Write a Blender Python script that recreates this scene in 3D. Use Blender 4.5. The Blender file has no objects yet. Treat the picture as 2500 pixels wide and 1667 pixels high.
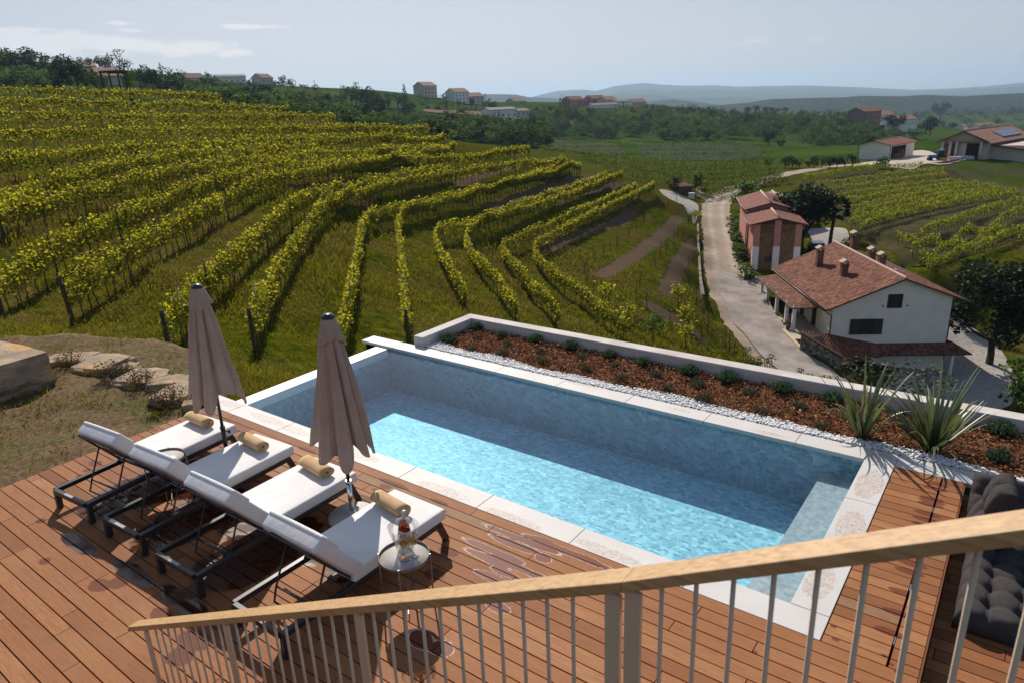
import bpy, bmesh, math, random
import numpy as np
from mathutils import Vector, Matrix, Euler, noise as mnoise

random.seed(7)
R = np.random.default_rng(11)
SC = bpy.context.scene
COL = SC.collection
PI = math.pi

# ------------------------------------------------------------------ camera
# fitted to the pool, the deck and the verticals; world origin = right near outer corner of the pool coping,
# +x along the pool to the right, +y across the pool away from the deck, z = 0 is the deck, metres
FPX, PITCH, ROLL, YAW = 1695.325, 0.3268193, -0.0415854, -0.6497414
CAM = np.array([0.793, -4.828, 4.013])
_cp, _sp, _cr, _sr, _cy, _sy = math.cos(PITCH), math.sin(PITCH), math.cos(ROLL), math.sin(ROLL), math.cos(YAW), math.sin(YAW)
FWD = np.array([_sy*_cp, _cy*_cp, -_sp])
_r0 = np.array([_cy, -_sy, 0.0]); _u0 = np.cross(_r0, FWD)
RGT = _cr*_r0 + _sr*_u0
UPV = -_sr*_r0 + _cr*_u0

def ray(x, y):
    x = np.asarray(x, float); y = np.asarray(y, float)
    return FWD + ((x-1250)/FPX)[..., None]*RGT - ((y-833.5)/FPX)[..., None]*UPV
def at_z(x, y, z):
    d = ray(x, y); return CAM + d*((z-CAM[2])/d[..., 2])[..., None]
def at_d(x, y, dist):
    d = ray(x, y); return CAM + d*np.asarray(dist, float)[..., None]
def V3(p): return Vector((float(p[0]), float(p[1]), float(p[2])))

cam_d = bpy.data.cameras.new('camera'); cam = bpy.data.objects.new('camera', cam_d); COL.objects.link(cam)
cam_d.sensor_width = 36.0; cam_d.lens = FPX/2500*36.0
cam_d.clip_start = 0.1; cam_d.clip_end = 40000
m = Matrix((( RGT[0], UPV[0], -FWD[0]), (RGT[1], UPV[1], -FWD[1]), (RGT[2], UPV[2], -FWD[2]))).to_4x4()
m.translation = V3(CAM); cam.matrix_world = m
cam_d.dof.use_dof = True; cam_d.dof.focus_distance = 12.0; cam_d.dof.aperture_fstop = 5.0
SC.camera = cam

# ------------------------------------------------------------------ object helpers
def tag(o, label=None, cat=None, group=None, kind=None):
    if label: o['label'] = label
    if cat: o['category'] = cat
    if group: o['group'] = group
    if kind: o['kind'] = kind
    return o
def empty(name, loc=(0, 0, 0), rz=0.0, label=None, cat=None, group=None):
    o = bpy.data.objects.new(name, None); COL.objects.link(o)
    o.location = loc; o.rotation_euler = (0, 0, rz); o.empty_display_size = 0.2
    return tag(o, label, cat, group)
def link(name, me, parent=None):
    o = bpy.data.objects.new(name, me); COL.objects.link(o)
    if parent is not None: o.parent = parent
    return o
def copy_tree(o, parent=None):
    c = o.copy(); COL.objects.link(c)
    if parent is not None: c.parent = parent
    for ch in list(o.children): copy_tree(ch, c)
    return c
def bevel(o, w, seg=2):
    b = o.modifiers.new('bevel', 'BEVEL'); b.width = w; b.segments = seg; b.limit_method = 'ANGLE'; b.angle_limit = math.radians(35)
    return o

class MB:
    """collects shapes, builds ONE mesh object"""
    def __init__(s): s.v = []; s.f = []; s.m = []; s.sm = []
    def add(s, vs, fs, mi=0, smooth=False):
        k = len(s.v); s.v += [tuple(v) for v in vs]
        for f in fs: s.f.append(tuple(i+k for i in f)); s.m.append(mi); s.sm.append(smooth)
    def box(s, lo, hi, mi=0):
        x0, y0, z0 = lo; x1, y1, z1 = hi
        s.add([(x0,y0,z0),(x1,y0,z0),(x1,y1,z0),(x0,y1,z0),(x0,y0,z1),(x1,y0,z1),(x1,y1,z1),(x0,y1,z1)],
              [(0,3,2,1),(4,5,6,7),(0,1,5,4),(1,2,6,5),(2,3,7,6),(3,0,4,7)], mi)
    def hexa(s, p, mi=0):   # 8 points: 4 bottom, 4 top
        s.add(p, [(0,3,2,1),(4,5,6,7),(0,1,5,4),(1,2,6,5),(2,3,7,6),(3,0,4,7)], mi)
    def bar(s, a, b, w, h, up=(0, 0, 1), mi=0):
        a = Vector(a); b = Vector(b); d = (b-a).normalized(); u = Vector(up)
        x = d.cross(u); 
        if x.length < 1e-4: x = d.cross(Vector((1, 0, 0)))
        x.normalize(); y = x.cross(d).normalized()
        p = []
        for q in (a, b):
            for sx, sy in ((-1,-1),(1,-1),(1,1),(-1,1)): p.append(q + x*(sx*w/2) + y*(sy*h/2))
        s.add(p, [(0,1,2,3),(7,6,5,4),(0,4,5,1),(1,5,6,2),(2,6,7,3),(3,7,4,0)], mi)
    def tube(s, pts, r, n=8, mi=0, caps=True):
        pts = [Vector(p) for p in pts]; rs = r if isinstance(r, (list, tuple)) else [r]*len(pts)
        k = len(s.v); prev = None
        for i, p in enumerate(pts):
            d = (pts[min(i+1, len(pts)-1)] - pts[max(i-1, 0)]).normalized()
            if prev is None:
                x = d.cross(Vector((0, 0, 1)))
                if x.length < 1e-3: x = Vector((1, 0, 0))
            else: x = prev - d*prev.dot(d)
            x.normalize(); prev = x; y = d.cross(x)
            for j in range(n):
                a = 2*PI*j/n; s.v.append(tuple(p + (x*math.cos(a) + y*math.sin(a))*rs[i]))
        for i in range(len(pts)-1):
            for j in range(n):
                a = k+i*n+j; b = k+i*n+(j+1) % n
                s.f.append((a, b, b+n, a+n)); s.m.append(mi); s.sm.append(True)
        if caps:
            s.f.append(tuple(k+j for j in range(n))[::-1]); s.m.append(mi); s.sm.append(False)
            e = k+(len(pts)-1)*n; s.f.append(tuple(e+j for j in range(n))); s.m.append(mi); s.sm.append(False)
    def lathe(s, prof, n=24, c=(0, 0, 0), mi=0, smooth=True, cap0=True, cap1=True):
        k = len(s.v)
        for r_, z in prof:
            for j in range(n):
                a = 2*PI*j/n; s.v.append((c[0]+r_*math.cos(a), c[1]+r_*math.sin(a), c[2]+z))
        for i in range(len(prof)-1):
            for j in range(n):
                a = k+i*n+j; b = k+i*n+(j+1) % n
                s.f.append((a, b, b+n, a+n)); s.m.append(mi); s.sm.append(smooth)
        if cap0: s.f.append(tuple(k+j for j in range(n))[::-1]); s.m.append(mi); s.sm.append(False)
        if cap1:
            e = k+(len(prof)-1)*n; s.f.append(tuple(e+j for j in range(n))); s.m.append(mi); s.sm.append(False)
    def prism(s, poly, z0, z1, mi=0):
        n = len(poly); vs = [(p[0], p[1], z0) for p in poly]+[(p[0], p[1], z1) for p in poly]
        fs = [tuple(range(n))[::-1], tuple(range(n, 2*n))]+[(i, (i+1) % n, (i+1) % n+n, i+n) for i in range(n)]
        s.add(vs, fs, mi)
    def slab(s, quad, t, mi=0):   # planar polygon of 3-d points thickened by t along its normal (downwards)
        q = [Vector(p) for p in quad]; nrm = (q[1]-q[0]).cross(q[-1]-q[0]).normalized()
        if nrm.z < 0: nrm = -nrm
        n = len(q); vs = [p - nrm*t for p in q]+q
        s.add(vs, [tuple(range(n))[::-1], tuple(range(n, 2*n))]+[(i, (i+1) % n, (i+1) % n+n, i+n) for i in range(n)], mi)
    def build(s, name, mats, parent=None, fix=True):
        me = bpy.data.meshes.new(name); me.from_pydata(s.v, [], s.f)
        for mm in (mats if isinstance(mats, (list, tuple)) else [mats]): me.materials.append(mm)
        me.polygons.foreach_set('material_index', s.m); me.polygons.foreach_set('use_smooth', s.sm)
        if fix:
            b = bmesh.new(); b.from_mesh(me); bmesh.ops.recalc_face_normals(b, faces=b.faces); b.to_mesh(me); b.free()
        me.update()
        return link(name, me, parent)

def quad_mesh(name, V, Q, mats, midx=None, tint=None, smooth=False):
    """fast quad mesh from numpy arrays"""
    me = bpy.data.meshes.new(name); V = np.asarray(V, np.float32); Q = np.asarray(Q, np.int32)
    me.vertices.add(len(V)); me.vertices.foreach_set('co', V.ravel())
    me.loops.add(Q.size); me.loops.foreach_set('vertex_index', Q.ravel())
    me.polygons.add(len(Q)); me.polygons.foreach_set('loop_start', np.arange(0, Q.size, 4, dtype=np.int32))
    for mm in (mats if isinstance(mats, (list, tuple)) else [mats]): me.materials.append(mm)
    if midx is not None: me.polygons.foreach_set('material_index', np.asarray(midx, np.int32))
    me.polygons.foreach_set('use_smooth', np.full(len(Q), bool(smooth)))
    me.update(calc_edges=True); me.validate()
    if tint is not None:
        a = me.attributes.new('tint', 'FLOAT', 'FACE'); a.data.foreach_set('value', np.asarray(tint, np.float32))
    return me

def leaf_quads(P, S, up=0.5, aspect=0.75, rg=R, flat=None):
    """rhombic leaves round the points P of size S -> vertices, quads"""
    n = len(P); N = rg.normal(size=(n, 3)); N /= np.linalg.norm(N, axis=1)[:, None]; N[:, 2] = np.abs(N[:, 2]) + up
    if flat is not None: N = N*(1-flat) + np.array([0, 0, 1])*flat
    N /= np.linalg.norm(N, axis=1)[:, None]
    T = np.cross(N, rg.normal(size=(n, 3))); T /= np.linalg.norm(T, axis=1)[:, None]+1e-9
    B = np.cross(N, T); S = np.broadcast_to(np.asarray(S, float), (n,))[:, None]
    v = np.empty((n, 4, 3)); v[:, 0] = P-T*S*.5; v[:, 1] = P+B*S*.5*aspect+N*S*.12; v[:, 2] = P+T*S*.5; v[:, 3] = P-B*S*.5*aspect+N*S*.12
    return v.reshape(-1, 3), np.arange(n*4).reshape(n, 4)
def tube_quads(pts, rs, n=5):
    b = MB(); b.tube(pts, list(rs), n, caps=False)
    return np.array(b.v), np.array(b.f)
def join_q(parts):
    """[(V,Q,mat,tint)] -> arrays"""
    Vs, Qs, Ms, Ts = [], [], [], []; k = 0
    for V, Q, mi, t in parts:
        Vs.append(V); Qs.append(Q+k); Ms.append(np.full(len(Q), mi)); Ts.append(np.broadcast_to(t, (len(Q),))); k += len(V)
    return np.concatenate(Vs), np.concatenate(Qs), np.concatenate(Ms), np.concatenate(Ts)

# ------------------------------------------------------------------ materials
class NT:
    def __init__(s, name):
        s.m = bpy.data.materials.new(name); s.m.use_nodes = True; s.t = s.m.node_tree; s.t.nodes.clear()
        s.out = s.n('ShaderNodeOutputMaterial')
    def n(s, t, **k):
        o = s.t.nodes.new(t)
        for a, b in k.items(): setattr(o, a, b)
        return o
    def l(s, a, b): s.t.links.new(a, b)
    def val(s, node, **k):
        for a, b in k.items(): node.inputs[a.replace('_', ' ')].default_value = b
        return node
    def math(s, op, a, b=None, clamp=False):
        o = s.n('ShaderNodeMath', operation=op, use_clamp=clamp)
        for i, x in enumerate((a, b)):
            if x is None: continue
            if isinstance(x, (int, float)): o.inputs[i].default_value = x
            else: s.l(x, o.inputs[i])
        return o.outputs[0]
    def noise(s, co, scale, detail=4, rough=.55, dim='3D'):
        o = s.n('ShaderNodeTexNoise', noise_dimensions=dim); o.inputs['Scale'].default_value = scale
        o.inputs['Detail'].default_value = detail; o.inputs['Roughness'].default_value = rough
        if co is not None: s.l(co, o.inputs['Vector'])
        return o.outputs['Fac']
    def ramp(s, fac, stops, interp='LINEAR'):
        o = s.n('ShaderNodeValToRGB'); cr = o.color_ramp; cr.interpolation = interp
        while len(cr.elements) < len(stops): cr.elements.new(0.5)
        for e, (p, c) in zip(cr.elements, stops):
            e.position = p; e.color = (*c, 1) if isinstance(c, tuple) and len(c) == 3 else ((c, c, c, 1) if not isinstance(c, tuple) else c)
        s.l(fac, o.inputs[0]); return o.outputs[0]
    def mix(s, fac, a, b, blend='MIX'):
        o = s.n('ShaderNodeMix', data_type='RGBA', blend_type=blend)
        for sock, x in ((o.inputs[0], fac), (o.inputs[6], a), (o.inputs[7], b)):
            if isinstance(x, (int, float)): sock.default_value = x if sock == o.inputs[0] else (x, x, x, 1)
            elif isinstance(x, tuple): sock.default_value = (*x, 1)
            else: s.l(x, sock)
        return o.outputs[2]
    def coord(s, kind='Object'): return s.n('ShaderNodeTexCoord').outputs[kind]
    def map(s, co, scale=(1, 1, 1), rot=(0, 0, 0), loc=(0, 0, 0)):
        o = s.n('ShaderNodeMapping'); o.inputs['Scale'].default_value = scale; o.inputs['Rotation'].default_value = rot; o.inputs['Location'].default_value = loc
        s.l(co, o.inputs[0]); return o.outputs[0]
    def bump(s, h, strength=.3, dist=.02):
        o = s.n('ShaderNodeBump'); o.inputs['Strength'].default_value = strength; o.inputs['Distance'].default_value = dist
        s.l(h, o.inputs['Height']); return o.outputs[0]
    def pbsdf(s, color, rough=.6, metal=0., normal=None, spec=None, trans=None, ior=None):
        o = s.n('ShaderNodeBsdfPrincipled')
        if spec is None and isinstance(rough, (int, float)) and rough >= .78: spec = .04
        for k, x in (('Base Color', color), ('Roughness', rough), ('Metallic', metal), ('Specular IOR Level', spec), ('Transmission Weight', trans), ('IOR', ior)):
            if x is None: continue
            if isinstance(x, (int, float)): o.inputs[k].default_value = x
            elif isinstance(x, tuple): o.inputs[k].default_value = (*x, 1)
            else: s.l(x, o.inputs[k])
        if normal is not None: s.l(normal, o.inputs['Normal'])
        return o.outputs[0]
    def done(s, shader):
        s.l(shader, s.out.inputs['Surface']); return s.m

def mottled(name, c1, c2, scale=6., rough=.7, bump=0., bscale=None, detail=5, metal=0., spec=None, coord='Object', bdist=.02):
    """two-tone noisy surface"""
    t = NT(name); co = t.coord(coord); f = t.noise(co, scale, detail, .6)
    c = t.ramp(f, [(.3, c1), (.7, c2)])
    nrm = t.bump(t.noise(co, bscale or scale*6, 4), bump, bdist) if bump else None
    return t.done(t.pbsdf(c, rough, metal, nrm, spec))

def leaf_mat(name, dark, light, trans, tfac=.45, rough=.5, scale=0.0, gl=.035):
    """leaf: colour varies per leaf by the face attribute tint; part of the light passes through"""
    t = NT(name); a = t.n('ShaderNodeAttribute', attribute_name='tint').outputs['Fac']
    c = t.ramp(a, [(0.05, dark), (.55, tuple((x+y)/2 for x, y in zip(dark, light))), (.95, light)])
    d = t.n('ShaderNodeBsdfDiffuse'); t.l(c, d.inputs[0])
    tr = t.n('ShaderNodeBsdfTranslucent'); t.l(t.mix(a, tuple(x*.6 for x in trans), trans), tr.inputs[0])
    m1 = t.n('ShaderNodeMixShader'); m1.inputs[0].default_value = tfac; t.l(d.outputs[0], m1.inputs[1]); t.l(tr.outputs[0], m1.inputs[2])
    g = t.n('ShaderNodeBsdfGlossy'); g.inputs['Roughness'].default_value = rough; g.inputs[0].default_value = (.9, .95, .9, 1)
    m2 = t.n('ShaderNodeMixShader'); m2.inputs[0].default_value = gl*.35
    t.l(m1.outputs[0], m2.inputs[1]); t.l(g.outputs[0], m2.inputs[2])
    return t.done(m2.outputs[0])

M = {}
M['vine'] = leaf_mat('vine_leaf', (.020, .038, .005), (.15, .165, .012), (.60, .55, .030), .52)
M['vine_far'] = leaf_mat('vine_leaf_far', (.024, .046, .005), (.16, .19, .014), (.46, .48, .03), .48)
M['vine_field'] = leaf_mat('field_vine_leaf', (.016, .034, .006), (.085, .115, .014), (.20, .24, .02), .4)
M['tree'] = leaf_mat('tree_leaf', (.014, .032, .006), (.055, .092, .016), (.09, .15, .02), .33)
M['tree_light'] = leaf_mat('light_tree_leaf', (.022, .052, .008), (.085, .145, .024), (.13, .22, .03), .38)
M['tree_dark'] = leaf_mat('dark_tree_leaf', (.008, .016, .007), (.028, .042, .016), (.03, .05, .012), .22)
M['olive'] = leaf_mat('olive_leaf', (.035, .045, .028), (.12, .14, .095), (.08, .10, .05), .25)
M['shrub'] = leaf_mat('shrub_leaf', (.020, .045, .022), (.075, .120, .065), (.07, .12, .04), .3)
M['dry'] = leaf_mat('dry_leaf', (.050, .043, .026), (.12, .10, .06), (.10, .08, .03), .25)
M['redleaf'] = leaf_mat('red_leaf', (.05, .012, .012), (.12, .04, .03), (.12, .03, .02), .3)
M['grass'] = leaf_mat('grass_blade', (.026, .042, .005), (.13, .128, .012), (.27, .25, .016), .45, gl=.02)
M['grass_dry'] = leaf_mat('dry_grass_blade', (.060, .050, .014), (.22, .155, .045), (.28, .20, .05), .4, gl=.02)
M['phormium'] = leaf_mat('flax_leaf', (.05, .075, .028), (.15, .17, .07), (.18, .20, .05), .3, .35, gl=.25)
M['bark'] = mottled('bark', (.035, .026, .018), (.09, .07, .05), 8, .9, .6, 30)
M['post'] = mottled('weathered_post', (.055, .045, .038), (.12, .10, .085), 5, .9, .4, 40)
M['metal_post'] = mottled('steel_post', (.10, .10, .10), (.18, .18, .18), 5, .6)
# ------------------------------------------------------------------ vine rows of the left hill: photo outline of each row's foot + height or distance
# ('z', z_start, z_end) contour rows;  ('d', ...) distances for rows near eye level
ROWS = [
 ('r1', 'd', [(-60,241,100),(0,243,102),(128,247,103),(255,250,105),(383,252,107),(541,260,112)]),
 ('r2', 'd', [(-60,274,86),(0,275,88),(128,276.5,90),(255,280,92),(383,283,95),(510,285.5,99),(627,289,103),(707,290.5,107)]),
 ('r3', 'd', [(-60,311,73),(0,312,74),(128,315,77),(255,316,80),(383,315.5,83),(510,314,87),(653,312,92),(819,312,99)]),
 ('r4', 'd', [(-60,367,58),(0,366,60),(128,364.5,63),(255,359.5,67),(383,353,71),(510,348,75),(653,347,80),(806,343,88),(921,338,97),(1048,333,106)]),
 ('r5', 'k', [(-60, 42), (128, 50), (383, 60), (653, 71), (806, 80), (959, 92), (1087, 105)], 0, [(-60,463),(0,452.5),(64,442),(128,432),(255,414),(383,401.5),(510,392),(653,381),(806,371),(959,361),(1087,357)]),
 ('r6a', 'k', [(-40, 33), (180, 44), (357, 52), (560, 62), (780, 73)], 0, [(-40,573),(0,556),(90,522),(180,489),(255,464),(357,440),(450,421),(560,409),(653,402),(780,393)]),
 ('r6b', 'k', [(13, 32), (160, 39), (357, 47), (510, 55), (653, 61), (806, 71), (959, 84), (1112, 104)], 0, [(13,593),(64,567),(160,545),(316,503.5),(357,483),(434,460),(510,447),(600,435),(653,426),(806,409),(959,396),(1112,378)]),
 ('r7a', 'k', [(10, 24), (184, 31), (345, 39), (459, 47), (620, 57), (800, 67), (960, 80), (1100, 101)], 0, [(10,780),(61,757),(115,712),(184,668),(268,622),(345,580),(416,544),(459,519),(513,503),(579,478),(620,460),(700,444),(800,430),(960,410),(1100,396)]),
 ('r7b', 'k', [(183, 24), (355, 31.5), (503, 41), (643, 54), (806, 66), (959, 80), (1112, 94), (1293, 112)], 0, [(183,800),(230,755),(283,719),(324,691),(355,663),(395,638),(439,612),(464,597),(503,571),(561,533),(610,500),(643,485),(742,463),(806,449),(959,428),(1112,411),(1204,399),(1293,386)]),
 ('r8a', 'k', [(422, 22.5), (589, 33.5), (723, 49), (820, 60), (1000, 77), (1102, 88)], 0, [(422,893),(480,810),(540,736),(589,691),(634,642),(679,588),(723,548),(763,517),(820,492),(900,474),(1000,454),(1102,440)]),
 ('r8b', 'k', [(627, 24), (714, 37), (786, 51), (857, 62), (1000, 75), (1102, 85), (1230, 97), (1375, 109)], 0, [(627,876),(643,807),(679,745),(714,673),(750,615),(786,557),(812,524),(857,501),(950,482),(1000,469),(1102,452),(1166,439),(1230,428),(1293,417),(1375,408)]),
 ('r9a', 'z', -5.6, -6.8, [(838,905),(853,847),(870,753),(882,660),(890,600),(900,577),(924,561),(960,549),(1020,532),(1082,517),(1166,493),(1255,467),(1332,443),(1390,427)]),
 ('r9b', 'z', -6.2, -7.2, [(998,850),(995,800),(989,718),(980,628),(973,580),(984,558),(1010,542),(1051,530),(1128,509),(1204,489),(1281,468),(1357,446),(1418,430)]),
 ('r10a', 'z', -8.3, -8.1, [(1140,770),(1107,713),(1084,670),(1069,632),(1064,608),(1078,593),(1107,582),(1179,557),(1255,529),(1332,502),(1408,474),(1482,449)]),
 ('r10b', 'z', -8.9, -8.7, [(1262,790),(1219,718),(1179,683),(1153,649),(1140,619),(1142,598),(1158,584),(1179,573),(1217,560),(1268,544),(1319,528),(1370,509),(1421,488),(1497,458),(1520,446)]),
 ('r11a', 'z', -11.0, -9.9, [(1365,812),(1303,747),(1255,683),(1235,657),(1226,637),(1247,621),(1278,606),(1332,583),(1370,565),(1434,534),(1510,498),(1553,474)]),
 ('r11b', 'z', -11.6, -10.4, [(1530,846),(1496,815),(1413,742),(1370,721),(1332,683),(1308,652),(1306,632),(1321,619),(1357,602),(1408,572),(1474,537),(1548,498),(1597,469)]),
]
def lerp(a, b, t): return a+(b-a)*t
def pts_of(r):
    if r[1] == 'd': return np.array([at_d(x, y, d) for x, y, d in r[2]])
    P = r[4]; n = len(P)-1
    if r[1] == 'k': return np.array([at_d(x, y, np.interp(x, [q[0] for q in r[2]], [q[1] for q in r[2]])) for x, y in P])
    return np.array([at_z(x, y, lerp(r[2], r[3], i/n)) for i, (x, y) in enumerate(P)])
ROWP = {r[0]: pts_of(r) for r in ROWS}
# rows on the slope beyond the house (right): foot outlines, distance left end -> right end
RR = [
 ((1960,447,150),(2060,428,158),(2130,418,163),(2250,413,170)),
 ((1990,466,141),(2050,459,146),(2130,447,152),(2200,437,158),(2300,430,166)),
 ((2010,482,134),(2080,472,139),(2150,461,146),(2230,449,153),(2310,442,160)),
 ((2040,498,126),(2110,485,132),(2180,473,139),(2260,462,146),(2345,455,152)),
 ((2050,510,121),(2120,499,127),(2200,484,134),(2280,472,141),(2385,463,149)),
 ((2060,528,115),(2120,518,119),(2200,501,127),(2280,485,135),(2425,470,145)),
 ((2065,545,109),(2140,525,115),(2220,508,122),(2300,494,129),(2400,482,136),(2442,476,140)),
 ((2075,562,104),(2150,540,110),(2230,520,117),(2310,503,123),(2400,490,130),(2480,482,136)),
 ((2100,570,101),(2170,549,107),(2250,528,113),(2330,511,119),(2420,497,126),(2484,490,130)),
 ((2190,598,93),(2260,576,98),(2340,550,105),(2420,525,111),(2520,498,118)),
 ((2225,622,88),(2290,600,92),(2370,574,98),(2450,545,104),(2520,524,109)),
 ((2245,646,83),(2310,622,87),(2390,595,92),(2450,572,96),(2520,553,100)),
 ((2262,664,80),(2330,637,84),(2400,612,88),(2460,590,92),(2520,573,95)),
]
RRP = [np.array([at_d(*p) for p in r]) for r in RR]
# road: centre line and half width
ROADPX = [(2000,960,-18.9,2.7),(1940,905,-18.7,2.7),(1866,835,-18.4,2.8),(1810,755,-17.9,3.0),(1781,690,-17.3,2.9),(1767,640,-16.9,2.6),(1758,590,-16.4,2.5),(1749,540,-15.8,2.5),(1746,508,-15.3,2.5),(1760,480,-14.9,2.4),(1795,459,-14.4,2.2),(1840,447,-14.1,2.1),(1890,434,-13.9,2.1),(1935,423,-13.7,2.0),(1990,414,-13.7,2.0),(2060,405,-13.75,2.0),(2150,401,-13.8,2.3)]
ROADP = np.array([at_z(x, y, z) for x, y, z, w in ROADPX]); ROADW = np.array([p[3] for p in ROADPX])

CT = [p for a in ROWP.values() for p in a] + [p for a in RRP for p in a] + list(ROADP)
for k in range(1, len(ROADP)):   # flat shoulders
    d = ROADP[k]-ROADP[k-1]; n = np.array([-d[1], d[0], 0]); n /= np.linalg.norm(n)
    for sgn in (-1, 1): CT.append((ROADP[k]+ROADP[k-1])/2 + n*sgn*(ROADW[k]+.6))
def cz(*a): CT.extend(at_z(x, y, z) for x, y, z in a)
def cd(*a): CT.extend(at_d(x, y, d) for x, y, d in a)
# under and round the platform (world points)
CT += [np.array(p, float) for p in [(-9.2,1,-2.6),(-9.2,4,-3.0),(-8.8,6.2,-3.6),(-6,6.5,-4.5),(-2,6.5,-5.6),(2,6.5,-7),(5,6,-7.5),(9,4,-8),(-4,2,-2.8),(1,2,-3.2),
   (-4,-3,-1.4),(2,-3,-1.6),(-10,-1.5,-1.4),(-12,-1.6,-1.35),(-14,-2,-1.3),(-16,-6,-.9),(-10,-7,-1),(0,-9,-1),(8,-6,-2),(12,-3,-5),(-24,-8,1.2),(-34,-6,4),(-10.4,.2,-1.6),(-12,.5,-1.7),(-9.6,0.2,-1.6)]]
cz((20,850,-1.5),(110,800,-1.75),(300,860,-2.2),(480,915,-2.6),(560,905,-2.8),(650,880,-4.1),(750,830,-4.9))
# grassy steps and young planting above the road
cz((1652,492,-12.3),(1613,518,-12.2),(1571,546,-12.1),(1535,575,-12.0),(1506,601,-11.9),(1472,625,-11.8),(1433,653,-11.7),(1431,684,-11.7),(1449,712,-11.7),(1540,770,-12.4),(1600,830,-13.2))
cz((1690,560,-14.1),(1680,600,-14.2),(1660,640,-14.0),(1640,690,-13.7),(1640,740,-14.0),(1660,800,-15.0),(1720,850,-16.8),(1600,600,-12.9),(1560,640,-12.7),(1530,690,-12.5),(1560,730,-12.9))
cz((1600,455,-12.2),(1640,440,-12.6),(1560,425,-11.6),(1500,405,-10.8),(1440,390,-9.5),(1660,470,-13.8),(1690,470,-14.4))
# house yard, pink barn, gravel yard
cz((1900,800,-18.45),(1960,865,-18.7),(2010,905,-19.4),(2060,930,-20.4),(2140,950,-21.4),(2240,930,-21.7),(2300,880,-21.7),(2400,870,-21.6),(2450,940,-21.6),(2360,800,-21.5),(2330,1000,-21.6),(2150,1010,-21.2),(1835,665,-17.2),(1890,668,-17.2),(1960,640,-17.2),(1990,603,-17.0),(2060,600,-17.0),(2110,620,-17.6),(1790,560,-16.6),(1790,500,-15.9),(1880,460,-14.8),(1950,520,-16.2),(2010,560,-16.8),(2200,690,-19.2),(2300,690,-21.0),(2450,680,-22))
# winery terrace
cz((2095,388,-13.9),(2170,390,-13.9),(2240,386,-13.9),(2260,402,-13.9),(2330,395,-13.9),(2450,395,-13.9),(2250,365,-13.9),(2350,340,-14.5),(2480,345,-14.5),(2480,450,-17.6),(2420,432,-16.6),(2330,415,-14.8),(2500,480,-18.4))
# near fields beyond the nose of the hill
cz((1450,410,-11.4),(1560,415,-12.0),(1640,425,-13.0),(1600,400,-12.8),(1700,410,-13.6),(1800,405,-13.6),(1850,400,-13.6),(1700,440,-14.0),(1760,440,-14.2))
cd((1320,372,170),(1400,375,190),(1550,395,230),(1700,396,225),(1840,393,225),(1320,356,300),(1450,353,330),(1600,354,340),(1750,353,330),(1850,365,280),(1900,390,230))
cd((1300,352,420),(1500,352,430),(1700,352,430),(1900,355,400),(2000,370,330),(2100,350,420),(2250,345,450))
# wooded valley and village ridge
cd((1000,345,240),(1100,360,230),(1200,365,230),(1050,320,320),(1150,325,350),(1250,330,380),(1000,300,430),(1100,298,470),(1200,300,500),(1300,300,560),(950,275,470),(1040,268,560),(1120,264,600),(1200,262,640),(1260,262,660),(1350,262,700),(1450,266,700),(1400,285,620),(1500,290,620),(1600,262,760),(1700,272,760),(1550,320,520),(1700,320,540),(1850,320,540),(1950,330,500),(2050,330,500),(1800,284,720),(1900,284,720),(2000,286,700),(2080,284,700),(2150,300,660),(2200,316,620),(1500,255,800))
cd((1650,258,830),(1560,250,830),(1300,250,760),(1190,248,720),(1060,240,660),(960,240,600),(900,262,430),(850,290,330),(760,285,300),(700,270,330),(800,262,420),(880,245,520),(720,215,560),(660,222,480),(620,207,560),(560,228,420),(520,206,520),(470,202,500),(440,215,400),(380,214,330),(420,230,300),(330,222,240),(300,225,190),(200,222,220),(100,215,230),(0,205,240),(60,178,330),(150,190,330),(0,165,360),(210,165,420),(280,175,400),(350,180,420),(100,150,420),(-200,150,380),(-300,230,200),(-300,330,110),(-250,470,60),(-200,620,35),(560,255,240),(640,282,190),(760,292,200),(860,310,200),(1000,330,170),(1110,352,150),(1200,370,140))
cd((390,180,560),(520,190,640),(640,200,660),(800,225,720),(950,240,800))
# behind the ridges and out over the plain
for x, z, d in [(-300,30,700),(0,25,750),(300,18,800),(600,8,900),(900,-5,1000),(1200,-25,1100),(1500,-40,1200),(1800,-50,1100),(2100,-58,1050),(2500,-60,1000),(2300,-55,820),(2500,-55,760)]:
    p = at_d(x, 260, d); p[2] = z; CT.append(p)
for x in range(-1200, 3200, 500):
    for d, z in ((1800, -62), (3200, -65)):
        p = at_d(x, 260, d); p[2] = z; CT.append(p)
CT.append(np.array([60., -60, -4])); CT.append(np.array([-60., -60, 6])); CT.append(np.array([200., 60, -40])); CT.append(np.array([60., 60, -24])); CT.append(np.array([30., 40, -20.]))
CT.append(np.array([250., 400, -55])); CT.append(np.array([-250., -50, 20])); CT.append(np.array([14., 20, -14])); CT.append(np.array([25., 62, -21.5]))
CT = np.array(CT)
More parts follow.
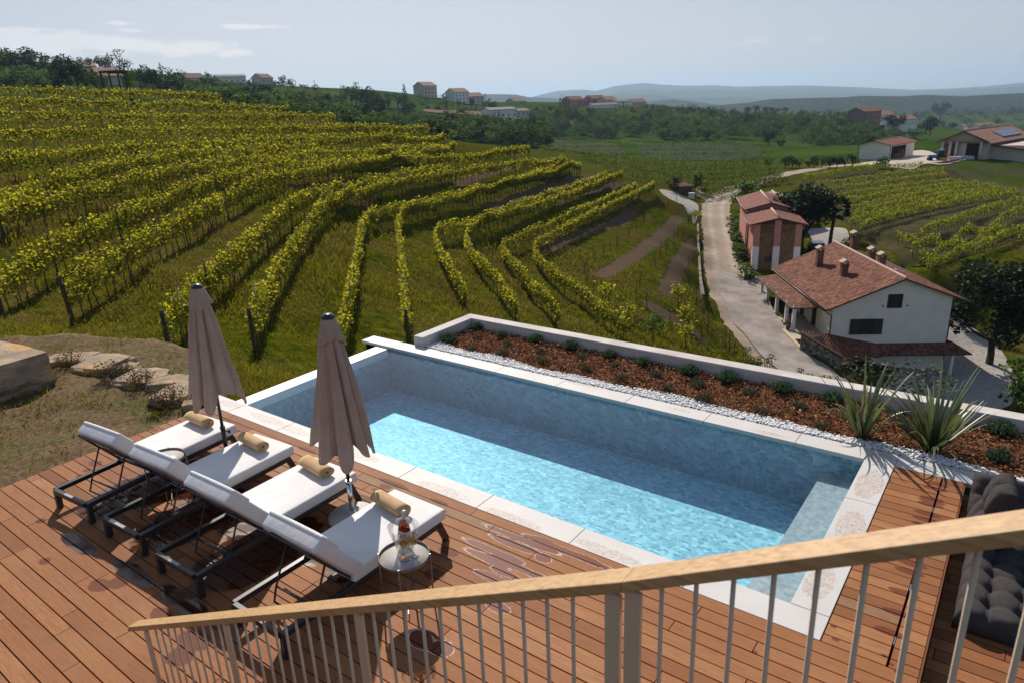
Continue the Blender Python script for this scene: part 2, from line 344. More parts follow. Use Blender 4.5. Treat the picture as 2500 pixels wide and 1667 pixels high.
# thin out points closer than 0.7 m
keep = []
for p in CT:
    if all((p[0]-CT[k][0])**2+(p[1]-CT[k][1])**2 > .5 for k in []): keep.append(p)
def _solve(C):
    n = len(C); D = np.hypot(C[:, None, 0]-C[None, :, 0], C[:, None, 1]-C[None, :, 1])
    lam = .06 + .004*np.hypot(C[:, 0]-CAM[0], C[:, 1]-CAM[1])
    A = np.zeros((n+3, n+3)); A[:n, :n] = -D + np.diag(lam); A[:n, n] = 1; A[:n, n+1:] = C[:, :2]/100; A[n, :n] = 1; A[n+1:, :n] = C[:, :2].T/100
    b = np.zeros(n+3); b[:n] = C[:, 2]
    return np.linalg.solve(A, b)
WGT = _solve(CT)
def H(x, y):
    x = np.asarray(x, float); y = np.asarray(y, float); sh = x.shape; x = x.ravel(); y = y.ravel(); out = np.empty_like(x)
    n = len(CT)
    for i in range(0, len(x), 20000):
        X = x[i:i+20000]; Y = y[i:i+20000]
        D = np.hypot(X[:, None]-CT[None, :, 0], Y[:, None]-CT[None, :, 1])
        out[i:i+20000] = -D@WGT[:n] + WGT[n] + X*WGT[n+1]/100 + Y*WGT[n+2]/100
    r = np.hypot(x-CAM[0], y-CAM[1]); a = np.clip((r-14)/30, 0, 1)
    out += a*.07*(np.sin(x*.9+1.3*np.sin(y*.53))+np.sin(y*1.07+1.1*np.sin(x*.61)))*.5
    out += np.clip((r-250)/500, 0, 1)*1.2*(np.sin(x*.021+1.7*np.sin(y*.013))+np.sin(y*.027+x*.011))
    return out.reshape(sh)
def hit(px, py, d0=14., d1=2500.):
    """first point where the sight line through a photo point meets the ground"""
    px = np.atleast_1d(np.asarray(px, float)); py = np.atleast_1d(np.asarray(py, float)); D = ray(px, py)
    ts = np.exp(np.linspace(math.log(d0), math.log(d1), 260)); res = np.full((len(px), 3), np.nan); prev = None
    P = CAM + D[:, None, :]*ts[None, :, None]
    G = P[..., 2] - H(P[..., 0], P[..., 1])
    for i in range(len(px)):
        w = np.where((G[i, 1:] <= 0) & (G[i, :-1] > 0))[0]
        if len(w):
            k = w[0]; a = G[i, k]/(G[i, k]-G[i, k+1]+1e-12); t = ts[k]+(ts[k+1]-ts[k])*a; res[i] = CAM+D[i]*t
    return res
def ground(px, py, d=None):
    """ground point under a photo point (at distance d if given)"""
    if d is None: p = hit(px, py)[0]
    else: p = at_d(px, py, d)
    if not np.isfinite(p[0]): p = at_d(px, py, 400)
    return np.array([p[0], p[1], float(H(p[0], p[1]))])

# ------------------------------------------------------------------ ground mesh (polar grid round the terrace)
def soil_at(x, y):
    s = np.zeros_like(x)
    for poly, w in SOILP:
        for a, b in zip(poly[:-1], poly[1:]):
            d = b-a; L2 = d@d+1e-9; t = np.clip(((x-a[0])*d[0]+(y-a[1])*d[1])/L2, 0, 1)
            s = np.maximum(s, np.clip(1.35-np.hypot(x-a[0]-t*d[0], y-a[1]-t*d[1])/w, 0, 1))
    return s
SOILPX = [([(1205,512,-7.5),(1332,470,-7.6),(1446,436,-7.8),(1475,428,-7.8)], 1.4), ([(1255,556,-9.9),(1332,528,-9.8),(1408,495,-9.6),(1485,471,-9.4),(1530,456,-9.3)], 1.6),
   ([(1340,622,-11.4),(1408,590,-11.4),(1459,571,-11.5),(1510,550,-11.5),(1545,524,-11.5)], 1.1), ([(1470,676,-12.1),(1543,627,-12.4),(1595,585,-12.6),(1663,515,-12.8)], 1.15),
   ([(1626,705,-13.5),(1663,622,-14.0),(1692,570,-14.1)], 1.1), ([(1110,476,-6.2),(1200,453,-6.4),(1290,430,-6.6)], .9), ([(1215,409,-5.4),(1290,396,-5.4)], 1.2), ([(1600,800,-15.5),(1690,840,-17)], 1.5)]
SOILP = [(np.array([at_z(*q)[:2] for q in P]), w) for P, w in SOILPX]
SOILP += [(np.array([at_d(*q)[:2] for q in P]), w) for P, w in [([(2255,466,147),(2300,459,150),(2350,455,153)], 1.4), ([(2285,488,134),(2350,478,139),(2440,470,144)], 1.4), ([(2370,508,124),(2430,499,128),(2484,492,131)], 1.6),
    ([(2400,500,125),(2500,480,130)], 1.0), ([(2320,430,168),(2400,447,160),(2500,462,150)], 5.0), ([(2420,440,170),(2520,450,165)], 5.0)]]
nA, nR = 470, 430
ang = np.concatenate([np.linspace(-100, -48, 40)[:-1], np.linspace(-48, 46, nA-80), np.linspace(46, 100, 41)[1:]])*PI/180
rad = np.exp(np.linspace(math.log(2.5), math.log(9000), nR))
AA, RRr = np.meshgrid(ang, rad, indexing='ij')
gx = CAM[0]+RRr*np.sin(AA+YAW); gy = CAM[1]+RRr*np.cos(AA+YAW)
gz = H(gx, gy); far = RRr > 2600; gz = np.where(far, np.minimum(gz, -60), gz)
gz += np.where(RRr > 20, .04, 0)*np.sin(gx*2.3+gy*1.1)*np.sin(gy*2.9-gx*.7)
V = np.stack([gx, gy, gz], -1).reshape(-1, 3); ni, nj = AA.shape
ii, jj = np.meshgrid(np.arange(ni-1), np.arange(nj-1), indexing='ij'); k = (ii*nj+jj).ravel()
Q = np.stack([k, k+nj, k+nj+1, k+1], -1)
me = quad_mesh('ground', V, Q, [None], smooth=True); me.materials.clear()
so = soil_at(V[:, 0], V[:, 1]); a = me.attributes.new('soil', 'FLOAT', 'POINT'); a.data.foreach_set('value', so.astype(np.float32))
t = NT('hillside_grass'); co = t.coord('Object')
n1 = t.noise(co, .16, 6, .62); n2 = t.noise(co, 1.3, 5, .65); n3 = t.noise(co, 7, 3, .6); n4 = t.noise(co, .045, 3, .5)
g = t.ramp(n2, [(.28, (.014, .022, .002)), (.43, (.042, .054, .004)), (.58, (.085, .086, .006)), (.76, (.155, .115, .014))])
g = t.mix(t.math('MULTIPLY', t.ramp(n1, [(.46, 0.0), (.66, 1.0)]), .75), g, t.ramp(n3, [(.35, (.055, .032, .012)), (.65, (.15, .095, .035))]))
g = t.mix(t.ramp(n3, [(.30, .55), (.55, 0.0)]), g, (.020, .026, .004))
sl = t.noise(co, 9, 4, .7)
sc = t.ramp(sl, [(.3, (.060, .040, .026)), (.7, (.155, .110, .075))])
at = t.n('ShaderNodeAttribute', attribute_name='soil').outputs['Fac']
sf = t.ramp(t.math('ADD', at, t.math('MULTIPLY', t.math('SUBTRACT', n2, .55), 1.5)), [(.42, 0.0), (.60, 1.0)])
g2 = t.mix(sf, g, sc)
# farther ground is plainer green
dd = t.n('ShaderNodeVectorMath', operation='DISTANCE'); t.l(co, dd.inputs[0]); dd.inputs[1].default_value = tuple(CAM)
ff = t.n('ShaderNodeMapRange'); t.l(dd.outputs['Value'], ff.inputs[0]); ff.inputs[1].default_value = 120; ff.inputs[2].default_value = 260
g3 = t.ramp(t.noise(co, .02, 6, .65), [(.35, (.020, .042, .007)), (.55, (.042, .072, .012)), (.75, (.085, .095, .022))])
gg = t.mix(ff.outputs[0], g2, g3)
me.materials.append(t.done(t.pbsdf(gg, 1.0, 0, t.bump(t.noise(co, 9, 4), .7, .08), 0.0)))
tag(link('ground', me), kind='structure')

def ribbon(name, P, W, mat, off=.1, step=.8, nx=9, jag=0.0, uvk=True):
    """strip draped on the ground along a centre line"""
    P = np.asarray(P)[:, :2]; s = np.concatenate([[0], np.cumsum(np.hypot(*np.diff(P, axis=0).T))]); n = int(s[-1]/step)+2; u = np.linspace(0, s[-1], n)
    # smooth (Catmull-like) by resample + box filter
    x = np.interp(u, s, P[:, 0]); y = np.interp(u, s, P[:, 1]); w = np.interp(u, s, W)
    for _ in range(3):
        kk = max(1, int(3/step)); ker = np.ones(2*kk+1)/(2*kk+1)
        x = np.convolve(np.pad(x, kk, mode='reflect', reflect_type='odd'), ker, 'valid'); y = np.convolve(np.pad(y, kk, mode='reflect', reflect_type='odd'), ker, 'valid')
    dx = np.gradient(x); dy = np.gradient(y); L = np.hypot(dx, dy); nxx = -dy/L; nyy = dx/L
    V = []; 
    for j in range(nx):
        f = (j/(nx-1)*2-1); ww = w*f
        if abs(f) == 1 and jag: ww = ww+R.normal(size=n)*jag
        V.append(np.stack([x+nxx*ww, y+nyy*ww], -1))
    V = np.array(V); z = H(V[..., 0], V[..., 1]); zc = z.mean(0); z = np.maximum(z*.6+zc*.4, z) + off - .03*np.abs(np.linspace(-1, 1, nx))[:, None]**4
    V = np.concatenate([V, z[..., None]], -1).transpose(1, 0, 2).reshape(-1, 3)
    i, j = np.meshgrid(np.arange(n-1), np.arange(nx-1), indexing='ij'); k = (i*nx+j).ravel(); Q = np.stack([k, k+1, k+nx+1, k+nx], -1)
    me = quad_mesh(name, V, Q, mat, smooth=True)
    a = me.attributes.new('across', 'FLOAT', 'POINT'); a.data.foreach_set('value', np.tile(np.linspace(-1, 1, nx), n).astype(np.float32))
    return tag(link(name, me), kind='structure')
t = NT('gravel_road'); co = t.coord(); a = t.n('ShaderNodeAttribute', attribute_name='across').outputs['Fac']
c = t.ramp(t.noise(co, 1.2, 6, .7), [(.3, (.25, .205, .155)), (.55, (.40, .345, .275)), (.8, (.48, .42, .35))])
ab = t.math('ABSOLUTE', t.math('SUBTRACT', t.math('ABSOLUTE', a), .42))
c = t.mix(t.ramp(t.math('ADD', ab, t.math('MULTIPLY', t.noise(co, .8, 4), .25)), [(.12, 0.0), (.38, .55)]), c, (.24, .16, .10))
M['road'] = t.done(t.pbsdf(c, .95, 0, t.bump(t.noise(co, 12, 3), .4, .03), .1))
ribbon('road', ROADP, ROADW, M['road'], .10, .8, 11, .12)
M['asphalt'] = mottled('driveway_asphalt', (.22, .185, .16), (.36, .315, .275), .7, .9, .2, 20, 6)
M['gravel_y'] = mottled('yard_gravel', (.24, .21, .19), (.42, .38, .34), 3.0, .95, .5, 30, 6)
from mathutils.geometry import delaunay_2d_cdt
def drape(name, poly, mat, off, step=1.0, kind='structure'):
    """sheet lying on the ground inside a ground polygon (rounded outline)"""
    P = np.array([p[:2] for p in poly])
    for _ in range(2):   # corner cutting
        N_ = np.roll(P, -1, 0); P = np.stack([P*.8+N_*.2, P*.2+N_*.8], 1).reshape(-1, 2)
    B = []
    for a, b_ in zip(P, np.roll(P, -1, 0)):
        k = max(1, int(np.hypot(*(b_-a))/step)); B += [a+(b_-a)*i/k for i in range(k)]
    B = np.array(B); x0, y0 = B.min(0); x1, y1 = B.max(0); X, Y = np.meshgrid(np.arange(x0, x1, step), np.arange(y0, y1, step), indexing='ij'); G = np.stack([X.ravel(), Y.ravel()], -1); ins = np.zeros(len(G), bool)
    for i in range(len(B)):
        a, b_ = B[i], B[i-1]; ins ^= ((a[1] > G[:, 1]) != (b_[1] > G[:, 1])) & (G[:, 0] < (b_[0]-a[0])*(G[:, 1]-a[1])/(b_[1]-a[1]+1e-12)+a[0])
    G = G[ins]; n = len(B); r = delaunay_2d_cdt([Vector(p) for p in np.concatenate([B, G])], [(i, (i+1) % n) for i in range(n)], [], 1, 1e-4)
    v2 = np.array([p[:] for p in r[0]]); z = H(v2[:, 0], v2[:, 1])+off; b = MB(); b.v = [tuple(q) for q in np.column_stack([v2, z])]; b.f = [tuple(f) for f in r[2]]; b.m = [0]*len(b.f); b.sm = [True]*len(b.f)
    o = b.build(name, mat); me = o.data
    if len(me.polygons) and me.polygons[0].normal.z < 0: me.flip_normals()
    return tag(o, kind=kind)
# ------------------------------------------------------------------ vine rows
def resample(P, step):
    P = np.asarray(P)[:, :2]; s = np.concatenate([[0], np.cumsum(np.hypot(*np.diff(P, axis=0).T))]); n = max(2, int(s[-1]/step)+1); u = np.linspace(0, s[-1], n)
    x = np.interp(u, s, P[:, 0]); y = np.interp(u, s, P[:, 1])
    k = max(1, int(.8/step)); ker = np.ones(2*k+1)/(2*k+1)
    if n > 4*k+4:
        for _ in range(2):
            x = np.convolve(np.pad(x, k, mode='reflect', reflect_type='odd'), ker, 'valid'); y = np.convolve(np.pad(y, k, mode='reflect', reflect_type='odd'), ker, 'valid')
    return x, y, s[-1]
def vine_foliage(P, dens, lsize, h0=.62, h1=1.72, wid=.30, far=False, gap=.15, seed=0):
    """leaves of one row: clumps per vine, ragged shoots on top"""
    rg = np.random.default_rng(1000+seed)
    x, y, L = resample(P, .25); n = len(x); dx = np.gradient(x); dy = np.gradient(y); l = np.hypot(dx, dy)+1e-9
    z = H(x, y); dist = np.hypot(x-CAM[0], y-CAM[1])
    nv = max(1, int(L/1.0)); vig = np.clip(rg.normal(1, .13, nv+2), .45, 1.4); miss = rg.random(nv+2) < gap*.35; vig[miss] *= .35
    cnt = dens(dist) if callable(dens) else np.full(n, dens)
    per = rg.poisson(cnt*.25*np.interp(np.linspace(0, nv, n), np.arange(nv+2), vig)); idx = np.repeat(np.arange(n), per); m = len(idx)
    f = rg.random(m)-.5; px = x[idx]+dx[idx]*f; py = y[idx]+dy[idx]*f
    vi = (idx/n*nv); ph = np.abs(vi-np.round(vi))*2       # 0 on the vine, 1 between vines
    vg = np.interp(vi, np.arange(nv+2), vig)
    top = h1*(.86+.14*vg)-.10*ph*rg.random(m); hh = h0+(top-h0)*np.clip(rg.beta(1.5, 1.15, m), 0, 1)
    shoot = rg.random(m) < .09; hh = np.where(shoot, top+rg.random(m)**1.5*.38, hh)
    ww = wid*(.55+.6*np.sin(np.clip((hh-h0)/(h1-h0), 0, 1)*PI))*(.7+.3*vg)
    o = rg.normal(0, .5, m)*ww
    px = px-dy[idx]/l[idx]*o; py = py+dx[idx]/l[idx]*o
    pz = np.interp(np.arange(m), np.arange(m), z[idx])+hh
    S = (lsize(dist[idx]) if callable(lsize) else np.full(m, lsize))*(.65+.6*rg.random(m))
    Vv, Qq = leaf_quads(np.stack([px, py, pz], -1), S, .35, .85, rg)
    tint = np.clip(.02+.62*np.clip((hh-h0)/(h1-h0), 0, 1.1)+rg.normal(0, .26, m), 0, 1)  # shade painted by tint: leaves darker low in the row, lighter on top
    return Vv, Qq, tint, (x, y, z, L)
# shared meshes for posts and trunks
def post_mesh(name, r, h, mat, n=7):
    b = MB(); b.tube([(0, 0, -.4), (0, 0, h*.5), (.01, 0, h)], [r*1.05, r, r*.95], n); o = b.build(name, mat); me = o.data; bpy.data.objects.remove(o); return me
ME_POST = post_mesh('post', .035, 1.95, M['post']); ME_END = post_mesh('end_post', .075, 1.75, M['post'], 9); ME_STEEL = post_mesh('steel_post', .022, 2.05, M['metal_post'], 5)
b = MB(); b.tube([(0, 0, -.2), (.02, .01, .25), (-.02, .02, .5), (.015, 0, .78)], [.028, .024, .022, .016], 5); _o = b.build('trunk', M['bark']); ME_TRUNK = _o.data; bpy.data.objects.remove(_o)
b = MB()
for hz in (.7, 1.1): pass
ROWLAB = {
 'r1': 'topmost short row of green vines along the hill crest below the pergola', 'r2': 'second row of vines below the hill crest, ending beside dark bushes',
 'r3': 'third row of vines below the hill crest, long and nearly level', 'r4': 'fourth row of vines below the hill crest, running far right with sparse end',
 'r5': 'fifth row of vines below the crest, with grey stakes showing above it', 'r6a': 'upper half of the thick double row of vines sixth below the crest',
 'r6b': 'lower half of the thick double row of vines sixth below the crest', 'r7a': 'bending vine row just uphill of the row ending at the leftmost thick end post',
 'r7b': 'bending vine row that ends at the thick wooden post behind the big boulder', 'r8a': 'bending vine row that ends at the wooden post behind the left closed parasol',
 'r8b': 'bending vine row that ends at the wooden post between the two parasols', 'r9a': 'vine row reaching down behind the right parasol, left edge of the mown grass lane',
 'r9b': 'straight vine row on the right edge of the mown lane, ending at pool corner', 'r10a': 'sharply bent vine row ending behind the corner of the planter wall',
 'r10b': 'sharply bent vine row second from the planter corner, shaded on its near side', 'r11a': 'sharply bent vine row second lowest before the staked young planting',
 'r11b': 'lowest sharply bent vine row beside the young staked planting above the road'}
G_VR = 'vine rows on the hill beside the pool'
for qi, (k, P) in enumerate(ROWP.items()):
    P = np.asarray(P); near = np.hypot(*(P[:, :2]-CAM[:2]).T).min()
    dens = lambda d: np.clip(300*(28/np.maximum(d, 20))**1.0, 120, 380)
    ls = lambda d: np.clip(.115*(np.maximum(d, 20)/26)**.62, .10, .28)
    hh = 1.72 if k < 'r9' and k[:3] not in ('r10', 'r11') else 1.68
    Vv, Qq, tint, (x, y, z, L) = vine_foliage(P, dens, ls, .66, hh, .22 if k in ('r1','r2','r3','r4','r5','r6a','r6b') else .19, seed=qi, gap=.08)
    root = empty('vine_row', (x[0], y[0], z[0]), 0, ROWLAB[k], 'vine row', G_VR)
    Vv = Vv - np.array([x[0], y[0], z[0]])
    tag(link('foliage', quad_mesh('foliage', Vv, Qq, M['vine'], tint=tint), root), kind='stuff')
    # posts every 4.5 m, trunks every metre (near part as single parts, the rest as one)
    n = len(x); s = np.linspace(0, L, n)
    def put(me, name, u, sc=1, rz=0., tilt=.03):
        px, py = np.interp(u, s, x), np.interp(u, s, y); o = link(name, me, root); o.location = (px-x[0], py-y[0], float(H(px, py))-z[0]); o.scale = (1, 1, sc)
        o.rotation_euler = (random.gauss(0, tilt), random.gauss(0, tilt), random.random()*6); return o
    if k in ('r7b', 'r8a', 'r8b', 'r9a', 'r9b', 'r6b', 'r7a'):
        o = put(ME_END, 'end_post', 0, 1.05); o.rotation_euler = (0, 0, 0)
        if k == 'r7b': o.rotation_euler = (.03, -.06, 0)
    u = 2.0 if k[1] in '789' else .6
    while u < L:
        put(ME_POST if random.random() < .6 else ME_STEEL, 'post', u, random.uniform(.96, 1.1)); u += random.uniform(3.6, 4.6)
    put(ME_POST, 'post', L, 1.05)
    us = np.arange(.8, L, 1.0); dist = np.hypot(np.interp(us, s, x)-CAM[0], np.interp(us, s, y)-CAM[1]); order = np.argsort(dist)
    lim = 45 if near < 60 else 0
    for q in order[:lim]: put(ME_TRUNK, 'trunk', us[q]+random.uniform(-.15, .15), random.uniform(.85, 1.1), tilt=.08)
    rest = order[lim:]
    if len(rest):
        tv = np.array([v.co for v in ME_TRUNK.vertices]); tq = np.array([p.vertices[:] for p in ME_TRUNK.polygons if len(p.vertices) == 4]); parts = []
        for q in rest:
            px, py = np.interp(us[q], s, x), np.interp(us[q], s, y); parts.append((tv*np.array([1.3, 1.3, 1])+np.array([px-x[0], py-y[0], float(H(px, py))-z[0]]), tq, 0, 0))
        Vt, Qt, _, _ = join_q(parts); tag(link('trunk', quad_mesh('far_trunks', Vt, Qt, M['bark']), root), kind='stuff')
    # wires
    wb = MB()
    for hz in (.75, 1.2):
        wb.tube([(x[i]-x[0], y[i]-y[0], z[i]-z[0]+hz) for i in range(0, n, 12)], .006, 3, caps=False)
    wb.build('wire', M['metal_post'], root, fix=False)

# rows on the slope beyond the house: too small to show posts as parts, foliage and stakes in one mesh each
def small_row(P, label, group, dens, ls, mat, seed, h0=.5, h1=1.6, wid=.28, posts=True, cat='vine row'):
    Vv, Qq, tint, (x, y, z, L) = vine_foliage(P, dens, ls, h0, h1, wid, seed=seed)
    o = np.array([x[0], y[0], z[0]]); root = empty('vine_row', o, 0, label, cat, group)
    tag(link('foliage', quad_mesh('foliage', Vv-o, Qq, mat, tint=tint), root), kind='stuff')
    if posts:
        s = np.linspace(0, L, len(x)); parts = []
        for u in np.arange(.3, L, 1.15):
            px, py = np.interp(u, s, x), np.interp(u, s, y); zz = float(H(px, py)); big = (int(u/1.15) % 5 == 0)
            tv, tq = tube_quads([(px, py, zz-.1), (px, py, zz+(2.0 if big else .8))], [.045, .04], 4); parts.append((tv-o, tq, 0, 0))
        V_, Q_, m_, t_ = join_q(parts); tag(link('stakes', quad_mesh('stakes', V_, Q_, M['post']), root), kind='stuff')
    return root
M['slope_soil'] = mottled('vineyard_slope_grass', (.020, .026, .006), (.075, .058, .022), .35, .95, .5, 6, 7)
drape('vineyard_slope', [at_d(*q) for q in [(1945,450,150),(2060,424,160),(2250,408,172),(2320,425,169),(2400,455,157),(2490,478,140),(2540,520,112),(2540,580,97),(2350,660,86),(2240,668,82),(2180,615,92),(2090,580,102),(2050,530,114),(1985,475,138)]], M['slope_soil'], .06, 1.2)
M['field_dark'] = mottled('far_field_grass', (.012, .026, .006), (.030, .048, .012), .08, .95, 0, 1)
drape('striped_field', [at_d(*q) for q in [(1555,349,405),(1795,349,405),(1905,392,232),(1560,394,232)]], M['field_dark'], .12, 5)
drape('striped_field', [at_d(*q) for q in [(1300,350,405),(1480,350,405),(1555,392,236),(1320,388,190)]], M['field_dark'], .12, 5)
NTH = ['topmost', 'second', 'third', 'fourth', 'fifth', 'sixth', 'seventh', 'eighth', 'ninth', 'tenth', 'eleventh', 'twelfth', 'lowest']
for i, P in enumerate(RRP):
    small_row(P, f'{NTH[i]} vine row from the top on the slope behind the white house', 'vine rows behind the white house', 80, .25, M['vine_far'], 100+i, wid=.26, h0=.6, h1=1.7)
# young planting above the road: bare stakes and saplings
YS = [(1652,492,-12.1),(1630,505,-12.1),(1613,518,-12.1),(1592,531,-12.1),(1571,546,-12.1),(1553,560,-12.1),(1535,575,-12.1),(1506,601,-12.1),(1490,612,-12.1),(1472,627,-12.1),(1450,642,-12.1),(1433,657,-12.1),(1426,672,-12.1),(1431,694,-11.7),(1449,718,-11.7),(1470,740,-11.7),
      (1626,618),(1611,627),(1601,660),(1562,705),(1553,733),(1580,766),(1636,800),(1688,848),(1682,690),(1684,714),(1692,733),(1702,745),(1714,776),(1727,800),(1713,827),(1728,816),(1770,850),(1780,862),(1790,872),(1688,545),(1664,590),(1645,602),(1655,580),(1680,660)]
YP = []
for q in YS:
    p = hit(q[0], q[1])[0]
    if np.isfinite(p[0]): YP.append(p)
ME_STAKE = post_mesh('stake', .04, 1.5, M['post'], 6)
for i, p in enumerate(YP):
    o = link('wooden_stake', ME_STAKE); o.location = (p[0], p[1], float(H(p[0], p[1]))); o.scale = (1, 1, random.uniform(.75, 1.5) if i > 15 else random.uniform(.7, .95)); o.rotation_euler = (random.gauss(0, .05), random.gauss(0, .05), 0)
    tag(o, 'dark wooden stake standing in the young planting between vines and gravel road', 'stake', 'stakes of the young planting')
def sapling(h, seed, mat):
    rg = np.random.default_rng(seed); tv, tq = tube_quads([(0, 0, -.2), (.03, .02, h*.5), (0, .03, h*.8)], [.035, .03, .02], 5)
    P = rg.normal(size=(170, 3))*np.array([h*.17, h*.17, h*.15])+np.array([0, 0, h*.8]); v, q = leaf_quads(P, .15+.08*rg.random(170), .4, .85, rg)
    return quad_mesh('crown', v, q, mat, tint=np.clip(rg.normal(.5, .25, 170), 0, 1)), quad_mesh('trunk', tv, tq, M['bark'])
SAPM = [sapling(1.7, 5, M['vine']), sapling(1.6, 6, M['vine']), sapling(1.8, 9, M['tree_light'])]
SAPL = [(1484,757,'slender sapling with a round leafy top, first left of the staked slope'),(1535,806,'small leafy sapling just above the middle of the planter wall'),(1595,845,'bushy sapling low on the slope directly above the planter wall'),(1655,756,'sapling leaning beside the bare soil patch above the road'),(1672,852,'low leafy sapling nearest the road end of the planter wall'),(1680,560,'sapling near the top of the staked slope beside the gravel fork'),(1697,548,'second sapling beside the gravel fork at the top of the staked slope'),(1672,800,'sapling halfway down the staked slope close to the road')]
for i, (px, py, lab) in enumerate(SAPL):
    p = hit(px, py)[0]
    if np.isfinite(p[0]):
        o = empty('sapling', (p[0], p[1], float(H(p[0], p[1])))); link('crown', SAPM[i % 3][0], o); link('trunk', SAPM[i % 3][1], o); o.scale = (1.25,)*3; o.rotation_euler.z = i*1.7
        tag(o, lab, 'sapling', 'saplings above the road')

# far fields: many thin rows
def field_rows(name_lab, A, B, C, D, n, dens, ls, group, seed, lab, h1=1.5):
    """rows parallel to A-B, stepping towards D-C (photo points with distance)"""
    A, B, C, D = [np.array(q, float) for q in (A, B, C, D)]
    for i in range(n):
        t_ = i/(n-1); a = A+(D-A)*t_; b = B+(C-B)*t_; px = np.linspace(a[0], b[0], 14); py = np.linspace(a[1], b[1], 14)+name_lab*np.sin(np.linspace(0, PI, 14)); dd = np.linspace(a[2], b[2], 14)
        P = np.array([at_d(x_, y_, d_) for x_, y_, d_ in zip(px, py, dd)])
        Vv, Qq, tint, (x, y, z, L) = vine_foliage(P, dens, ls, .2, h1, .4, seed=seed+i); o = np.array([x[0], y[0], z[0]])
        ob = link('vine_row', quad_mesh('vine_row', Vv-o, Qq, M['vine_field'], tint=tint)); ob.location = o; tag(ob, lab, 'vine row', group)
field_rows(0, (1560,352,400),(1790,352,400),(1905,392,232),(1560,392,236), 8, 14, .5, 'rows of the far vineyard below the wood', 300, 'thin straight vine row in the dark striped field below the wooded valley', 1.2)
field_rows(0, (1310,352,400),(1480,352,400),(1560,390,236),(1320,385,190), 8, 14, .5, 'rows of the striped field left of the grass track', 330, 'thin vine row in the striped field left of the grassy diagonal track', 1.2)
field_rows(0, (1400,392,185),(1850,398,188),(1930,415,150),(1500,418,140), 6, 34, .36, 'rows of the near field before the barns', 350, 'pale green vine row with dark stakes in the field left of the gravel road')
field_rows(0, (1690,440,136),(1895,405,158),(1910,412,154),(1705,452,132), 2, 45, .30, 'rows along the road bend', 360, 'short vine row following the outside of the gravel road bend')
field_rows(0, (1420,262,700),(1560,262,740),(1590,300,600),(1400,290,620), 9, 5, .9, 'rows below the hill village', 370, 'faint vine row on the slope just below the hill village', 1.3)
field_rows(0, (1790,283,720),(1945,283,720),(1935,303,640),(1800,303,640), 8, 5, .9, 'rows below the umbrella pines', 380, 'faint vine row on the flat rise below the umbrella pines', 1.3)
field_rows(-6, (560,240,430),(820,222,520),(840,228,500),(590,256,360), 7, 7, .8, 'rows on the hump beyond the crest', 390, 'curved vine row on the rounded hump beyond the left crest', 1.4)
field_rows(0, (330,215,225),(500,235,250),(480,247,215),(330,228,190), 5, 14, .5, 'rows just beyond the crest', 400, 'short dark vine row on the terrace just behind the pergola', 1.4)
# ------------------------------------------------------------------ terrace: deck, coping, pool, planter
def spots(t, co, lst, warp=.35, wscale=9):
    """1-based distance field to the nearest of several blots (x, y, rx, ry)"""
    nz = t.n('ShaderNodeTexNoise'); nz.inputs['Scale'].default_value = wscale; nz.inputs['Detail'].default_value = 3; t.l(co, nz.inputs['Vector']); acc = None
    for x, y, rx, ry in lst:
        s = t.n('ShaderNodeVectorMath', operation='SUBTRACT'); t.l(co, s.inputs[0]); s.inputs[1].default_value = (x, y, 0)
        m_ = t.n('ShaderNodeVectorMath', operation='MULTIPLY'); t.l(s.outputs[0], m_.inputs[0]); m_.inputs[1].default_value = (1/rx, 1/ry, 0)
        L = t.n('ShaderNodeVectorMath', operation='LENGTH'); t.l(m_.outputs[0], L.inputs[0])
        acc = L.outputs['Value'] if acc is None else t.math('MINIMUM', acc, L.outputs['Value'])
    return t.math('ADD', acc, t.math('MULTIPLY', t.math('SUBTRACT', nz.outputs['Fac'], .5), warp*2))
def g0(x, y): p = at_z(x, y, 0.); return float(p[0]), float(p[1])
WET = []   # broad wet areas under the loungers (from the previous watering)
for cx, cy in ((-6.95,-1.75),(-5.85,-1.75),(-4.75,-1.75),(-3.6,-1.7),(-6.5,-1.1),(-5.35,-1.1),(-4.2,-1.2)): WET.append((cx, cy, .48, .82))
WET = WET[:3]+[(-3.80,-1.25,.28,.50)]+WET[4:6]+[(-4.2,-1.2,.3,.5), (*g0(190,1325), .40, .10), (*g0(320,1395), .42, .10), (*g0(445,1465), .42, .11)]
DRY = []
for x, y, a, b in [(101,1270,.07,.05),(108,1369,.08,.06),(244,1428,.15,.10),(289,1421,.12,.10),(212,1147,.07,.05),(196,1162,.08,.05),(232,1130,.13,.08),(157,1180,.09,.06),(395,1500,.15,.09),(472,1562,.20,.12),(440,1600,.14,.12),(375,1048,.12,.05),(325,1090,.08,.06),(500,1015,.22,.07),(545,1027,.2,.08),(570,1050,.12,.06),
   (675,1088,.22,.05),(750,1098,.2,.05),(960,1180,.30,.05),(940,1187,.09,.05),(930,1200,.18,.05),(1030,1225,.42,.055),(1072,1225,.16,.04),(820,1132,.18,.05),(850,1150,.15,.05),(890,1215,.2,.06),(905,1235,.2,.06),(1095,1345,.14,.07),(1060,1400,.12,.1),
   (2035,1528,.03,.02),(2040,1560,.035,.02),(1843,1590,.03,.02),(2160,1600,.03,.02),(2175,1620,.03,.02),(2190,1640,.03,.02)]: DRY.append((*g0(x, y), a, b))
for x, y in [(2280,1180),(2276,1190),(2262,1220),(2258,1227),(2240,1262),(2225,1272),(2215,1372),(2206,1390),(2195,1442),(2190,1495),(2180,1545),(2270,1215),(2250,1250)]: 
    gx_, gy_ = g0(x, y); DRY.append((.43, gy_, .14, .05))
RIM = []
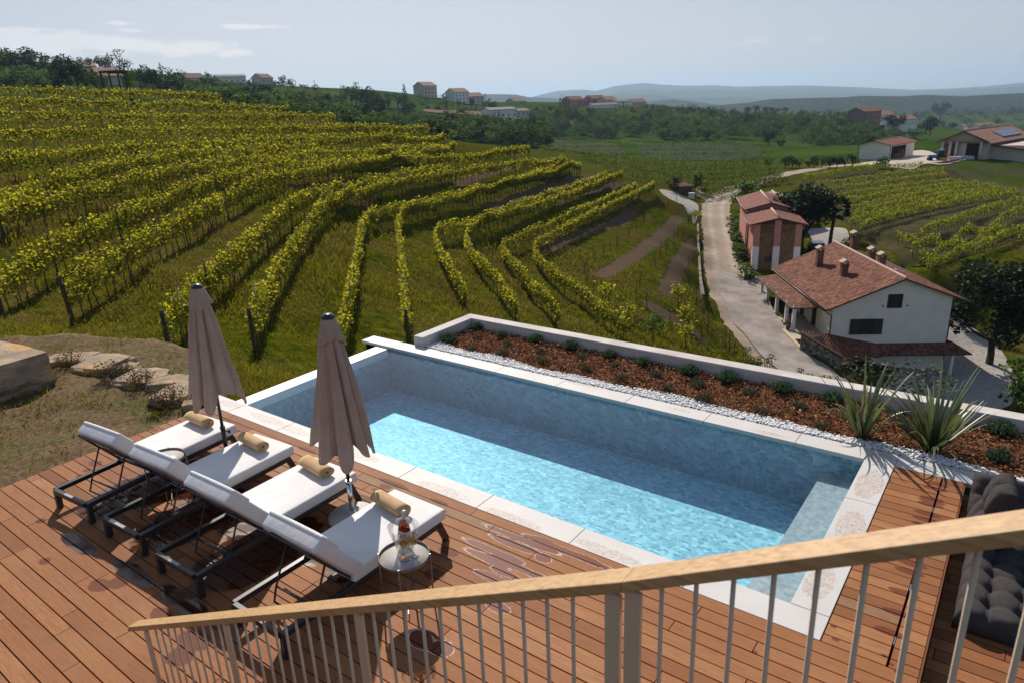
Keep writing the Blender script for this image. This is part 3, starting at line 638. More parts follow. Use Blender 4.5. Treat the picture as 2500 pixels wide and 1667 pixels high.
for x, y, a, b in [(1265,1312,.50,.055),(1262,1330,.32,.06),(1205,1345,.42,.05),(1190,1362,.32,.07),(1250,1378,.46,.06),(1370,1340,.62,.05),(1325,1362,.10,.07),(1240,1400,.2,.05),(1215,1480,.14,.06),(1030,1560,.14,.1),(1215,1415,.30,.05),(1330,1320,.2,.04),(1075,1580,.12,.09)]: RIM.append((*g0(x, y), a, b))
t = NT('hardwood_deck'); co = t.coord()
rp = t.n('ShaderNodeAttribute', attribute_name='tint').outputs['Fac']
grain = t.noise(t.map(co, (1.2, 26, 26)), 3.2, 6, .65); fine = t.noise(t.map(co, (3, 90, 90)), 4, 3, .6); pat = t.noise(co, 1.1, 4)
base = t.ramp(rp, [(0.0, (.17, .062, .024)), (.3, (.255, .098, .038)), (.65, (.325, .134, .052)), (.93, (.40, .182, .078)), (1.0, (.27, .155, .080))])
c = t.mix(t.ramp(grain, [(.35, .55), (.6, 0.0)]), base, (.16, .062, .026)); c = t.mix(t.ramp(fine, [(.3, .35), (.5, 0.0)]), c, (.14, .055, .024))
c = t.mix(t.ramp(pat, [(.5, 0.0), (.75, .25)]), c, (.42, .22, .105))
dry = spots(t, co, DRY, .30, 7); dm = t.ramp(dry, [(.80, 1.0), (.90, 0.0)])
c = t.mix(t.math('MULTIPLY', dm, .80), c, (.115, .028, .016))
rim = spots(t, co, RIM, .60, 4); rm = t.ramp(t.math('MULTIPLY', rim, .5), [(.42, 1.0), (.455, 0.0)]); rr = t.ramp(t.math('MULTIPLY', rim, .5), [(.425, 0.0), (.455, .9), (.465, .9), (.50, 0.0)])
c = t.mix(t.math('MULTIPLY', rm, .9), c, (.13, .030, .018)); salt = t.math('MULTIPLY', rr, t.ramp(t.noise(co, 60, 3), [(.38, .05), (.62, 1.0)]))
c = t.mix(salt, c, (.72, .62, .55))
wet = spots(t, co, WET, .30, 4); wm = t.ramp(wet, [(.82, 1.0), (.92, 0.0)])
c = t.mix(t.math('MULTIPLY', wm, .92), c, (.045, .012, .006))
film = t.ramp(t.noise(co, 2.4, 3, .5), [(.42, 0.0), (.54, 1.0)])
wf = t.math('MULTIPLY', wm, film)
rough = t.mix(wf, .65, .09); rough = t.mix(t.math('MULTIPLY', rm, .7), rough, .45)
bp = t.n('ShaderNodeBump'); bp.inputs['Distance'].default_value = .004; t.l(grain, bp.inputs['Height']); t.l(t.math('MULTIPLY', t.math('SUBTRACT', 1.0, wf), .4), bp.inputs['Strength'])
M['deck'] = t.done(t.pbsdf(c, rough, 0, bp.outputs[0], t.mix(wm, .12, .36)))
M['dark_gap'] = mottled('under_deck', (.006, .005, .004), (.012, .010, .008), 4, .95)
def deck_boards(name, x0, x1, y0, y1, z, pitch=.137, gap=.006, joint=(1.4, 2.6), edge=None):
    """boards running along x, each a separate plank of one deck mesh"""
    V, Q, T = [], [], []; y = y1; rg = np.random.default_rng(int(abs(x0*100)+abs(y0*10)))
    while y > y0+.02:
        yb = max(y-pitch+gap, y0); x = x0 + (edge(y) if edge else 0); xs = x; first = True
        while xs < x1-.01:
            xe = xs+rg.uniform(*joint)*(rg.random() if first else 1); first = False
            if x1-xe < .5: xe = x1
            a, b_ = xs+.0012, xe-.0012; th = .024; dz = rg.normal(0, .0006); k = len(V)
            for zz in (z-th, z+dz):
                ins = .0025 if zz > z-th/2 else 0
                V += [(a+ins, yb+ins, zz), (b_-ins, yb+ins, zz), (b_-ins, y-ins, zz), (a+ins, y-ins, zz)]
            Q += [(k+4,k+5,k+6,k+7),(k,k+1,k+5,k+4),(k+1,k+2,k+6,k+5),(k+2,k+3,k+7,k+6),(k+3,k,k+4,k+7)]
            T += [float(np.clip(rg.normal(.55, .24), 0, 1))]*5; xs = xe
        y -= pitch
    me = quad_mesh(name, V, Q, M['deck'], tint=T)
    return tag(link(name, me), kind='structure')
deck_boards('deck', -8.52, .67, -6.8, -.004, 0.0, edge=lambda y: -.05*y*.6)
deck_boards('deck_strip', .004, .460, .0, 3.245, 0.0, joint=(3, 4))
deck_boards('deck_strip', .472, .67, .0, 3.245, 0.0, joint=(3, 4))
deck_boards('lower_deck', .685, 5.5, -6.8, 3.25, -.195)
b = MB(); b.box((-8.45, -6.8, -.5), (.66, -.002, -.03)); b.box((.002, -.002, -.5), (.66, 3.24, -.03)); tag(b.build('deck_base', M['dark_gap']), kind='structure')
b = MB(); b.box((.665, -6.8, -.6), (5.5, 3.24, -.222)); b.box((.660, -6.8, -.20), (.668, 3.24, -.026)); tag(b.build('lower_deck_base', M['dark_gap']), kind='structure')
b = MB(); b.box((.6705, -6.8, -.196), (.6835, 3.24, -.001)); tag(b.build('deck_riser', M['deck']), kind='structure')
M['stainless'] = mottled('stainless_steel', (.55, .55, .55), (.7, .7, .7), 3, .25, metal=1)
b = MB(); [b.box((.463, y_, -.008), (.470, y_+.10, -.004)) for y_ in (.27, 1.02, 1.55, 2.45, 2.95)]; tag(b.build('drain_slot', M['stainless']), 'narrow drain slot with steel clips between the deck boards beside the pool', 'drain')

# coping slabs
COPW = []
for x, y, a, b_ in [(2150,1115,.16,.12),(2122,1180,.15,.40),(2076,1285,.15,.42),(2000,1420,.14,.30),(1870,1430,.20,.10),(1480,1345,.45,.085),(1250,1265,.42,.09),(1075,1195,.46,.11),(880,1110,.40,.10),(720,1050,.40,.09),(650,1022,.45,.10),(560,985,.30,.10),(1150,872,.30,.06),(1310,905,.35,.06),(1420,938,.35,.05),(1880,1058,.32,.05),(2330,1150,.3,.05),(1660,1000,.2,.03)]:
    COPW.append((*g0(x, y), a, b_))
t = NT('terrazzo_coping'); co = t.coord()
c = t.ramp(t.noise(co, 1.5, 4), [(.3, (.50, .475, .45)), (.7, (.58, .555, .53))])
vo = t.n('ShaderNodeTexVoronoi'); vo.inputs['Scale'].default_value = 75; t.l(co, vo.inputs['Vector']); sp = t.math('LESS_THAN', vo.outputs['Distance'], .17)
hs = t.n('ShaderNodeSeparateColor'); t.l(vo.outputs['Color'], hs.inputs[0]); sp = t.math('MULTIPLY', sp, t.math('GREATER_THAN', hs.outputs[0], .45))
c = t.mix(t.math('MULTIPLY', sp, .6), c, (.34, .26, .22))
vo2 = t.n('ShaderNodeTexVoronoi'); vo2.inputs['Scale'].default_value = 55; t.l(co, vo2.inputs['Vector'])
wt_ = spots(t, co, COPW, .38, 3.2); wm = t.ramp(wt_, [(.80, 1.0), (.87, 0.0)])
dk = t.ramp(vo2.outputs['Color'], [(.2, (.40, .345, .31)), (.8, (.56, .50, .455))]); dk = t.mix(t.math('MULTIPLY', sp, .8), dk, (.16, .12, .10))
c = t.mix(wm, c, dk)
M['coping'] = t.done(t.pbsdf(c, .6, 0, None, .35))
W_, w_, L_ = 3.5618, .3117, 1.1591
def slab(x0, x1, y0, y1, z0=-.05, z1=0.):
    b = MB(); g_ = .0022; b.box((x0+g_, y0+g_, z0), (x1-g_, y1-g_, z1)); return b
xs = [0.0, -1.13, -2.29, -3.45, -4.61, -5.77, -6.93, -8.09, -8.93]
def cop(x0, x1, y0, y1, lab, g_):
    o = slab(x0, x1, y0, y1).build('coping_slab', M['coping']); bevel(o, .003, 1); return tag(o, lab, 'coping slab', g_)
ORD = ['first','second','third','fourth','fifth','sixth','seventh','eighth','ninth','tenth','eleventh','twelfth']
for i in range(len(xs)-1): cop(xs[i+1], xs[i], 0.0, w_, f'{ORD[i]} pale coping slab from the stair end, along the sunbed side of the pool', 'coping slabs on the deck side of the pool')
for i, (a, b_) in enumerate([(w_, 1.30), (1.30, 2.28), (2.28, W_-w_)]): cop(-w_, 0, a, b_, ['water stained coping slab at the step end, nearest the railing', 'middle water stained coping slab of the pool step end', 'stained coping slab of the step end farthest from the railing'][i], 'coping slabs at the step end')
xs = [4.6, 3.4, 2.2, 1.1, 0.0, -1.087, -2.246, -3.405, -4.564, -5.724, -6.883, -8.042, -8.86]
xs = [x for x in xs if x < 2.5]
for i in range(len(xs)-1):
    lab = ['pale coping slab behind the dark lounge cushions', 'pale coping slab beside the lounge, crossed by flax leaf shadows', 'large stained corner coping slab below the smaller flax plant'][i] if i < 3 else f'{ORD[i-2]} pale coping slab left of the flax plant, along the white pebbles'
    if i == len(xs)-2: lab = 'pale coping slab jutting out beyond the far overflow corner'
    cop(xs[i+1], xs[i], W_-w_, W_, lab, 'coping slabs along the planting bed')
# pool shell
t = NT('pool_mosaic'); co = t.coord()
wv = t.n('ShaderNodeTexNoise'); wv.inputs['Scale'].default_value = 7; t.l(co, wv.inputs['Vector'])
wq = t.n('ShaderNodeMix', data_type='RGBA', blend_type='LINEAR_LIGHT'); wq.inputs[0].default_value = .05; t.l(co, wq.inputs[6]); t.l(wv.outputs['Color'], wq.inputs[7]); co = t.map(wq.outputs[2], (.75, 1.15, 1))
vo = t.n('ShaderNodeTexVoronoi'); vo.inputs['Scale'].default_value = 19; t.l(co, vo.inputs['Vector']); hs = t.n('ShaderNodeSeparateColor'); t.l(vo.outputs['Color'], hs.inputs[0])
c = t.ramp(hs.outputs[0], [(.05, (.22, .36, .42)), (.35, (.36, .52, .57)), (.7, (.52, .66, .69)), (.97, (.80, .88, .88))])  # tile tones; the strong cell contrast also paints in caustic ripple light
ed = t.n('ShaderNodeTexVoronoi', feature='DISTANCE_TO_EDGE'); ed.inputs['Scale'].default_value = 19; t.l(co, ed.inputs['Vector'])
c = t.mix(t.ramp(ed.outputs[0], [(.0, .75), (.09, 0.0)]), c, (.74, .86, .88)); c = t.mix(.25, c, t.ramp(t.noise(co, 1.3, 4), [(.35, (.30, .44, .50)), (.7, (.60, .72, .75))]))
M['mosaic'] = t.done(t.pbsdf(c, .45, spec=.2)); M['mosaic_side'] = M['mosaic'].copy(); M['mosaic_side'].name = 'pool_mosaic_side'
nt_ = M['mosaic_side'].node_tree; pb2 = [q for q in nt_.nodes if q.type == 'BSDF_PRINCIPLED'][0]; mx_ = nt_.nodes.new('ShaderNodeMix'); mx_.data_type = 'RGBA'; mx_.blend_type = 'MULTIPLY'; mx_.inputs[0].default_value = 1; src_ = pb2.inputs['Base Color'].links[0].from_socket; nt_.links.new(src_, mx_.inputs[6]); mx_.inputs[7].default_value = (.40, .46, .52, 1); nt_.links.new(mx_.outputs[2], pb2.inputs['Base Color'])  # same tiles multiplied darker: shade painted into the far and left walls
PX0, PX1, PY0, PY1, PF = -8.15, -.30, .30, 3.262, -.84
b = MB(); b.box((PX0-.285, PY0-.27, PF), (PX0, PY1+.27, -.18)); b.box((PX0-.3, PY0-.3, PF-.2), (PX1+.28, PY1+.3, PF))            # floor
b.box((PX0-.3, PY0-.28, PF), (PX1+.28, PY0, -.052)); b.box((PX0-.3, PY1, PF), (PX1+.28, PY1+.28, -.052)); b.box((PX1, PY0, PF), (PX1+.28, PY1, -.052))
b.box((-.74, PY0, PF), (PX1, PY1, -.30)); n_st = len(b.f)-6; b.box((-.74, PY0, -.30), (PX1, .78, -.19))
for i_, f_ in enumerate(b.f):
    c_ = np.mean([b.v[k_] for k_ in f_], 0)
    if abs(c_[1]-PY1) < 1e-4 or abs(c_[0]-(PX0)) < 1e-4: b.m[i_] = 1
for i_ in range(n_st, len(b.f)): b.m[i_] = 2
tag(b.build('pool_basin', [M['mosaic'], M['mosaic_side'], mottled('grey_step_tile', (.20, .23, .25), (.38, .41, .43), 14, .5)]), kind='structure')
M['concrete'] = mottled('board_marked_concrete', (.40, .365, .34), (.56, .52, .49), 2.2, .85, .25, 18, 6)
t = NT('board_marked_wall'); co = t.coord(); bd = t.noise(t.map(co, (.6, .6, 16)), 2, 4, .6)
c = t.mix(t.ramp(bd, [(.35, .45), (.65, 0.0)]), t.ramp(t.noise(co, 2.5, 6, .65), [(.3, (.50, .45, .41)), (.7, (.66, .61, .57))]), (.36, .31, .275))
M['wallc'] = t.done(t.pbsdf(c, .85, 0, t.bump(bd, .4, .01), .2))
M['lip'] = mottled('overflow_concrete', (.56, .56, .56), (.68, .67, .67), 4, .5, .1, 30)
b = MB(); b.box((-8.44, -.0, -.178), (-8.151, 3.24, -.042)); lipo = tag(b.build('overflow_edge', M['lip']), 'narrow pale overflow edge at the far left end of the pool', 'pool edge')
b = MB(); b.box((-8.44, .02, -4.5), (-.02, 3.54, PF-.21)); b.box((-8.44, .02, PF-.21), (-8.452, 3.54, -.5)); b.box((-8.80, 3.30, -4.5), (-8.455, 3.545, -.052)); b.box((-8.80, 3.30, PF), (-7.86, 3.5455, -.052))
tag(b.build('pool_foundation', M['wallc']), kind='structure')
# water: one closed body
t = NT('pool_water'); co = t.coord()
h = t.noise(t.map(co, (1, 1.5, 1)), 6, 3, .5); h2 = t.noise(co, 19, 2, .5)
nb = t.bump(t.math('ADD', h, t.math('MULTIPLY', h2, .3)), .22, .018)
tr = t.n('ShaderNodeBsdfTransparent'); tr.inputs[0].default_value = (.97, .99, 1, 1)
gl = t.n('ShaderNodeBsdfGlossy'); gl.inputs['Roughness'].default_value = .03; t.l(nb, gl.inputs['Normal'])
lw = t.n('ShaderNodeFresnel'); lw.inputs[0].default_value = 1.42; t.l(nb, lw.inputs['Normal'])
geo = t.n('ShaderNodeNewGeometry'); fac = t.math('MULTIPLY', lw.outputs[0], t.math('SUBTRACT', 1.0, geo.outputs['Backfacing']))
ms = t.n('ShaderNodeMixShader'); t.l(fac, ms.inputs[0]); t.l(tr.outputs[0], ms.inputs[1]); t.l(gl.outputs[0], ms.inputs[2])
ab = t.n('ShaderNodeVolumeAbsorption'); ab.inputs[0].default_value = (.30, .76, .88, 1); ab.inputs[1].default_value = .48
t.l(ab.outputs[0], t.out.inputs['Volume'])
M['water'] = t.done(ms.outputs[0])
b = MB(); b.box((PX0-.001, PY0-.01, PF-.01), (PX1+.01, PY1+.01, -.050)); tag(b.build('pool_water', M['water']), kind='structure')

# planter wall, mulch, gravel
b = MB(); b.box((-7.80, 4.92, -9), (3.6, 5.15, .17)); b.box((-7.80, 3.563, -6), (-7.575, 4.918, .17)); o = b.build('planter_wall', M['wallc']); bevel(o, .006, 1)
tag(o, 'low board marked concrete wall enclosing the bark mulched planting bed', 'wall')
M['mulch'] = mottled('bark_mulch', (.055, .022, .012), (.22, .10, .05), 22, .95, .8, 40, 6)
def flat_sheet(name, x0, x1, y0, y1, z, mat, amp=.015, step=.08):
    X, Y = np.meshgrid(np.arange(x0, x1+step, step), np.arange(y0, y1+step/2, step), indexing='ij'); Z = z+amp*np.sin(X*7+Y*3)*np.sin(Y*9-X*2)+R.normal(size=X.shape)*amp*.3
    V = np.stack([np.clip(X, x0, x1), np.clip(Y, y0, y1), Z], -1).reshape(-1, 3); nx, ny = X.shape; i, j = np.meshgrid(np.arange(nx-1), np.arange(ny-1), indexing='ij'); k = (i*ny+j).ravel()
    return link(name, quad_mesh(name, V, np.stack([k, k+ny, k+ny+1, k+1], -1), mat, smooth=True))
tag(flat_sheet('planting_bed', -7.57, 3.6, 3.60, 4.916, -.02, M['mulch']), kind='structure')
def gedge(x): return 3.77+.05*np.sin(x*1.7)+.035*np.sin(x*4.1+1)+np.clip((-7.0-x)*.35, 0, .2)-np.clip((x+.2)*.12, 0, .18)
t = NT('bark_chip'); a = t.n('ShaderNodeAttribute', attribute_name='tint').outputs['Fac']; M['chip'] = t.done(t.pbsdf(t.ramp(a, [(0, (.07, .025, .012)), (.4, (.19, .072, .033)), (.75, (.30, .13, .060)), (1, (.46, .27, .15))]), .9))
n = 15000; cx = R.uniform(-7.56, 2.6, n); cy_ = R.uniform(3.62, 4.91, n); ok = cy_ > gedge(cx)-.02; P = np.stack([cx, cy_, R.uniform(-.01, .03, n)], -1)[ok]
v, q = leaf_quads(P, R.uniform(.025, .07, len(P)), .9, .45)
tag(link('bark_chips', quad_mesh('bark_chips', v, q, M['chip'], tint=R.random(len(q)))), kind='stuff')
t = NT('white_pebble'); a = t.n('ShaderNodeAttribute', attribute_name='tint').outputs['Fac']; M['pebble'] = t.done(t.pbsdf(t.ramp(a, [(0, (.55, .53, .52)), (.5, (.74, .73, .72)), (1, (.85, .84, .83))]), .7))
n = 9500; cx = R.uniform(-7.57, 2.6, n); cy_ = 3.565+R.random(n)**1.1*(gedge(cx)-3.545); P = np.stack([cx, cy_, R.uniform(-.012, .016, n)], -1); sz = R.uniform(.010, .019, n)
ov = np.array([(1,0,0),(0,1,0),(-1,0,0),(0,-1,0),(.5,.5,.6),(-.5,.5,.6),(-.5,-.5,.6),(.5,-.5,.6)], float); oq = np.array([(0,1,5,4),(1,2,6,5),(2,3,7,6),(3,0,4,7),(4,5,6,7)])
an = R.uniform(0, 2*PI, n); ca, sa = np.cos(an), np.sin(an); sx = sz*R.uniform(.8, 1.3, n)
VV = np.stack([P[:, None, 0]+(ov[None, :, 0]*ca[:, None]*sx[:, None]-ov[None, :, 1]*sa[:, None]*sz[:, None]), P[:, None, 1]+(ov[None, :, 0]*sa[:, None]*sx[:, None]+ov[None, :, 1]*ca[:, None]*sz[:, None]), P[:, None, 2]+ov[None, :, 2]*sz[:, None]*.9], -1).reshape(-1, 3)
QQ = (oq[None]+8*np.arange(n)[:, None, None]).reshape(-1, 4)
tag(link('white_pebbles', quad_mesh('white_pebbles', VV, QQ, M['pebble'], tint=np.repeat(R.random(n), 5))), kind='stuff')
b = MB(); b.box((-7.57, 3.563, -.3), (3.6, 3.80, -.022)); tag(b.build('gravel_bed', mottled('gravel_bed', (.3, .29, .28), (.6, .59, .58), 60, .9)), kind='structure')

# left bed: rough soil with weeds, big boulder and a row of flat stones
BED = [(-8.56,.02),(-9.0,.25),(-9.7,.62),(-10.5,1.05),(-11.5,1.35),(-12.6,1.42),(-14.5,.6),(-17,-1.0),(-22,-5),(-22,-12),(-8.0,-12),(-8.3,-3),(-8.5,-.2)]
Pb = np.array(BED); step = .12; X, Y = np.meshgrid(np.arange(-22, -7.9, step), np.arange(-9, 1.6, step), indexing='ij'); ins = np.zeros(X.shape, bool); dmin = np.full(X.shape, 9.)
for i in range(len(Pb)):
    a, c2 = Pb[i], Pb[i-1]; ins ^= ((a[1] > Y) != (c2[1] > Y)) & (X < (c2[0]-a[0])*(Y-a[1])/(c2[1]-a[1]+1e-12)+a[0])
    d = c2-a; tt_ = np.clip(((X-a[0])*d[0]+(Y-a[1])*d[1])/(d@d), 0, 1)
    if i < 9: dmin = np.minimum(dmin, np.hypot(X-a[0]-tt_*d[0], Y-a[1]-tt_*d[1]))
Z = -.07+.03*np.sin(X*2.1+Y)*np.sin(Y*2.7-X*.4)+.015*np.sin(X*9)*np.sin(Y*8+X)+R.normal(size=X.shape)*.008+.035*np.clip((-X-9)*.15, 0, 1.2)
Z = np.where(ins, Z, -.07-np.clip(dmin*2.5, 0, 1.9)); nearr = ins | (dmin < .8)
nearr &= ~((X > -8.5) & (Y < .2) & ~ins)
k = (np.arange(X.shape[0]-1)[:, None]*X.shape[1]+np.arange(X.shape[1]-1)[None]); okq = nearr[:-1, :-1] & nearr[1:, 1:] & nearr[1:, :-1] & nearr[:-1, 1:]
kk = k[okq]; ny = X.shape[1]
t = NT('weedy_soil'); co = t.coord(); n1 = t.noise(co, 1.2, 6, .65); n2 = t.noise(co, 14, 5, .7)
c = t.ramp(n2, [(.25, (.050, .030, .014)), (.5, (.125, .080, .040)), (.75, (.25, .175, .10))]); c = t.mix(t.ramp(n1, [(.5, 0.0), (.68, .75)]), c, t.ramp(n2, [(.3, (.03, .04, .01)), (.7, (.11, .12, .03))]))
M['bed'] = t.done(t.pbsdf(c, .95, 0, t.bump(n2, .8, .03), .1))
tag(link('garden_bed', quad_mesh('garden_bed', np.stack([X, Y, Z], -1).reshape(-1, 3), np.stack([kk, kk+ny, kk+ny+1, kk+1], -1), M['bed'], smooth=True)), kind='structure')
def bed_z(x, y): return -.07+.03*math.sin(x*2.1+y)*math.sin(y*2.7-x*.4)+.035*min(max((-x-9)*.15, 0), 1.2)
t = NT('sandstone'); co = t.coord(); n1 = t.noise(co, 2.3, 6, .65); n2 = t.noise(t.map(co, (1, 1, 4)), 6, 5, .7)
c = t.ramp(n1, [(.3, (.22, .165, .115)), (.5, (.34, .25, .165)), (.68, (.46, .34, .22))]); c = t.mix(t.ramp(t.noise(co, 1.1, 3), [(.56, 0.0), (.66, .8)]), c, (.52, .27, .085)); c = t.mix(t.ramp(n2, [(.3, .6), (.5, 0.0)]), c, (.17, .135, .115))
M['stone'] = t.done(t.pbsdf(c, .9, 0, t.bump(t.math('ADD', n2, n1), .8, .04), .15))
def rock(name, loc, size, seed, rz=0., cuts=4, rough=.10, boxy=.75, label=None, group=None):
    bm = bmesh.new(); bmesh.ops.create_cube(bm, size=2); bmesh.ops.subdivide_edges(bm, edges=bm.edges, cuts=cuts*2, use_grid_fill=True); off = Vector((seed*3.1, seed*1.7, seed*.9))
    for v in bm.verts:
        p = v.co.copy(); s = p.normalized()*1.25; p = p.lerp(s, 1-boxy)
        nz = mnoise.noise(p*1.3+off)*.5+mnoise.noise(p*3.1+off)*.25; st = math.floor((p.z+nz*.6)*5)/5-p.z
        p += p.normalized()*nz*rough*2.2; p.x += .06*st*(1 if p.x > 0 else -1); v.co = Vector((p.x*size[0]/2, p.y*size[1]/2, p.z*size[2]/2))
    me = bpy.data.meshes.new(name); bm.to_mesh(me); bm.free(); me.materials.append(M['stone'])
    o = link(name, me); o.location = loc; o.rotation_euler = (0, 0, rz); return tag(o, label, 'stone', group)
pb = at_z(92, 1003, -.05)
rock('boulder', (pb[0]-1.95, pb[1]-.12, .17), (2.0, 1.4, .68), 2, .10, 6, .10, .84, 'huge squared sandstone boulder with orange crust standing on the weedy bed')
for i, (x0, x1, y0, y1, lab) in enumerate([(115,225,860,886,'long flat edging stone right behind the big boulder'),(193,298,862,904,'broad pale edging stone, second from the boulder'),(291,335,884,904,'small orange edging stone in the middle of the stone row'),(298,402,896,938,'grey flat edging stone right of the small orange one'),(368,457,914,942,'edging stone third from the deck corner, partly behind another'),(389,480,928,982,'largest tilted edging stone beside the left parasol'),(447,484,974,992,'small grey stone at the corner of the wooden deck')]):
    a_ = at_z(x0, (y0+y1)/2, .02); c_ = at_z(x1, (y0+y1)/2, .02); n_ = at_z((x0+x1)/2, y0, .02); f_ = at_z((x0+x1)/2, y1, .02); mid = (a_+c_)/2
    d = c_-a_; dep = np.linalg.norm(n_-f_)
    rock('edging_stone', (mid[0], mid[1], -.06), (np.linalg.norm(d)*1.0, max(.28, dep*.75), .22), 5+i, math.atan2(d[1], d[0])+[.1,-.15,.3,-.1,.2,-.25,.4][i], 5, .17, .5, lab, 'flat stones edging the bed')
# ------------------------------------------------------------------ furniture
M['frame'] = mottled('charcoal_metal', (.018, .018, .020), (.030, .030, .032), 6, .38)
t = NT('white_canvas'); co = t.coord(); M['canvas'] = t.done(t.pbsdf(t.ramp(t.noise(co, 3, 4), [(.3, (.70, .67, .655)), (.7, (.78, .755, .74))]), .85, 0, t.bump(t.math('ADD', t.noise(co, 260, 2), t.math('MULTIPLY', t.noise(t.map(co, (2.2, .9, 1)), 3.5, 4), 6)), .25, .012), .2))
M['towel'] = mottled('terry_towel', (.50, .33, .17), (.62, .43, .25), 9, .95, .5, 120)
def cushion(name, lo, hi, r, mat, parent, seed=0, sub=2, puff=.012):
    """padded box: subdivided, rounded and slightly swollen"""
    bm = bmesh.new(); bmesh.ops.create_cube(bm, size=1); c = [(a+b_)/2 for a, b_ in zip(lo, hi)]; s = [b_-a for a, b_ in zip(lo, hi)]
    for v in bm.verts: v.co = Vector((v.co.x*s[0], v.co.y*s[1], v.co.z*s[2]))
    bmesh.ops.bevel(bm, geom=bm.edges[:], offset=r, segments=3, profile=.6, affect='EDGES'); bmesh.ops.subdivide_edges(bm, edges=[e for e in bm.edges if e.calc_length() > .15], cuts=7, use_grid_fill=True)
    for v in bm.verts:
        q = v.co; k = [1-(2*abs(q[i])/s[i])**2 for i in range(3)]; f = puff*(1+.6*mnoise.noise(Vector((q.x*5+seed, q.y*4, q.z*4))))
        v.co.z += (1 if q.z > 0 else -.3)*f*max(0, k[0])**.5*max(0, k[1])**.5*(abs(q.z)/(s[2]/2)); v.co.x += .5*f*(1 if q.x > 0 else -1)*max(0, k[1])*max(0, k[2])*(abs(q.x)/(s[0]/2)); v.co += Vector(c)
    me = bpy.data.meshes.new(name); bm.to_mesh(me); bm.free(); me.materials.append(mat); me.polygons.foreach_set('use_smooth', [True]*len(me.polygons)); return link(name, me, parent)
def make_lounger():
    root = empty('sun_lounger', (0, 0, 0))
    hw = .325
    for sx in (-1, 1):
        b = MB(); b.bar((sx*hw, .0, .215), (sx*hw, 1.80, .215), .052, .052); bevel(b.build('side_rail', M['frame'], root), .006)
        b = MB(); b.bar((sx*hw, .021, .192), (sx*hw, .012, 0), .054, .056, (0, 1, 0)); bevel(b.build('leg', M['frame'], root), .005)
        b = MB(); b.bar((sx*hw, 1.79, .228), (sx*hw, 1.885, 0), .052, .060, (0, 1, 0)); bevel(b.build('leg', M['frame'], root), .005)
    b = MB(); b.bar((-hw+.021, .0, .215), (hw-.021, .0, .215), .050, .052); o = b.build('rear_rail', M['frame'], root); bevel(o, .006)
    b2 = MB(); b2.bar((-.10, 0, .2395), (.06, 0, .2395), .030, .004); b2.build('clip', mottled('grey_plastic', (.30,.30,.31), (.36,.36,.37), 8, .4), o)
    b = MB(); b.bar((-hw+.021, 1.77, .215), (hw-.021, 1.77, .215), .042, .046); bevel(b.build('front_rail', M['frame'], root), .006)
    b = MB()
    for y in (.80, 1.05, 1.3, 1.55): b.bar((-hw+.02, y, .222), (hw-.02, y, .222), .05, .012)
    b.build('slats', M['frame'], root)
    # backrest: hinge, direction up and back
    hy, hz = .735, .262; u = Vector((0, -.622, .783)); nrm = Vector((0, .783, .622)); Lb = .60
    b = MB()
    for sx in (-1, 1): b.bar(Vector((sx*.29, hy, hz)), Vector((sx*.29, hy, hz))+u*Lb, .03, .022, nrm)
    for f in (.02, .5, .97): b.bar(Vector((-.275, hy, hz))+u*(Lb*f), Vector((.275, hy, hz))+u*(Lb*f), .03, .02, nrm)
    bevel(b.build('backrest_frame', M['frame'], root), .003, 1)
    b = MB(); yb, zb = .30, .085
    top = Vector((0, hy, hz))+u*.33
    for sx in (-1, 1):
        b.tube([(sx*.255, top.y-.01, top.z-.01), (sx*.26, .36, .17), (sx*.25, yb+.03, zb+.015), (sx*.22, yb, zb)], .0095, 7)
    b.tube([(-.22, yb, zb), (.22, yb, zb)], .0095, 7); b.tube([(-.26, .37, .18), (.26, .37, .18)], .009, 7); b.tube([(-.25, .43, .12), (.25, .43, .12)], .008, 7)
    b.build('support_stay', M['frame'], root)
    cushion('seat_cushion', (-.35, .725, .240), (.35, 1.885, .352), .022, M['canvas'], root, 1)
    o = cushion('back_cushion', (-.35, 0, 0), (.35, .60, .128), .024, M['canvas'], root, 4)
    Mx = Matrix((( 1, 0, 0), (0, u.y, nrm.y), (0, u.z, nrm.z))).to_4x4(); Mx.translation = Vector((0, hy+.012, hz+.022)); 
    o.matrix_local = Mx
    o2 = cushion('head_pillow', (-.349, 0, 0), (.349, .22, .034), .016, M['canvas'], o, 9); o2.location = (0, .385, .113)
    return root
LG = [((-7.03,-2.49), 5.2, 'white cushioned sunbed nearest the weedy bed, leftmost of four'), ((-5.965,-2.455), 3.4, 'white cushioned sunbed second from left, half shaded by the left parasol'), ((-4.91,-2.47), 1.4, 'white cushioned sunbed third from left, beside the right parasol pole'), ((-3.665,-2.48), 0.0, 'white cushioned sunbed nearest the railing, beside the drinks table')]
LR = []
proto = make_lounger()
for i, (p, a, lab) in enumerate(LG):
    o = proto if i == 0 else copy_tree(proto)
    o.location = (p[0], p[1], 0); o.rotation_euler.z = math.radians(a); tag(o, lab, 'sun lounger', 'white sun loungers on the deck'); LR.append(o)
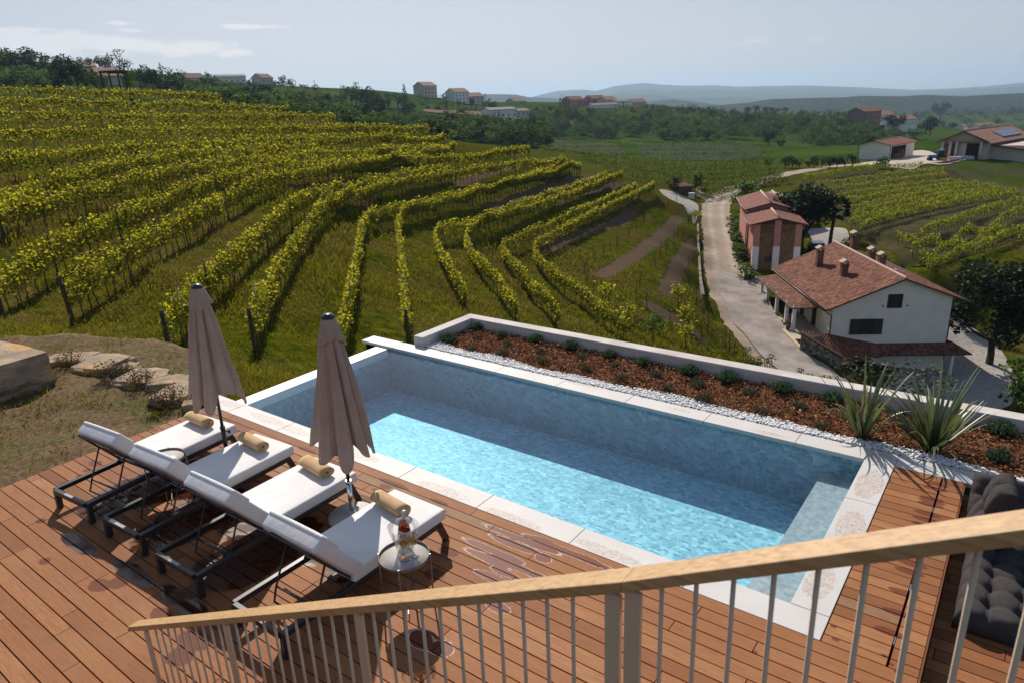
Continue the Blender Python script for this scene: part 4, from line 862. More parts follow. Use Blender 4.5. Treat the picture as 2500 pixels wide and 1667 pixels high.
# rolled towels
def make_towel(seed, Lt=.40):
    """spiral roll, lying along x"""
    V, F = [], []; n = 110; turns = 3.1
    for e in range(9):
        xx = (e/8-.5)*Lt; 
        for i in range(n):
            a = i/n*turns*2*PI; r = .012+.050*(i/n)**.9+.0012*math.sin(a*3+seed); sq = .88
            if i > n-8: a0 = (n-8)/n*turns*2*PI; a = a0+(a-a0)*1.25
            V.append((xx+.004*math.sin(i*.21+seed+e), r*math.cos(a+2.5), .054+r*math.sin(a+2.5)*sq))
    for e in range(8):
        for i in range(n-1): k = e*n+i; F.append((k, k+1, k+n+1, k+n))
    me = bpy.data.meshes.new('towel'); me.from_pydata(V, [], F); me.materials.append(M['towel']); me.polygons.foreach_set('use_smooth', [True]*len(F)); o = link('towel', me)
    s = o.modifiers.new('thick', 'SOLIDIFY'); s.thickness = .0085; s.offset = 0; return o
def r2w(i, x, y):   # lounger-local to world
    a = math.radians(LG[i][1]); c, s = math.cos(a), math.sin(a); return LG[i][0][0]+x*c-y*s, LG[i][0][1]+x*s+y*c
for i, (lx, ly, a, lab) in enumerate([(-.06,1.66,-6,'rolled beige towel at the foot of the leftmost sunbed'),(-.02,1.62,-8,'rolled beige towel with a loose end on the second sunbed'),(-.03,1.66,-8,'beige towel with two rolls visible on the third sunbed'),(-.08,1.58,-7,'rolled beige towel behind the bottles, on the sunbed nearest the railing')]):
    o = make_towel(i*2.3); wx, wy = r2w(i, lx, ly); o.location = (wx, wy, .362); o.rotation_euler.z = math.radians(a+LG[i][1]); o.scale = (1.1, 1.25, 1.15); tag(o, lab, 'towel', 'rolled beige towels')
    if i == 2: o.scale = (1.1, 1.45, 1.05)

# side tables
M['taupe'] = mottled('taupe_metal', (.17, .135, .105), (.21, .17, .135), 8, .4)
M['tabletop'] = mottled('stone_top', (.40, .37, .34), (.50, .465, .43), 14, .35)
def make_table():
    root = empty('side_table'); r, h = .215, .46
    b = MB(); b.lathe([(0.001, h-.012), (r-.004, h-.012), (r-.004, h-.004), (0.001, h-.004)], 48, cap0=False, cap1=False); b.build('table_top', M['tabletop'], root)
    b = MB(); b.lathe([(r-.004, h-.016), (r, h-.016), (r, h+.018), (r-.004, h+.018), (r-.004, h-.016)], 48, cap0=False, cap1=False); b.build('rim', M['taupe'], root)
    for k in range(4):
        a = PI/4+k*PI/2-.2; c, s = math.cos(a), math.sin(a); b = MB(); b.tube([((r+.006)*c, (r+.006)*s, h+.022), ((r+.006)*c, (r+.006)*s, .30), ((r+.004)*c, (r+.004)*s, 0)], .0075, 8); b.build('leg', M['taupe'], root)
    b = MB(); b.bar((-r*.7, -r*.7, .03), (r*.7, r*.7, .03), .008, .008); b.bar((-r*.7, r*.7, .038), (r*.7, -r*.7, .038), .008, .008); b.build('brace', M['taupe'], root)
    return root
T2 = at_z(986.5, 1356, .46); T1 = at_z(401, 1117, .46)
tb = make_table(); tb.location = (T2[0], T2[1], 0); tag(tb, 'round taupe side table carrying the ice bucket and two wine glasses', 'side table', 'round side tables')
t2 = copy_tree(tb); t2.location = (T1[0], T1[1], 0); t2.rotation_euler.z = .3; tag(t2, 'empty round taupe side table between the two left sunbeds', 'side table', 'round side tables')
# glassware
def glass_mat(name, col, fr=1.45, tint=(.97, .98, .98)):
    t = NT(name); tr = t.n('ShaderNodeBsdfTransparent'); tr.inputs[0].default_value = (*tint, 1); g = t.n('ShaderNodeBsdfGlossy'); g.inputs['Roughness'].default_value = .02
    lw = t.n('ShaderNodeLayerWeight'); lw.inputs[0].default_value = .22; f = t.math('ADD', t.math('MULTIPLY', lw.outputs['Fresnel'], .45, True), .02, True); ms = t.n('ShaderNodeMixShader'); t.l(f, ms.inputs[0]); t.l(tr.outputs[0], ms.inputs[1]); t.l(g.outputs[0], ms.inputs[2]); return t.done(ms.outputs[0])
M['glass'] = glass_mat('clear_glass', None); M['amber'] = glass_mat('amber_glass', None, tint=(.95, .55, .07)); M['wine'] = glass_mat('orange_wine', None, tint=(.96, .66, .22)); M['orange'] = glass_mat('orange_drink', None, tint=(.90, .34, .06))
M['ice'] = glass_mat('ice', None, tint=(.90, .94, .95)); M['label'] = mottled('paper_label', (.72, .70, .68), (.80, .78, .76), 10, .7); M['capw'] = mottled('pale_foil', (.70, .60, .56), (.78, .68, .64), 12, .5)
tz = .457
bk = empty('ice_bucket', (T2[0]-.045, T2[1]+.06, tz), 0, 'clear ice bucket holding two bottles on the side table', 'ice bucket')
b = MB(); b.lathe([(.001, .004), (.064, .004), (.068, .012), (.086, .08), (.110, .17), (.132, .25), (.129, .251), (.107, .17), (.083, .08), (.062, .018), (.001, .016)], 40, cap0=False, cap1=False); b.build('bowl', M['glass'], bk)
def icecube(k):
    bm = bmesh.new(); bmesh.ops.create_cube(bm, size=.030); bmesh.ops.bevel(bm, geom=bm.edges[:], offset=.006, segments=2, affect='EDGES'); me = bpy.data.meshes.new('ice_cube'); bm.to_mesh(me); bm.free(); me.materials.append(M['ice']); return me
ME_ICE = icecube(0)
for k in range(14):
    a = random.random()*6.28; r_ = random.random()**.5*.062; o = link('ice_cube', ME_ICE); o.location = (T2[0]-.045+r_*math.cos(a), T2[1]+.06+r_*math.sin(a), tz+.035+.012*(k//4)); o.rotation_euler = (random.random()*3, random.random()*3, random.random()*3)
    tag(o, 'ice cube heaped round the bottles inside the clear bucket', 'ice cube', 'ice cubes in the bucket')
def bottle(loc, tilt, az, liquid, lev, lab, cap, name):
    root = empty(name, loc, 0, lab, 'bottle'); root.rotation_euler = Euler((tilt*math.cos(az), tilt*math.sin(az), 0))
    b = MB(); b.lathe([(.001, 0), (.034, 0), (.037, .006), (.037, .17), (.034, .195), (.018, .225), (.0145, .24), (.0135, .305), (.0145, .307), (.0145, .315), (.001, .315)], 28, cap0=False, cap1=False); b.build('glass_body', M['glass'], root)
    b = MB(); pr = [(.001, .004), (.033, .004), (.0352, .01), (.0352, min(lev, .17))]
    if lev > .17: pr += [(.032, min(lev, .195))]
    if lev > .2: pr += [(.0165, .225)]
    pr.append((.001, pr[-1][1])); b.lathe(pr, 28, cap0=False, cap1=False); b.build('drink', liquid, root)
    b = MB(); b.lathe([(.0374, .055), (.0376, .056), (.0376, .135), (.0374, .136)], 28, cap0=False, cap1=False); lb = b.build('label', M['label'], root)
    if cap: b = MB(); b.lathe([(.0142, .235), (.0152, .24), (.0148, .318), (.001, .319)], 20, cap0=False, cap1=False); b.build('foil_cap', M['capw'], root)
    b = MB()   # small print and emblem on the label
    for a0, zz, da, hh in ((-.55, .112, 1.0, .007), (-.35, .098, .6, .004), (-.30, .075, .55, .014)):
        n = 8; k = len(b.v)
        for i in range(n+1):
            a = a0+da*i/n-1.2; b.v.append((.0379*math.cos(a), .0379*math.sin(a), zz)); b.v.append((.0379*math.cos(a), .0379*math.sin(a), zz+hh))
        for i in range(n): b.f.append((k+2*i, k+2*i+2, k+2*i+3, k+2*i+1)); b.m.append(0); b.sm.append(True)
    b.build('print', mottled('label_print', (.20, .10, .06), (.35, .20, .12), 40, .7), lb)
    return root
bottle((T2[0]-.080, T2[1]+.055, tz+.07), .16, 2.2, M['amber'], .215, 'amber wine bottle with pale foil neck leaning in the ice bucket', True, 'wine_bottle')
bottle((T2[0]-.012, T2[1]+.080, tz+.07), .10, 5.3, M['orange'], .175, 'clear bottle half full of orange drink in the ice bucket', False, 'drink_bottle')
def wine_glass(loc, lab):
    root = empty('wine_glass', loc, 0, lab, 'wine glass', 'wine glasses on the side table'); b = MB()
    b.lathe([(.001, .001), (.034, .001), (.033, .003), (.006, .008), (.0035, .02), (.0032, .10), (.008, .112), (.026, .13), (.037, .155), (.039, .175), (.034, .205), (.030, .222), (.0292, .222), (.033, .205), (.0378, .175), (.0358, .156), (.025, .1325), (.001, .117)], 28, cap0=False, cap1=False); b.build('glass_body', M['glass'], root)
    b = MB(); b.lathe([(.001, .1185), (.0245, .134), (.0350, .1565), (.0365, .166), (.001, .166)], 28, cap0=False, cap1=False); b.build('wine', M['wine'], root)
g1 = at_z(990, 1366, tz); g2 = at_z(1014, 1358, tz)
wine_glass((g1[0], g1[1], tz), 'wine glass standing in front of the ice bucket, nearer the sunbed'); wine_glass((g2[0], g2[1], tz), 'wine glass on the outer side of the ice bucket')

# parasols, closed
M['parasol'] = mottled('taupe_canvas', (.34, .245, .195), (.41, .30, .245), 5, .85, .15, 150)
M['blackp'] = mottled('black_plastic', (.012, .012, .013), (.02, .02, .021), 8, .35)
def make_parasol(seed):
    root = empty('closed_parasol'); rg = np.random.default_rng(seed)
    b = MB(); b.tube([(0, 0, .32), (0, 0, 1.0), (0, 0, 2.2)], .019, 12); b.build('pole', M['frame'], root)
    b = MB(); b.tube([(0, 0, .05), (0, 0, .42)], .026, 12); b.tube([(0, 0, .42), (0, 0, .46)], .031, 12); sl = b.build('sleeve', M['stainless'] if seed == 2 else M['frame'], root)
    b = MB(); b.tube([(.02, 0, .40), (.075, 0, .40)], .008, 8); b.lathe([(.001, -.02), (.016, -.02), (.016, .02), (.001, .02)], 10, (.085, 0, .40)); b.build('knob', M['blackp'], sl)
    b = MB(); b.lathe([(.001, 0), (.245, 0), (.25, .012), (.25, .045), (.235, .06), (.04, .07), (.03, .11), (.001, .11)], 40, cap0=False, cap1=False)
    bs = b.build('base', mottled('granite_base', (.36, .34, .30), (.48, .46, .42), 30, .6), root)
    b = MB(); b.tube([(-.16, -.06, .062), (-.16, -.05, .085), (-.16, .05, .085), (-.16, .06, .062)], .008, 8); b.build('handle', M['blackp'], bs)
    # canopy: eight hanging folds
    nz_, na = 26, 128; V = []; F = []; ph = rg.uniform(-.3, .3, 8); dep = rg.uniform(.75, 1.15, 8); ln = rg.uniform(-.10, .10, 8)
    for i in range(nz_+1):
        f = i/nz_
        for j in range(na):
            a = 2*PI*j/na; s = int(a/(PI/4)) % 8; loc = (a/(PI/4)) % 1
            zb = .92+ln[s]*math.sin(loc*PI)-.13*math.sin(loc*PI)**1.5+.05*math.cos(a*3+seed)
            z = 2.14+(zb-2.14)*f; R0 = .070+.240*f**.85; fold = abs(math.sin((loc+ph[s]*.25*f)*PI))**.6
            r = R0*(1-.50*dep[s]*(1-fold)*min(1, f*3.5+.15))*(1+.05*math.sin(a*5+f*6+seed)); tw = a+.28*f*math.sin(a*2+seed)*.5+.10*f
            r += .014*math.sin(a*19+f*3)*f
            V.append((r*math.cos(tw), r*math.sin(tw), z+.01*math.sin(a*7)))
    for i in range(nz_):
        for j in range(na): k = i*na+j; k2 = i*na+(j+1) % na; F.append((k, k+na, k2+na, k2))
    me = bpy.data.meshes.new('canopy'); me.from_pydata(V, [], F); me.materials.append(M['parasol']); me.polygons.foreach_set('use_smooth', [True]*len(F)); cn = link('canopy', me, root); sm = cn.modifiers.new('thick', 'SOLIDIFY'); sm.thickness = .003
    V = []; F = []
    for i in range(9):
        f = i/8
        for j in range(64):
            a = 2*PI*j/64; fold = abs(math.sin(a*4)); r = (.062+.075*f)*(1-.22*(1-fold)*f)+.012*f*math.sin(a*3+seed); V.append((r*math.cos(a+.1*seed), r*math.sin(a+.1*seed), 2.205-.235*f+.035*f*math.sin(a*2+seed)))
    for i in range(8):
        for j in range(64): k = i*64+j; k2 = i*64+(j+1) % 64; F.append((k, k+64, k2+64, k2))
    me = bpy.data.meshes.new('vent_cap'); me.from_pydata(V, [], F); me.materials.append(M['parasol']); me.polygons.foreach_set('use_smooth', [True]*len(F)); o = link('vent_cap', me, cn); sm = o.modifiers.new('thick', 'SOLIDIFY'); sm.thickness = .003
    b = MB(); b.lathe([(.001, 2.185), (.066, 2.19), (.068, 2.205), (.055, 2.22), (.05, 2.222), (.045, 2.232), (.001, 2.236)], 28, cap0=False, cap1=False); b.build('finial', M['blackp'], root)
    return root
u1 = make_parasol(1); u1.location = (-6.74, -.83, 0); u1.rotation_euler = (0, math.radians(.6), .4); tag(u1, 'closed taupe parasol standing nearer the weedy bed, on a black pole', 'parasol', 'closed parasols between the sunbeds')
u2 = make_parasol(2); u2.location = (-4.40, -.86, 0); u2.rotation_euler = (0, math.radians(-.8), 2.7); tag(u2, 'closed taupe parasol in front of the sunlit pool water', 'parasol', 'closed parasols between the sunbeds')

# stair railing
t = NT('oak_handrail'); co = t.coord(); gr = t.noise(t.map(co, (1.5, 30, 30)), 2.2, 5, .6)
M['oak'] = t.done(t.pbsdf(t.ramp(gr, [(.3, (.30, .165, .06)), (.5, (.42, .25, .105)), (.75, (.52, .34, .17))]), .5, 0, t.bump(gr, .15, .004)))
M['railm'] = mottled('beige_paint', (.50, .385, .265), (.57, .445, .315), 6, .5)
RY = -3.335
def rz_(x): return .80+.528*(x+3.54) if x < .02 else 2.68+.572*(x-.02)
rl = empty('stair_railing', (-3.54, RY, 0), 0, 'oak topped stair railing with thin beige balusters in the foreground', 'railing')
def rl_local(p): return (p[0]+3.54, p[1]-RY, p[2])
b = MB(); ks = [(-3.76, rz_(-3.76)), (.02, rz_(.02)), (1.9, rz_(1.9))]; hh, ww = .040, .088
for (xa, za), (xb, zb) in zip(ks[:-1], ks[1:]):
    b.hexa([rl_local(p) for p in [(xa, RY-.012, za), (xb, RY-.012, zb), (xb, RY-.012+ww, zb), (xa, RY-.012+ww, za), (xa, RY-.012, za+hh), (xb, RY-.012, zb+hh), (xb, RY-.012+ww, zb+hh), (xa, RY-.012+ww, za+hh)]])
bevel(b.build('handrail', M['oak'], rl), .004, 2)
BX = [-3.39+.0978*i for i in range(54)]; PXS = [-3.54, -2.42, -1.235, -.02, .045, 1.25]
for x in PXS:
    b = MB(); b.box((-.026, -.008, -1.12), (.026, .008, -.0005)); o = b.build('post', M['railm'], rl); o.location = rl_local((x, RY+.020, rz_(x)-.012)); bevel(o, .002, 1)
bmx = MB(); bmx.tube([(0, 0, -.98), (0, 0, .012)], .0068, 8); _o = bmx.build('baluster', M['railm']); ME_BAL = _o.data; bpy.data.objects.remove(_o)
for x in BX:
    if min(abs(x-q) for q in PXS) < .045 or x > 1.85: continue
    o = link('baluster', ME_BAL, rl); o.location = rl_local((x, RY+.022, rz_(x)-.008))
b = MB()
for (xa, za), (xb, zb) in zip(ks[:-1], ks[1:]): b.bar(rl_local((xa+.2, RY+.022, za-.99+.1)), rl_local((xb, RY+.022, zb-.99)), .02, .03)
b.build('bottom_rail', M['railm'], rl)
b = MB(); n = 14
for i in range(n):
    x0 = -3.75+i*.31; zt = max(.02, .165*(i+1)+.0); b.box((x0, -4.30, zt-.05), (x0+.33, RY-.03, zt))
tag(b.build('stairs', M['deck']), kind='structure')

# dark tufted lounge cushions
M['grey_fab'] = mottled('charcoal_fabric', (.050, .044, .043), (.066, .058, .057), 30, .9, .3, 200)
def tufted(name, sx, sy, h, tx, ty, lab, seed=0):
    nx, ny = tx*12, ty*12; V = []; F = []
    for s in (0, 1):
        for i in range(nx+1):
            for j in range(ny+1):
                u, v = i/nx, j/ny; ed = min(u, 1-u, v*sy/sx, (1-v)*sy/sx)*sx; e = min(1, ed/.05); rd = math.sqrt(max(0, 1-(1-e)**2))
                a, b_ = abs(math.sin(u*tx*PI)), abs(math.sin(v*ty*PI)); d1 = math.hypot(((u*tx+.5) % 1)-.5, ((v*ty+.5) % 1)-.5)
                z = h*(.45+.55*rd) - (.055*math.exp(-(d1*5)**2)+.018*(1-min(a, b_)**.35)+.012*(1-a**.4))*rd + .008*mnoise.noise(Vector((u*9+seed, v*9, 0)))
                V.append((u*sx+.008*mnoise.noise(Vector((u*7, v*7, seed+3))), v*sy+.008*mnoise.noise(Vector((u*7, v*7, seed+9))), z if s else h*.05*(1-rd)))
    m1 = (nx+1)*(ny+1)
    for i in range(nx):
        for j in range(ny): k = i*(ny+1)+j; F.append((k+m1, k+ny+1+m1, k+ny+2+m1, k+1+m1)); F.append((k, k+1, k+ny+2, k+ny+1))
    def edge(a, b_): F.append((a, b_, b_+m1, a+m1))
    for i in range(nx): edge(i*(ny+1), (i+1)*(ny+1)); edge((i+1)*(ny+1)+ny, i*(ny+1)+ny)
    for j in range(ny): edge(j+1, j); edge(nx*(ny+1)+j, nx*(ny+1)+j+1)
    me = bpy.data.meshes.new(name); me.from_pydata(V, [], F); me.materials.append(M['grey_fab']); me.polygons.foreach_set('use_smooth', [True]*len(F)); o = link(name, me); return tag(o, lab, 'cushion', 'charcoal lounge cushions')
o = tufted('seat_mattress', 1.75, 1.62, .20, 8, 7, 'large tufted charcoal seat mattress on the sunken deck'); o.location = (.80, .98, -.195)
o = tufted('back_cushion', 1.8, .46, .20, 3, 2, 'long charcoal back cushion leaning on the coping below the flax'); o.location = (.74, 2.72, -.10); o.rotation_euler = (math.radians(52), 0, 0)
o = tufted('side_cushion', .62, .42, .17, 2, 2, 'charcoal side cushion propped at the deck edge of the lounge', 4); o.location = (.90, 1.85, -.12); o.rotation_euler = (math.radians(0), math.radians(-72), math.radians(6)); o.location = (.92, 1.95, .02)
# ------------------------------------------------------------------ buildings
t = NT('roof_tiles'); co = t.coord('UV')
def tile_mat(name, cols, s=1.0):
    t = NT(name); uv = t.coord('UV'); sx = t.n('ShaderNodeSeparateXYZ'); t.l(uv, sx.inputs[0])
    wv = t.math('ABSOLUTE', t.math('SINE', t.math('MULTIPLY', sx.outputs[0], PI/(.22*s)))); row = t.math('FRACT', t.math('MULTIPLY', sx.outputs[1], 1/(.33*s)))
    bk = t.n('ShaderNodeTexBrick'); bk.inputs['Scale'].default_value = 1; bk.inputs['Brick Width'].default_value = .22*s; bk.inputs['Row Height'].default_value = .33*s; bk.inputs['Mortar Size'].default_value = 0; bk.offset = 0
    bk.inputs['Color1'].default_value = (0, 0, 0, 1); bk.inputs['Color2'].default_value = (1, 1, 1, 1); t.l(uv, bk.inputs['Vector'])
    c = t.ramp(t.math('ADD', t.math('MULTIPLY', bk.outputs['Color'], .55), t.math('MULTIPLY', t.noise(uv, .35, 5, .65), .55)), [(.2, cols[0]), (.5, cols[1]), (.85, cols[2])])
    c = t.mix(t.ramp(t.noise(uv, 1.1, 4), [(.5, 0.0), (.75, .55)]), c, cols[0])
    c = t.mix(t.ramp(row, [(.0, .55), (.22, 0.0)]), c, (.045, .02, .014)); c = t.mix(t.ramp(wv, [(.0, .45), (.45, 0.0)]), c, (.05, .022, .015))
    h = t.math('ADD', t.math('MULTIPLY', wv, 1.0), t.math('MULTIPLY', row, -.6))
    return t.done(t.pbsdf(c, .85, 0, t.bump(h, .9, .07), .15))
M['tiles'] = tile_mat('terracotta_tiles', ((.070, .030, .020), (.165, .062, .038), (.29, .125, .075)))
M['tiles_red'] = tile_mat('flat_red_tiles', ((.17, .070, .052), (.235, .090, .066), (.29, .125, .095)))
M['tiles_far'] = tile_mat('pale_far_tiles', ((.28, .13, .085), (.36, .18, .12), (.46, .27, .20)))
M['tiles_grey'] = tile_mat('grey_slates', ((.16, .14, .135), (.22, .195, .185), (.27, .24, .23)))
M['plaster'] = mottled('white_plaster', (.74, .665, .585), (.83, .755, .68), .8, .9, .1, 20)
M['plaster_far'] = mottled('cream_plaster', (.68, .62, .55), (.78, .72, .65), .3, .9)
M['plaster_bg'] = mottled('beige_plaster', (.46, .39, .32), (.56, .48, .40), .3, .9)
M['pink'] = mottled('pink_plaster', (.42, .19, .155), (.52, .26, .215), 1.2, .9, .1, 15)
M['whitep'] = mottled('white_wash', (.66, .63, .61), (.76, .73, .71), 1.5, .9)
M['wood_dark'] = mottled('dark_timber', (.022, .013, .009), (.05, .03, .02), 5, .7)
M['glassd'] = mottled('dark_window_glass', (.012, .012, .013), (.03, .03, .032), 3, .15)
M['black_in'] = mottled('dark_interior', (.012, .011, .010), (.03, .027, .024), 1, .9)
M['gutter'] = mottled('copper_gutter', (.045, .025, .018), (.08, .045, .03), 4, .5)
M['ridge'] = mottled('ridge_tiles', (.34, .24, .18), (.52, .41, .33), 4, .9)
t = NT('old_brick'); co = t.coord('Object'); mp = t.n('ShaderNodeMapping'); mp.inputs['Rotation'].default_value = (PI/2, 0, 0); t.l(co, mp.inputs[0])
bk = t.n('ShaderNodeTexBrick'); bk.inputs['Scale'].default_value = 1; bk.inputs['Brick Width'].default_value = .26; bk.inputs['Row Height'].default_value = .075; bk.inputs['Mortar Size'].default_value = .008
bk.inputs['Color1'].default_value = (.13, .055, .032, 1); bk.inputs['Color2'].default_value = (.27, .135, .08, 1); bk.inputs['Mortar'].default_value = (.22, .17, .13, 1); t.l(mp.outputs[0], bk.inputs['Vector'])
M['brick'] = t.done(t.pbsdf(t.mix(t.ramp(t.noise(co, 1.5, 5), [(.4, 0.0), (.7, .5)]), bk.outputs['Color'], (.10, .05, .032)), .9))
t = NT('rubble_stone'); co = t.coord(); vo = t.n('ShaderNodeTexVoronoi'); vo.inputs['Scale'].default_value = 4.5; t.l(co, vo.inputs['Vector']); hs = t.n('ShaderNodeSeparateColor'); t.l(vo.outputs['Color'], hs.inputs[0])
M['rubble'] = t.done(t.pbsdf(t.ramp(hs.outputs[0], [(.1, (.10, .08, .065)), (.5, (.20, .165, .135)), (.9, (.33, .28, .235))]), .95, 0, t.bump(vo.outputs['Distance'], .7, .05)))

def roof_slab(name, quad, thick, mat, parent, edge=None, off=0.0):
    """tiled roof plane: quad = eave a, eave b, ridge b, ridge a; UV in metres"""
    q = [Vector(p) for p in quad]; n_ = (q[1]-q[0]).cross(q[-1]-q[0]).normalized()
    if n_.z < 0: n_ = -n_
    n = len(q); V = [tuple(p) for p in q]+[tuple(p-n_*thick) for p in q]; F = [tuple(range(n)), tuple(range(2*n-1, n-1, -1))]+[(i, i+n, (i+1) % n+n, (i+1) % n) for i in range(n)]
    me = bpy.data.meshes.new(name); me.from_pydata(V, [], F); me.materials.append(mat); me.materials.append(edge or M['gutter']); me.polygons.foreach_set('material_index', [0]+[1]*(len(F)-1)); me.polygons.foreach_set('use_smooth', [False]*len(F))
    ux = (q[1]-q[0]).normalized(); uy = n_.cross(ux); uv = me.uv_layers.new(name='UVMap')
    for p in me.polygons:
        for li in p.loop_indices: d = me.vertices[me.loops[li].vertex_index].co-q[0]; uv.data[li].uv = (d.dot(ux), d.dot(uy))
    bm = bmesh.new(); bm.from_mesh(me); bmesh.ops.recalc_face_normals(bm, faces=bm.faces); bm.to_mesh(me); bm.free()
    return link(name, me, parent)
def window(parent, c, ux, w, h, depth=.12, shutters=False, nrm=None, name='window', sill=True, frame=True):
    """recessed window on a vertical wall: centre c, horizontal unit ux, outward normal nrm"""
    ux = Vector(ux).normalized(); nr = Vector(nrm).normalized(); c = Vector(c); up = Vector((0, 0, 1))
    def P(a, b_, d): return c+ux*a+up*b_+nr*d
    def bx(m_, a0, a1, b0, b1, d0, d1): m_.hexa([P(a0, b0, d0), P(a1, b0, d0), P(a1, b0, d1), P(a0, b0, d1), P(a0, b1, d0), P(a1, b1, d0), P(a1, b1, d1), P(a0, b1, d1)])
    b = MB(); bx(b, -w/2, w/2, -h/2, h/2, -.05, .012); o = b.build(name, M['glassd'], parent)
    if frame:
        b = MB(); f = .07; bx(b, -w/2-f, -w/2, -h/2-f, h/2+f, -.04, .04); bx(b, w/2, w/2+f, -h/2-f, h/2+f, -.04, .04); bx(b, -w/2, w/2, h/2, h/2+f, -.04, .04); bx(b, -w/2, w/2, -h/2-f, -h/2, -.04, .04); bx(b, -.03, .03, -h/2, h/2, -.03, .03); b.build('frame', M['wood_dark'], o)
    if sill: b = MB(); bx(b, -w/2-.15, w/2+.15, -h/2-.15, -h/2-.072, -.03, .14); b.build('sill', M['whitep'], o)
    if shutters:
        for s in (-1, 1): b = MB(); a0 = s*(w/2+.09); a1 = s*(w/2+.09+w*.62); bx(b, min(a0, a1), max(a0, a1), -h/2-.06, h/2+.06, .02, .075); b.build('shutter', M['wood_dark'], o)
    return o
def chimney(parent, base, w, h, name='chimney'):
    x, y, z = base; b = MB(); b.box((x-w/2, y-w/2, z-.8), (x+w/2, y+w/2, z+h)); o = b.build(name, M['brick'], parent)
    b = MB(); b.box((x-w/2-.06, y-w/2-.06, z+h), (x+w/2+.06, y+w/2+.06, z+h+.08))
    for sx in (-1, 1):
        for sy in (-1, 1): b.box((x+sx*w*.42-.06, y+sy*w*.42-.06, z+h+.08), (x+sx*w*.42+.06, y+sy*w*.42+.06, z+h+.38))
    b.build('cap_posts', M['brick'], o)
    e = w/2+.16; zt = z+h+.38; b = MB(); 
    b.add([(x-e, y-e, zt), (x+e, y-e, zt), (x+e, y+e, zt), (x-e, y+e, zt), (x, y-e, zt+.28), (x, y+e, zt+.28)], [(0, 1, 2, 3), (0, 4, 5, 3), (1, 2, 5, 4), (0, 1, 4), (3, 5, 2)]); b.build('cap_roof', M['ridge'], o)
    return o
# ---- white house (gable towards the pool)
hO = np.array([-12.87, 63.26]); e1 = np.array([.844, .536]); ha = math.atan2(e1[1], e1[0])
wh = empty('white_house', (hO[0], hO[1], 0), ha, 'white gabled farmhouse with a brown tiled roof and pillared porch', 'house')
HW, HL, zE, zE2, zA, xA = 10.64, 17.0, -15.12, -14.3, -12.55, 6.07
zG = -21.5
b = MB()
def gable(b, y):
    return [(0, y, zG), (HW, y, zG), (HW, y, zE2), (xA, y, zA), (0, y, zE)]
g0_, g1_ = gable(b, 0), gable(b, HL); n = 5
b.add(g0_+g1_, [tuple(range(5))[::-1], tuple(range(5, 10))]+[(i, (i+1) % 5, (i+1) % 5+5, i+5) for i in (0, 1, 4)])
b.build('wall', M['plaster'], wh)
oh = .75; sl_ = (zA-zE)/xA; sr_ = (zA-zE2)/(HW-xA); up_ = .16
roof_slab('roof', [(-oh, -.45, zE-sl_*oh+up_), (-oh, HL+.5, zE-sl_*oh+up_), (xA, HL+.5, zA+up_), (xA, -.45, zA+up_)], .14, M['tiles'], wh)
rr_ = roof_slab('roof', [(HW+1.6, -.45, zE2-sr_*1.6+up_), (HW+1.6, HL+.5, zE2-sr_*1.6+up_), (xA, HL+.5, zA+up_-.003), (xA, -.45, zA+up_-.003)], .14, M['tiles'], wh)
b = MB()
for i in range(46): 
    y = -.45+i*(HL+.95)/46; b.tube([(xA, y, zA+up_+.02), (xA, y+.40, zA+up_+.045)], [.12, .14], 8)
b.build('ridge_tiles', M['ridge'], wh)
chs = [(2.6, 12.0, 1.55, .62), (3.2, 6.6, .95, .62), (6.6, 8.6, .75, .60), (6.5, 6.0, .70, .60), (7.6, 15.8, 1.5, .7)]
for x, y, h, w in chs: chimney(wh, (x, y, (zE+sl_*x if x < xA else zA-sr_*(x-xA))+up_), w, h)
b = MB(); b.bar((8.1, 6.3, zA-sr_*(8.1-xA)+up_+.08), (9.0, 6.3, zA-sr_*(9.0-xA)+up_+.08), .5, .06); b.build('skylight', mottled('skylight_glass', (.5, .55, .6), (.6, .65, .7), 2, .2), wh)
window(wh, (5.53, -.0, -14.63), (1, 0, 0), 1.2, 1.2, nrm=(0, -1, 0), sill=False)
for sx in (4.45, 6.65): b = MB(); b.box((sx, -.1, -15.15), (sx+.07, -.002, -15.0)); b.build('vent', M['gutter'], wh)
window(wh, (3.2, 0, -17.08), (1, 0, 0), 1.25, 1.4, nrm=(0, -1, 0), shutters=True)
b = MB(); b.tube([(-oh+.05, -.35, zE-.45), (-.10, -.12, zE-.75), (-.10, -.10, -19.4)], .055, 8); b.build('downpipe', M['gutter'], wh)
b = MB(); b.tube([(-oh-.05, -.4, zE-sl_*oh+.02), (-oh-.05, HL+.4, zE-sl_*oh+.02)], .075, 8); b.tube([(HW+1.65, -.4, zE2-sr_*1.6+.02), (HW+1.65, HL+.4, zE2-sr_*1.6+.02)], .075, 8); b.build('gutter', M['gutter'], wh)
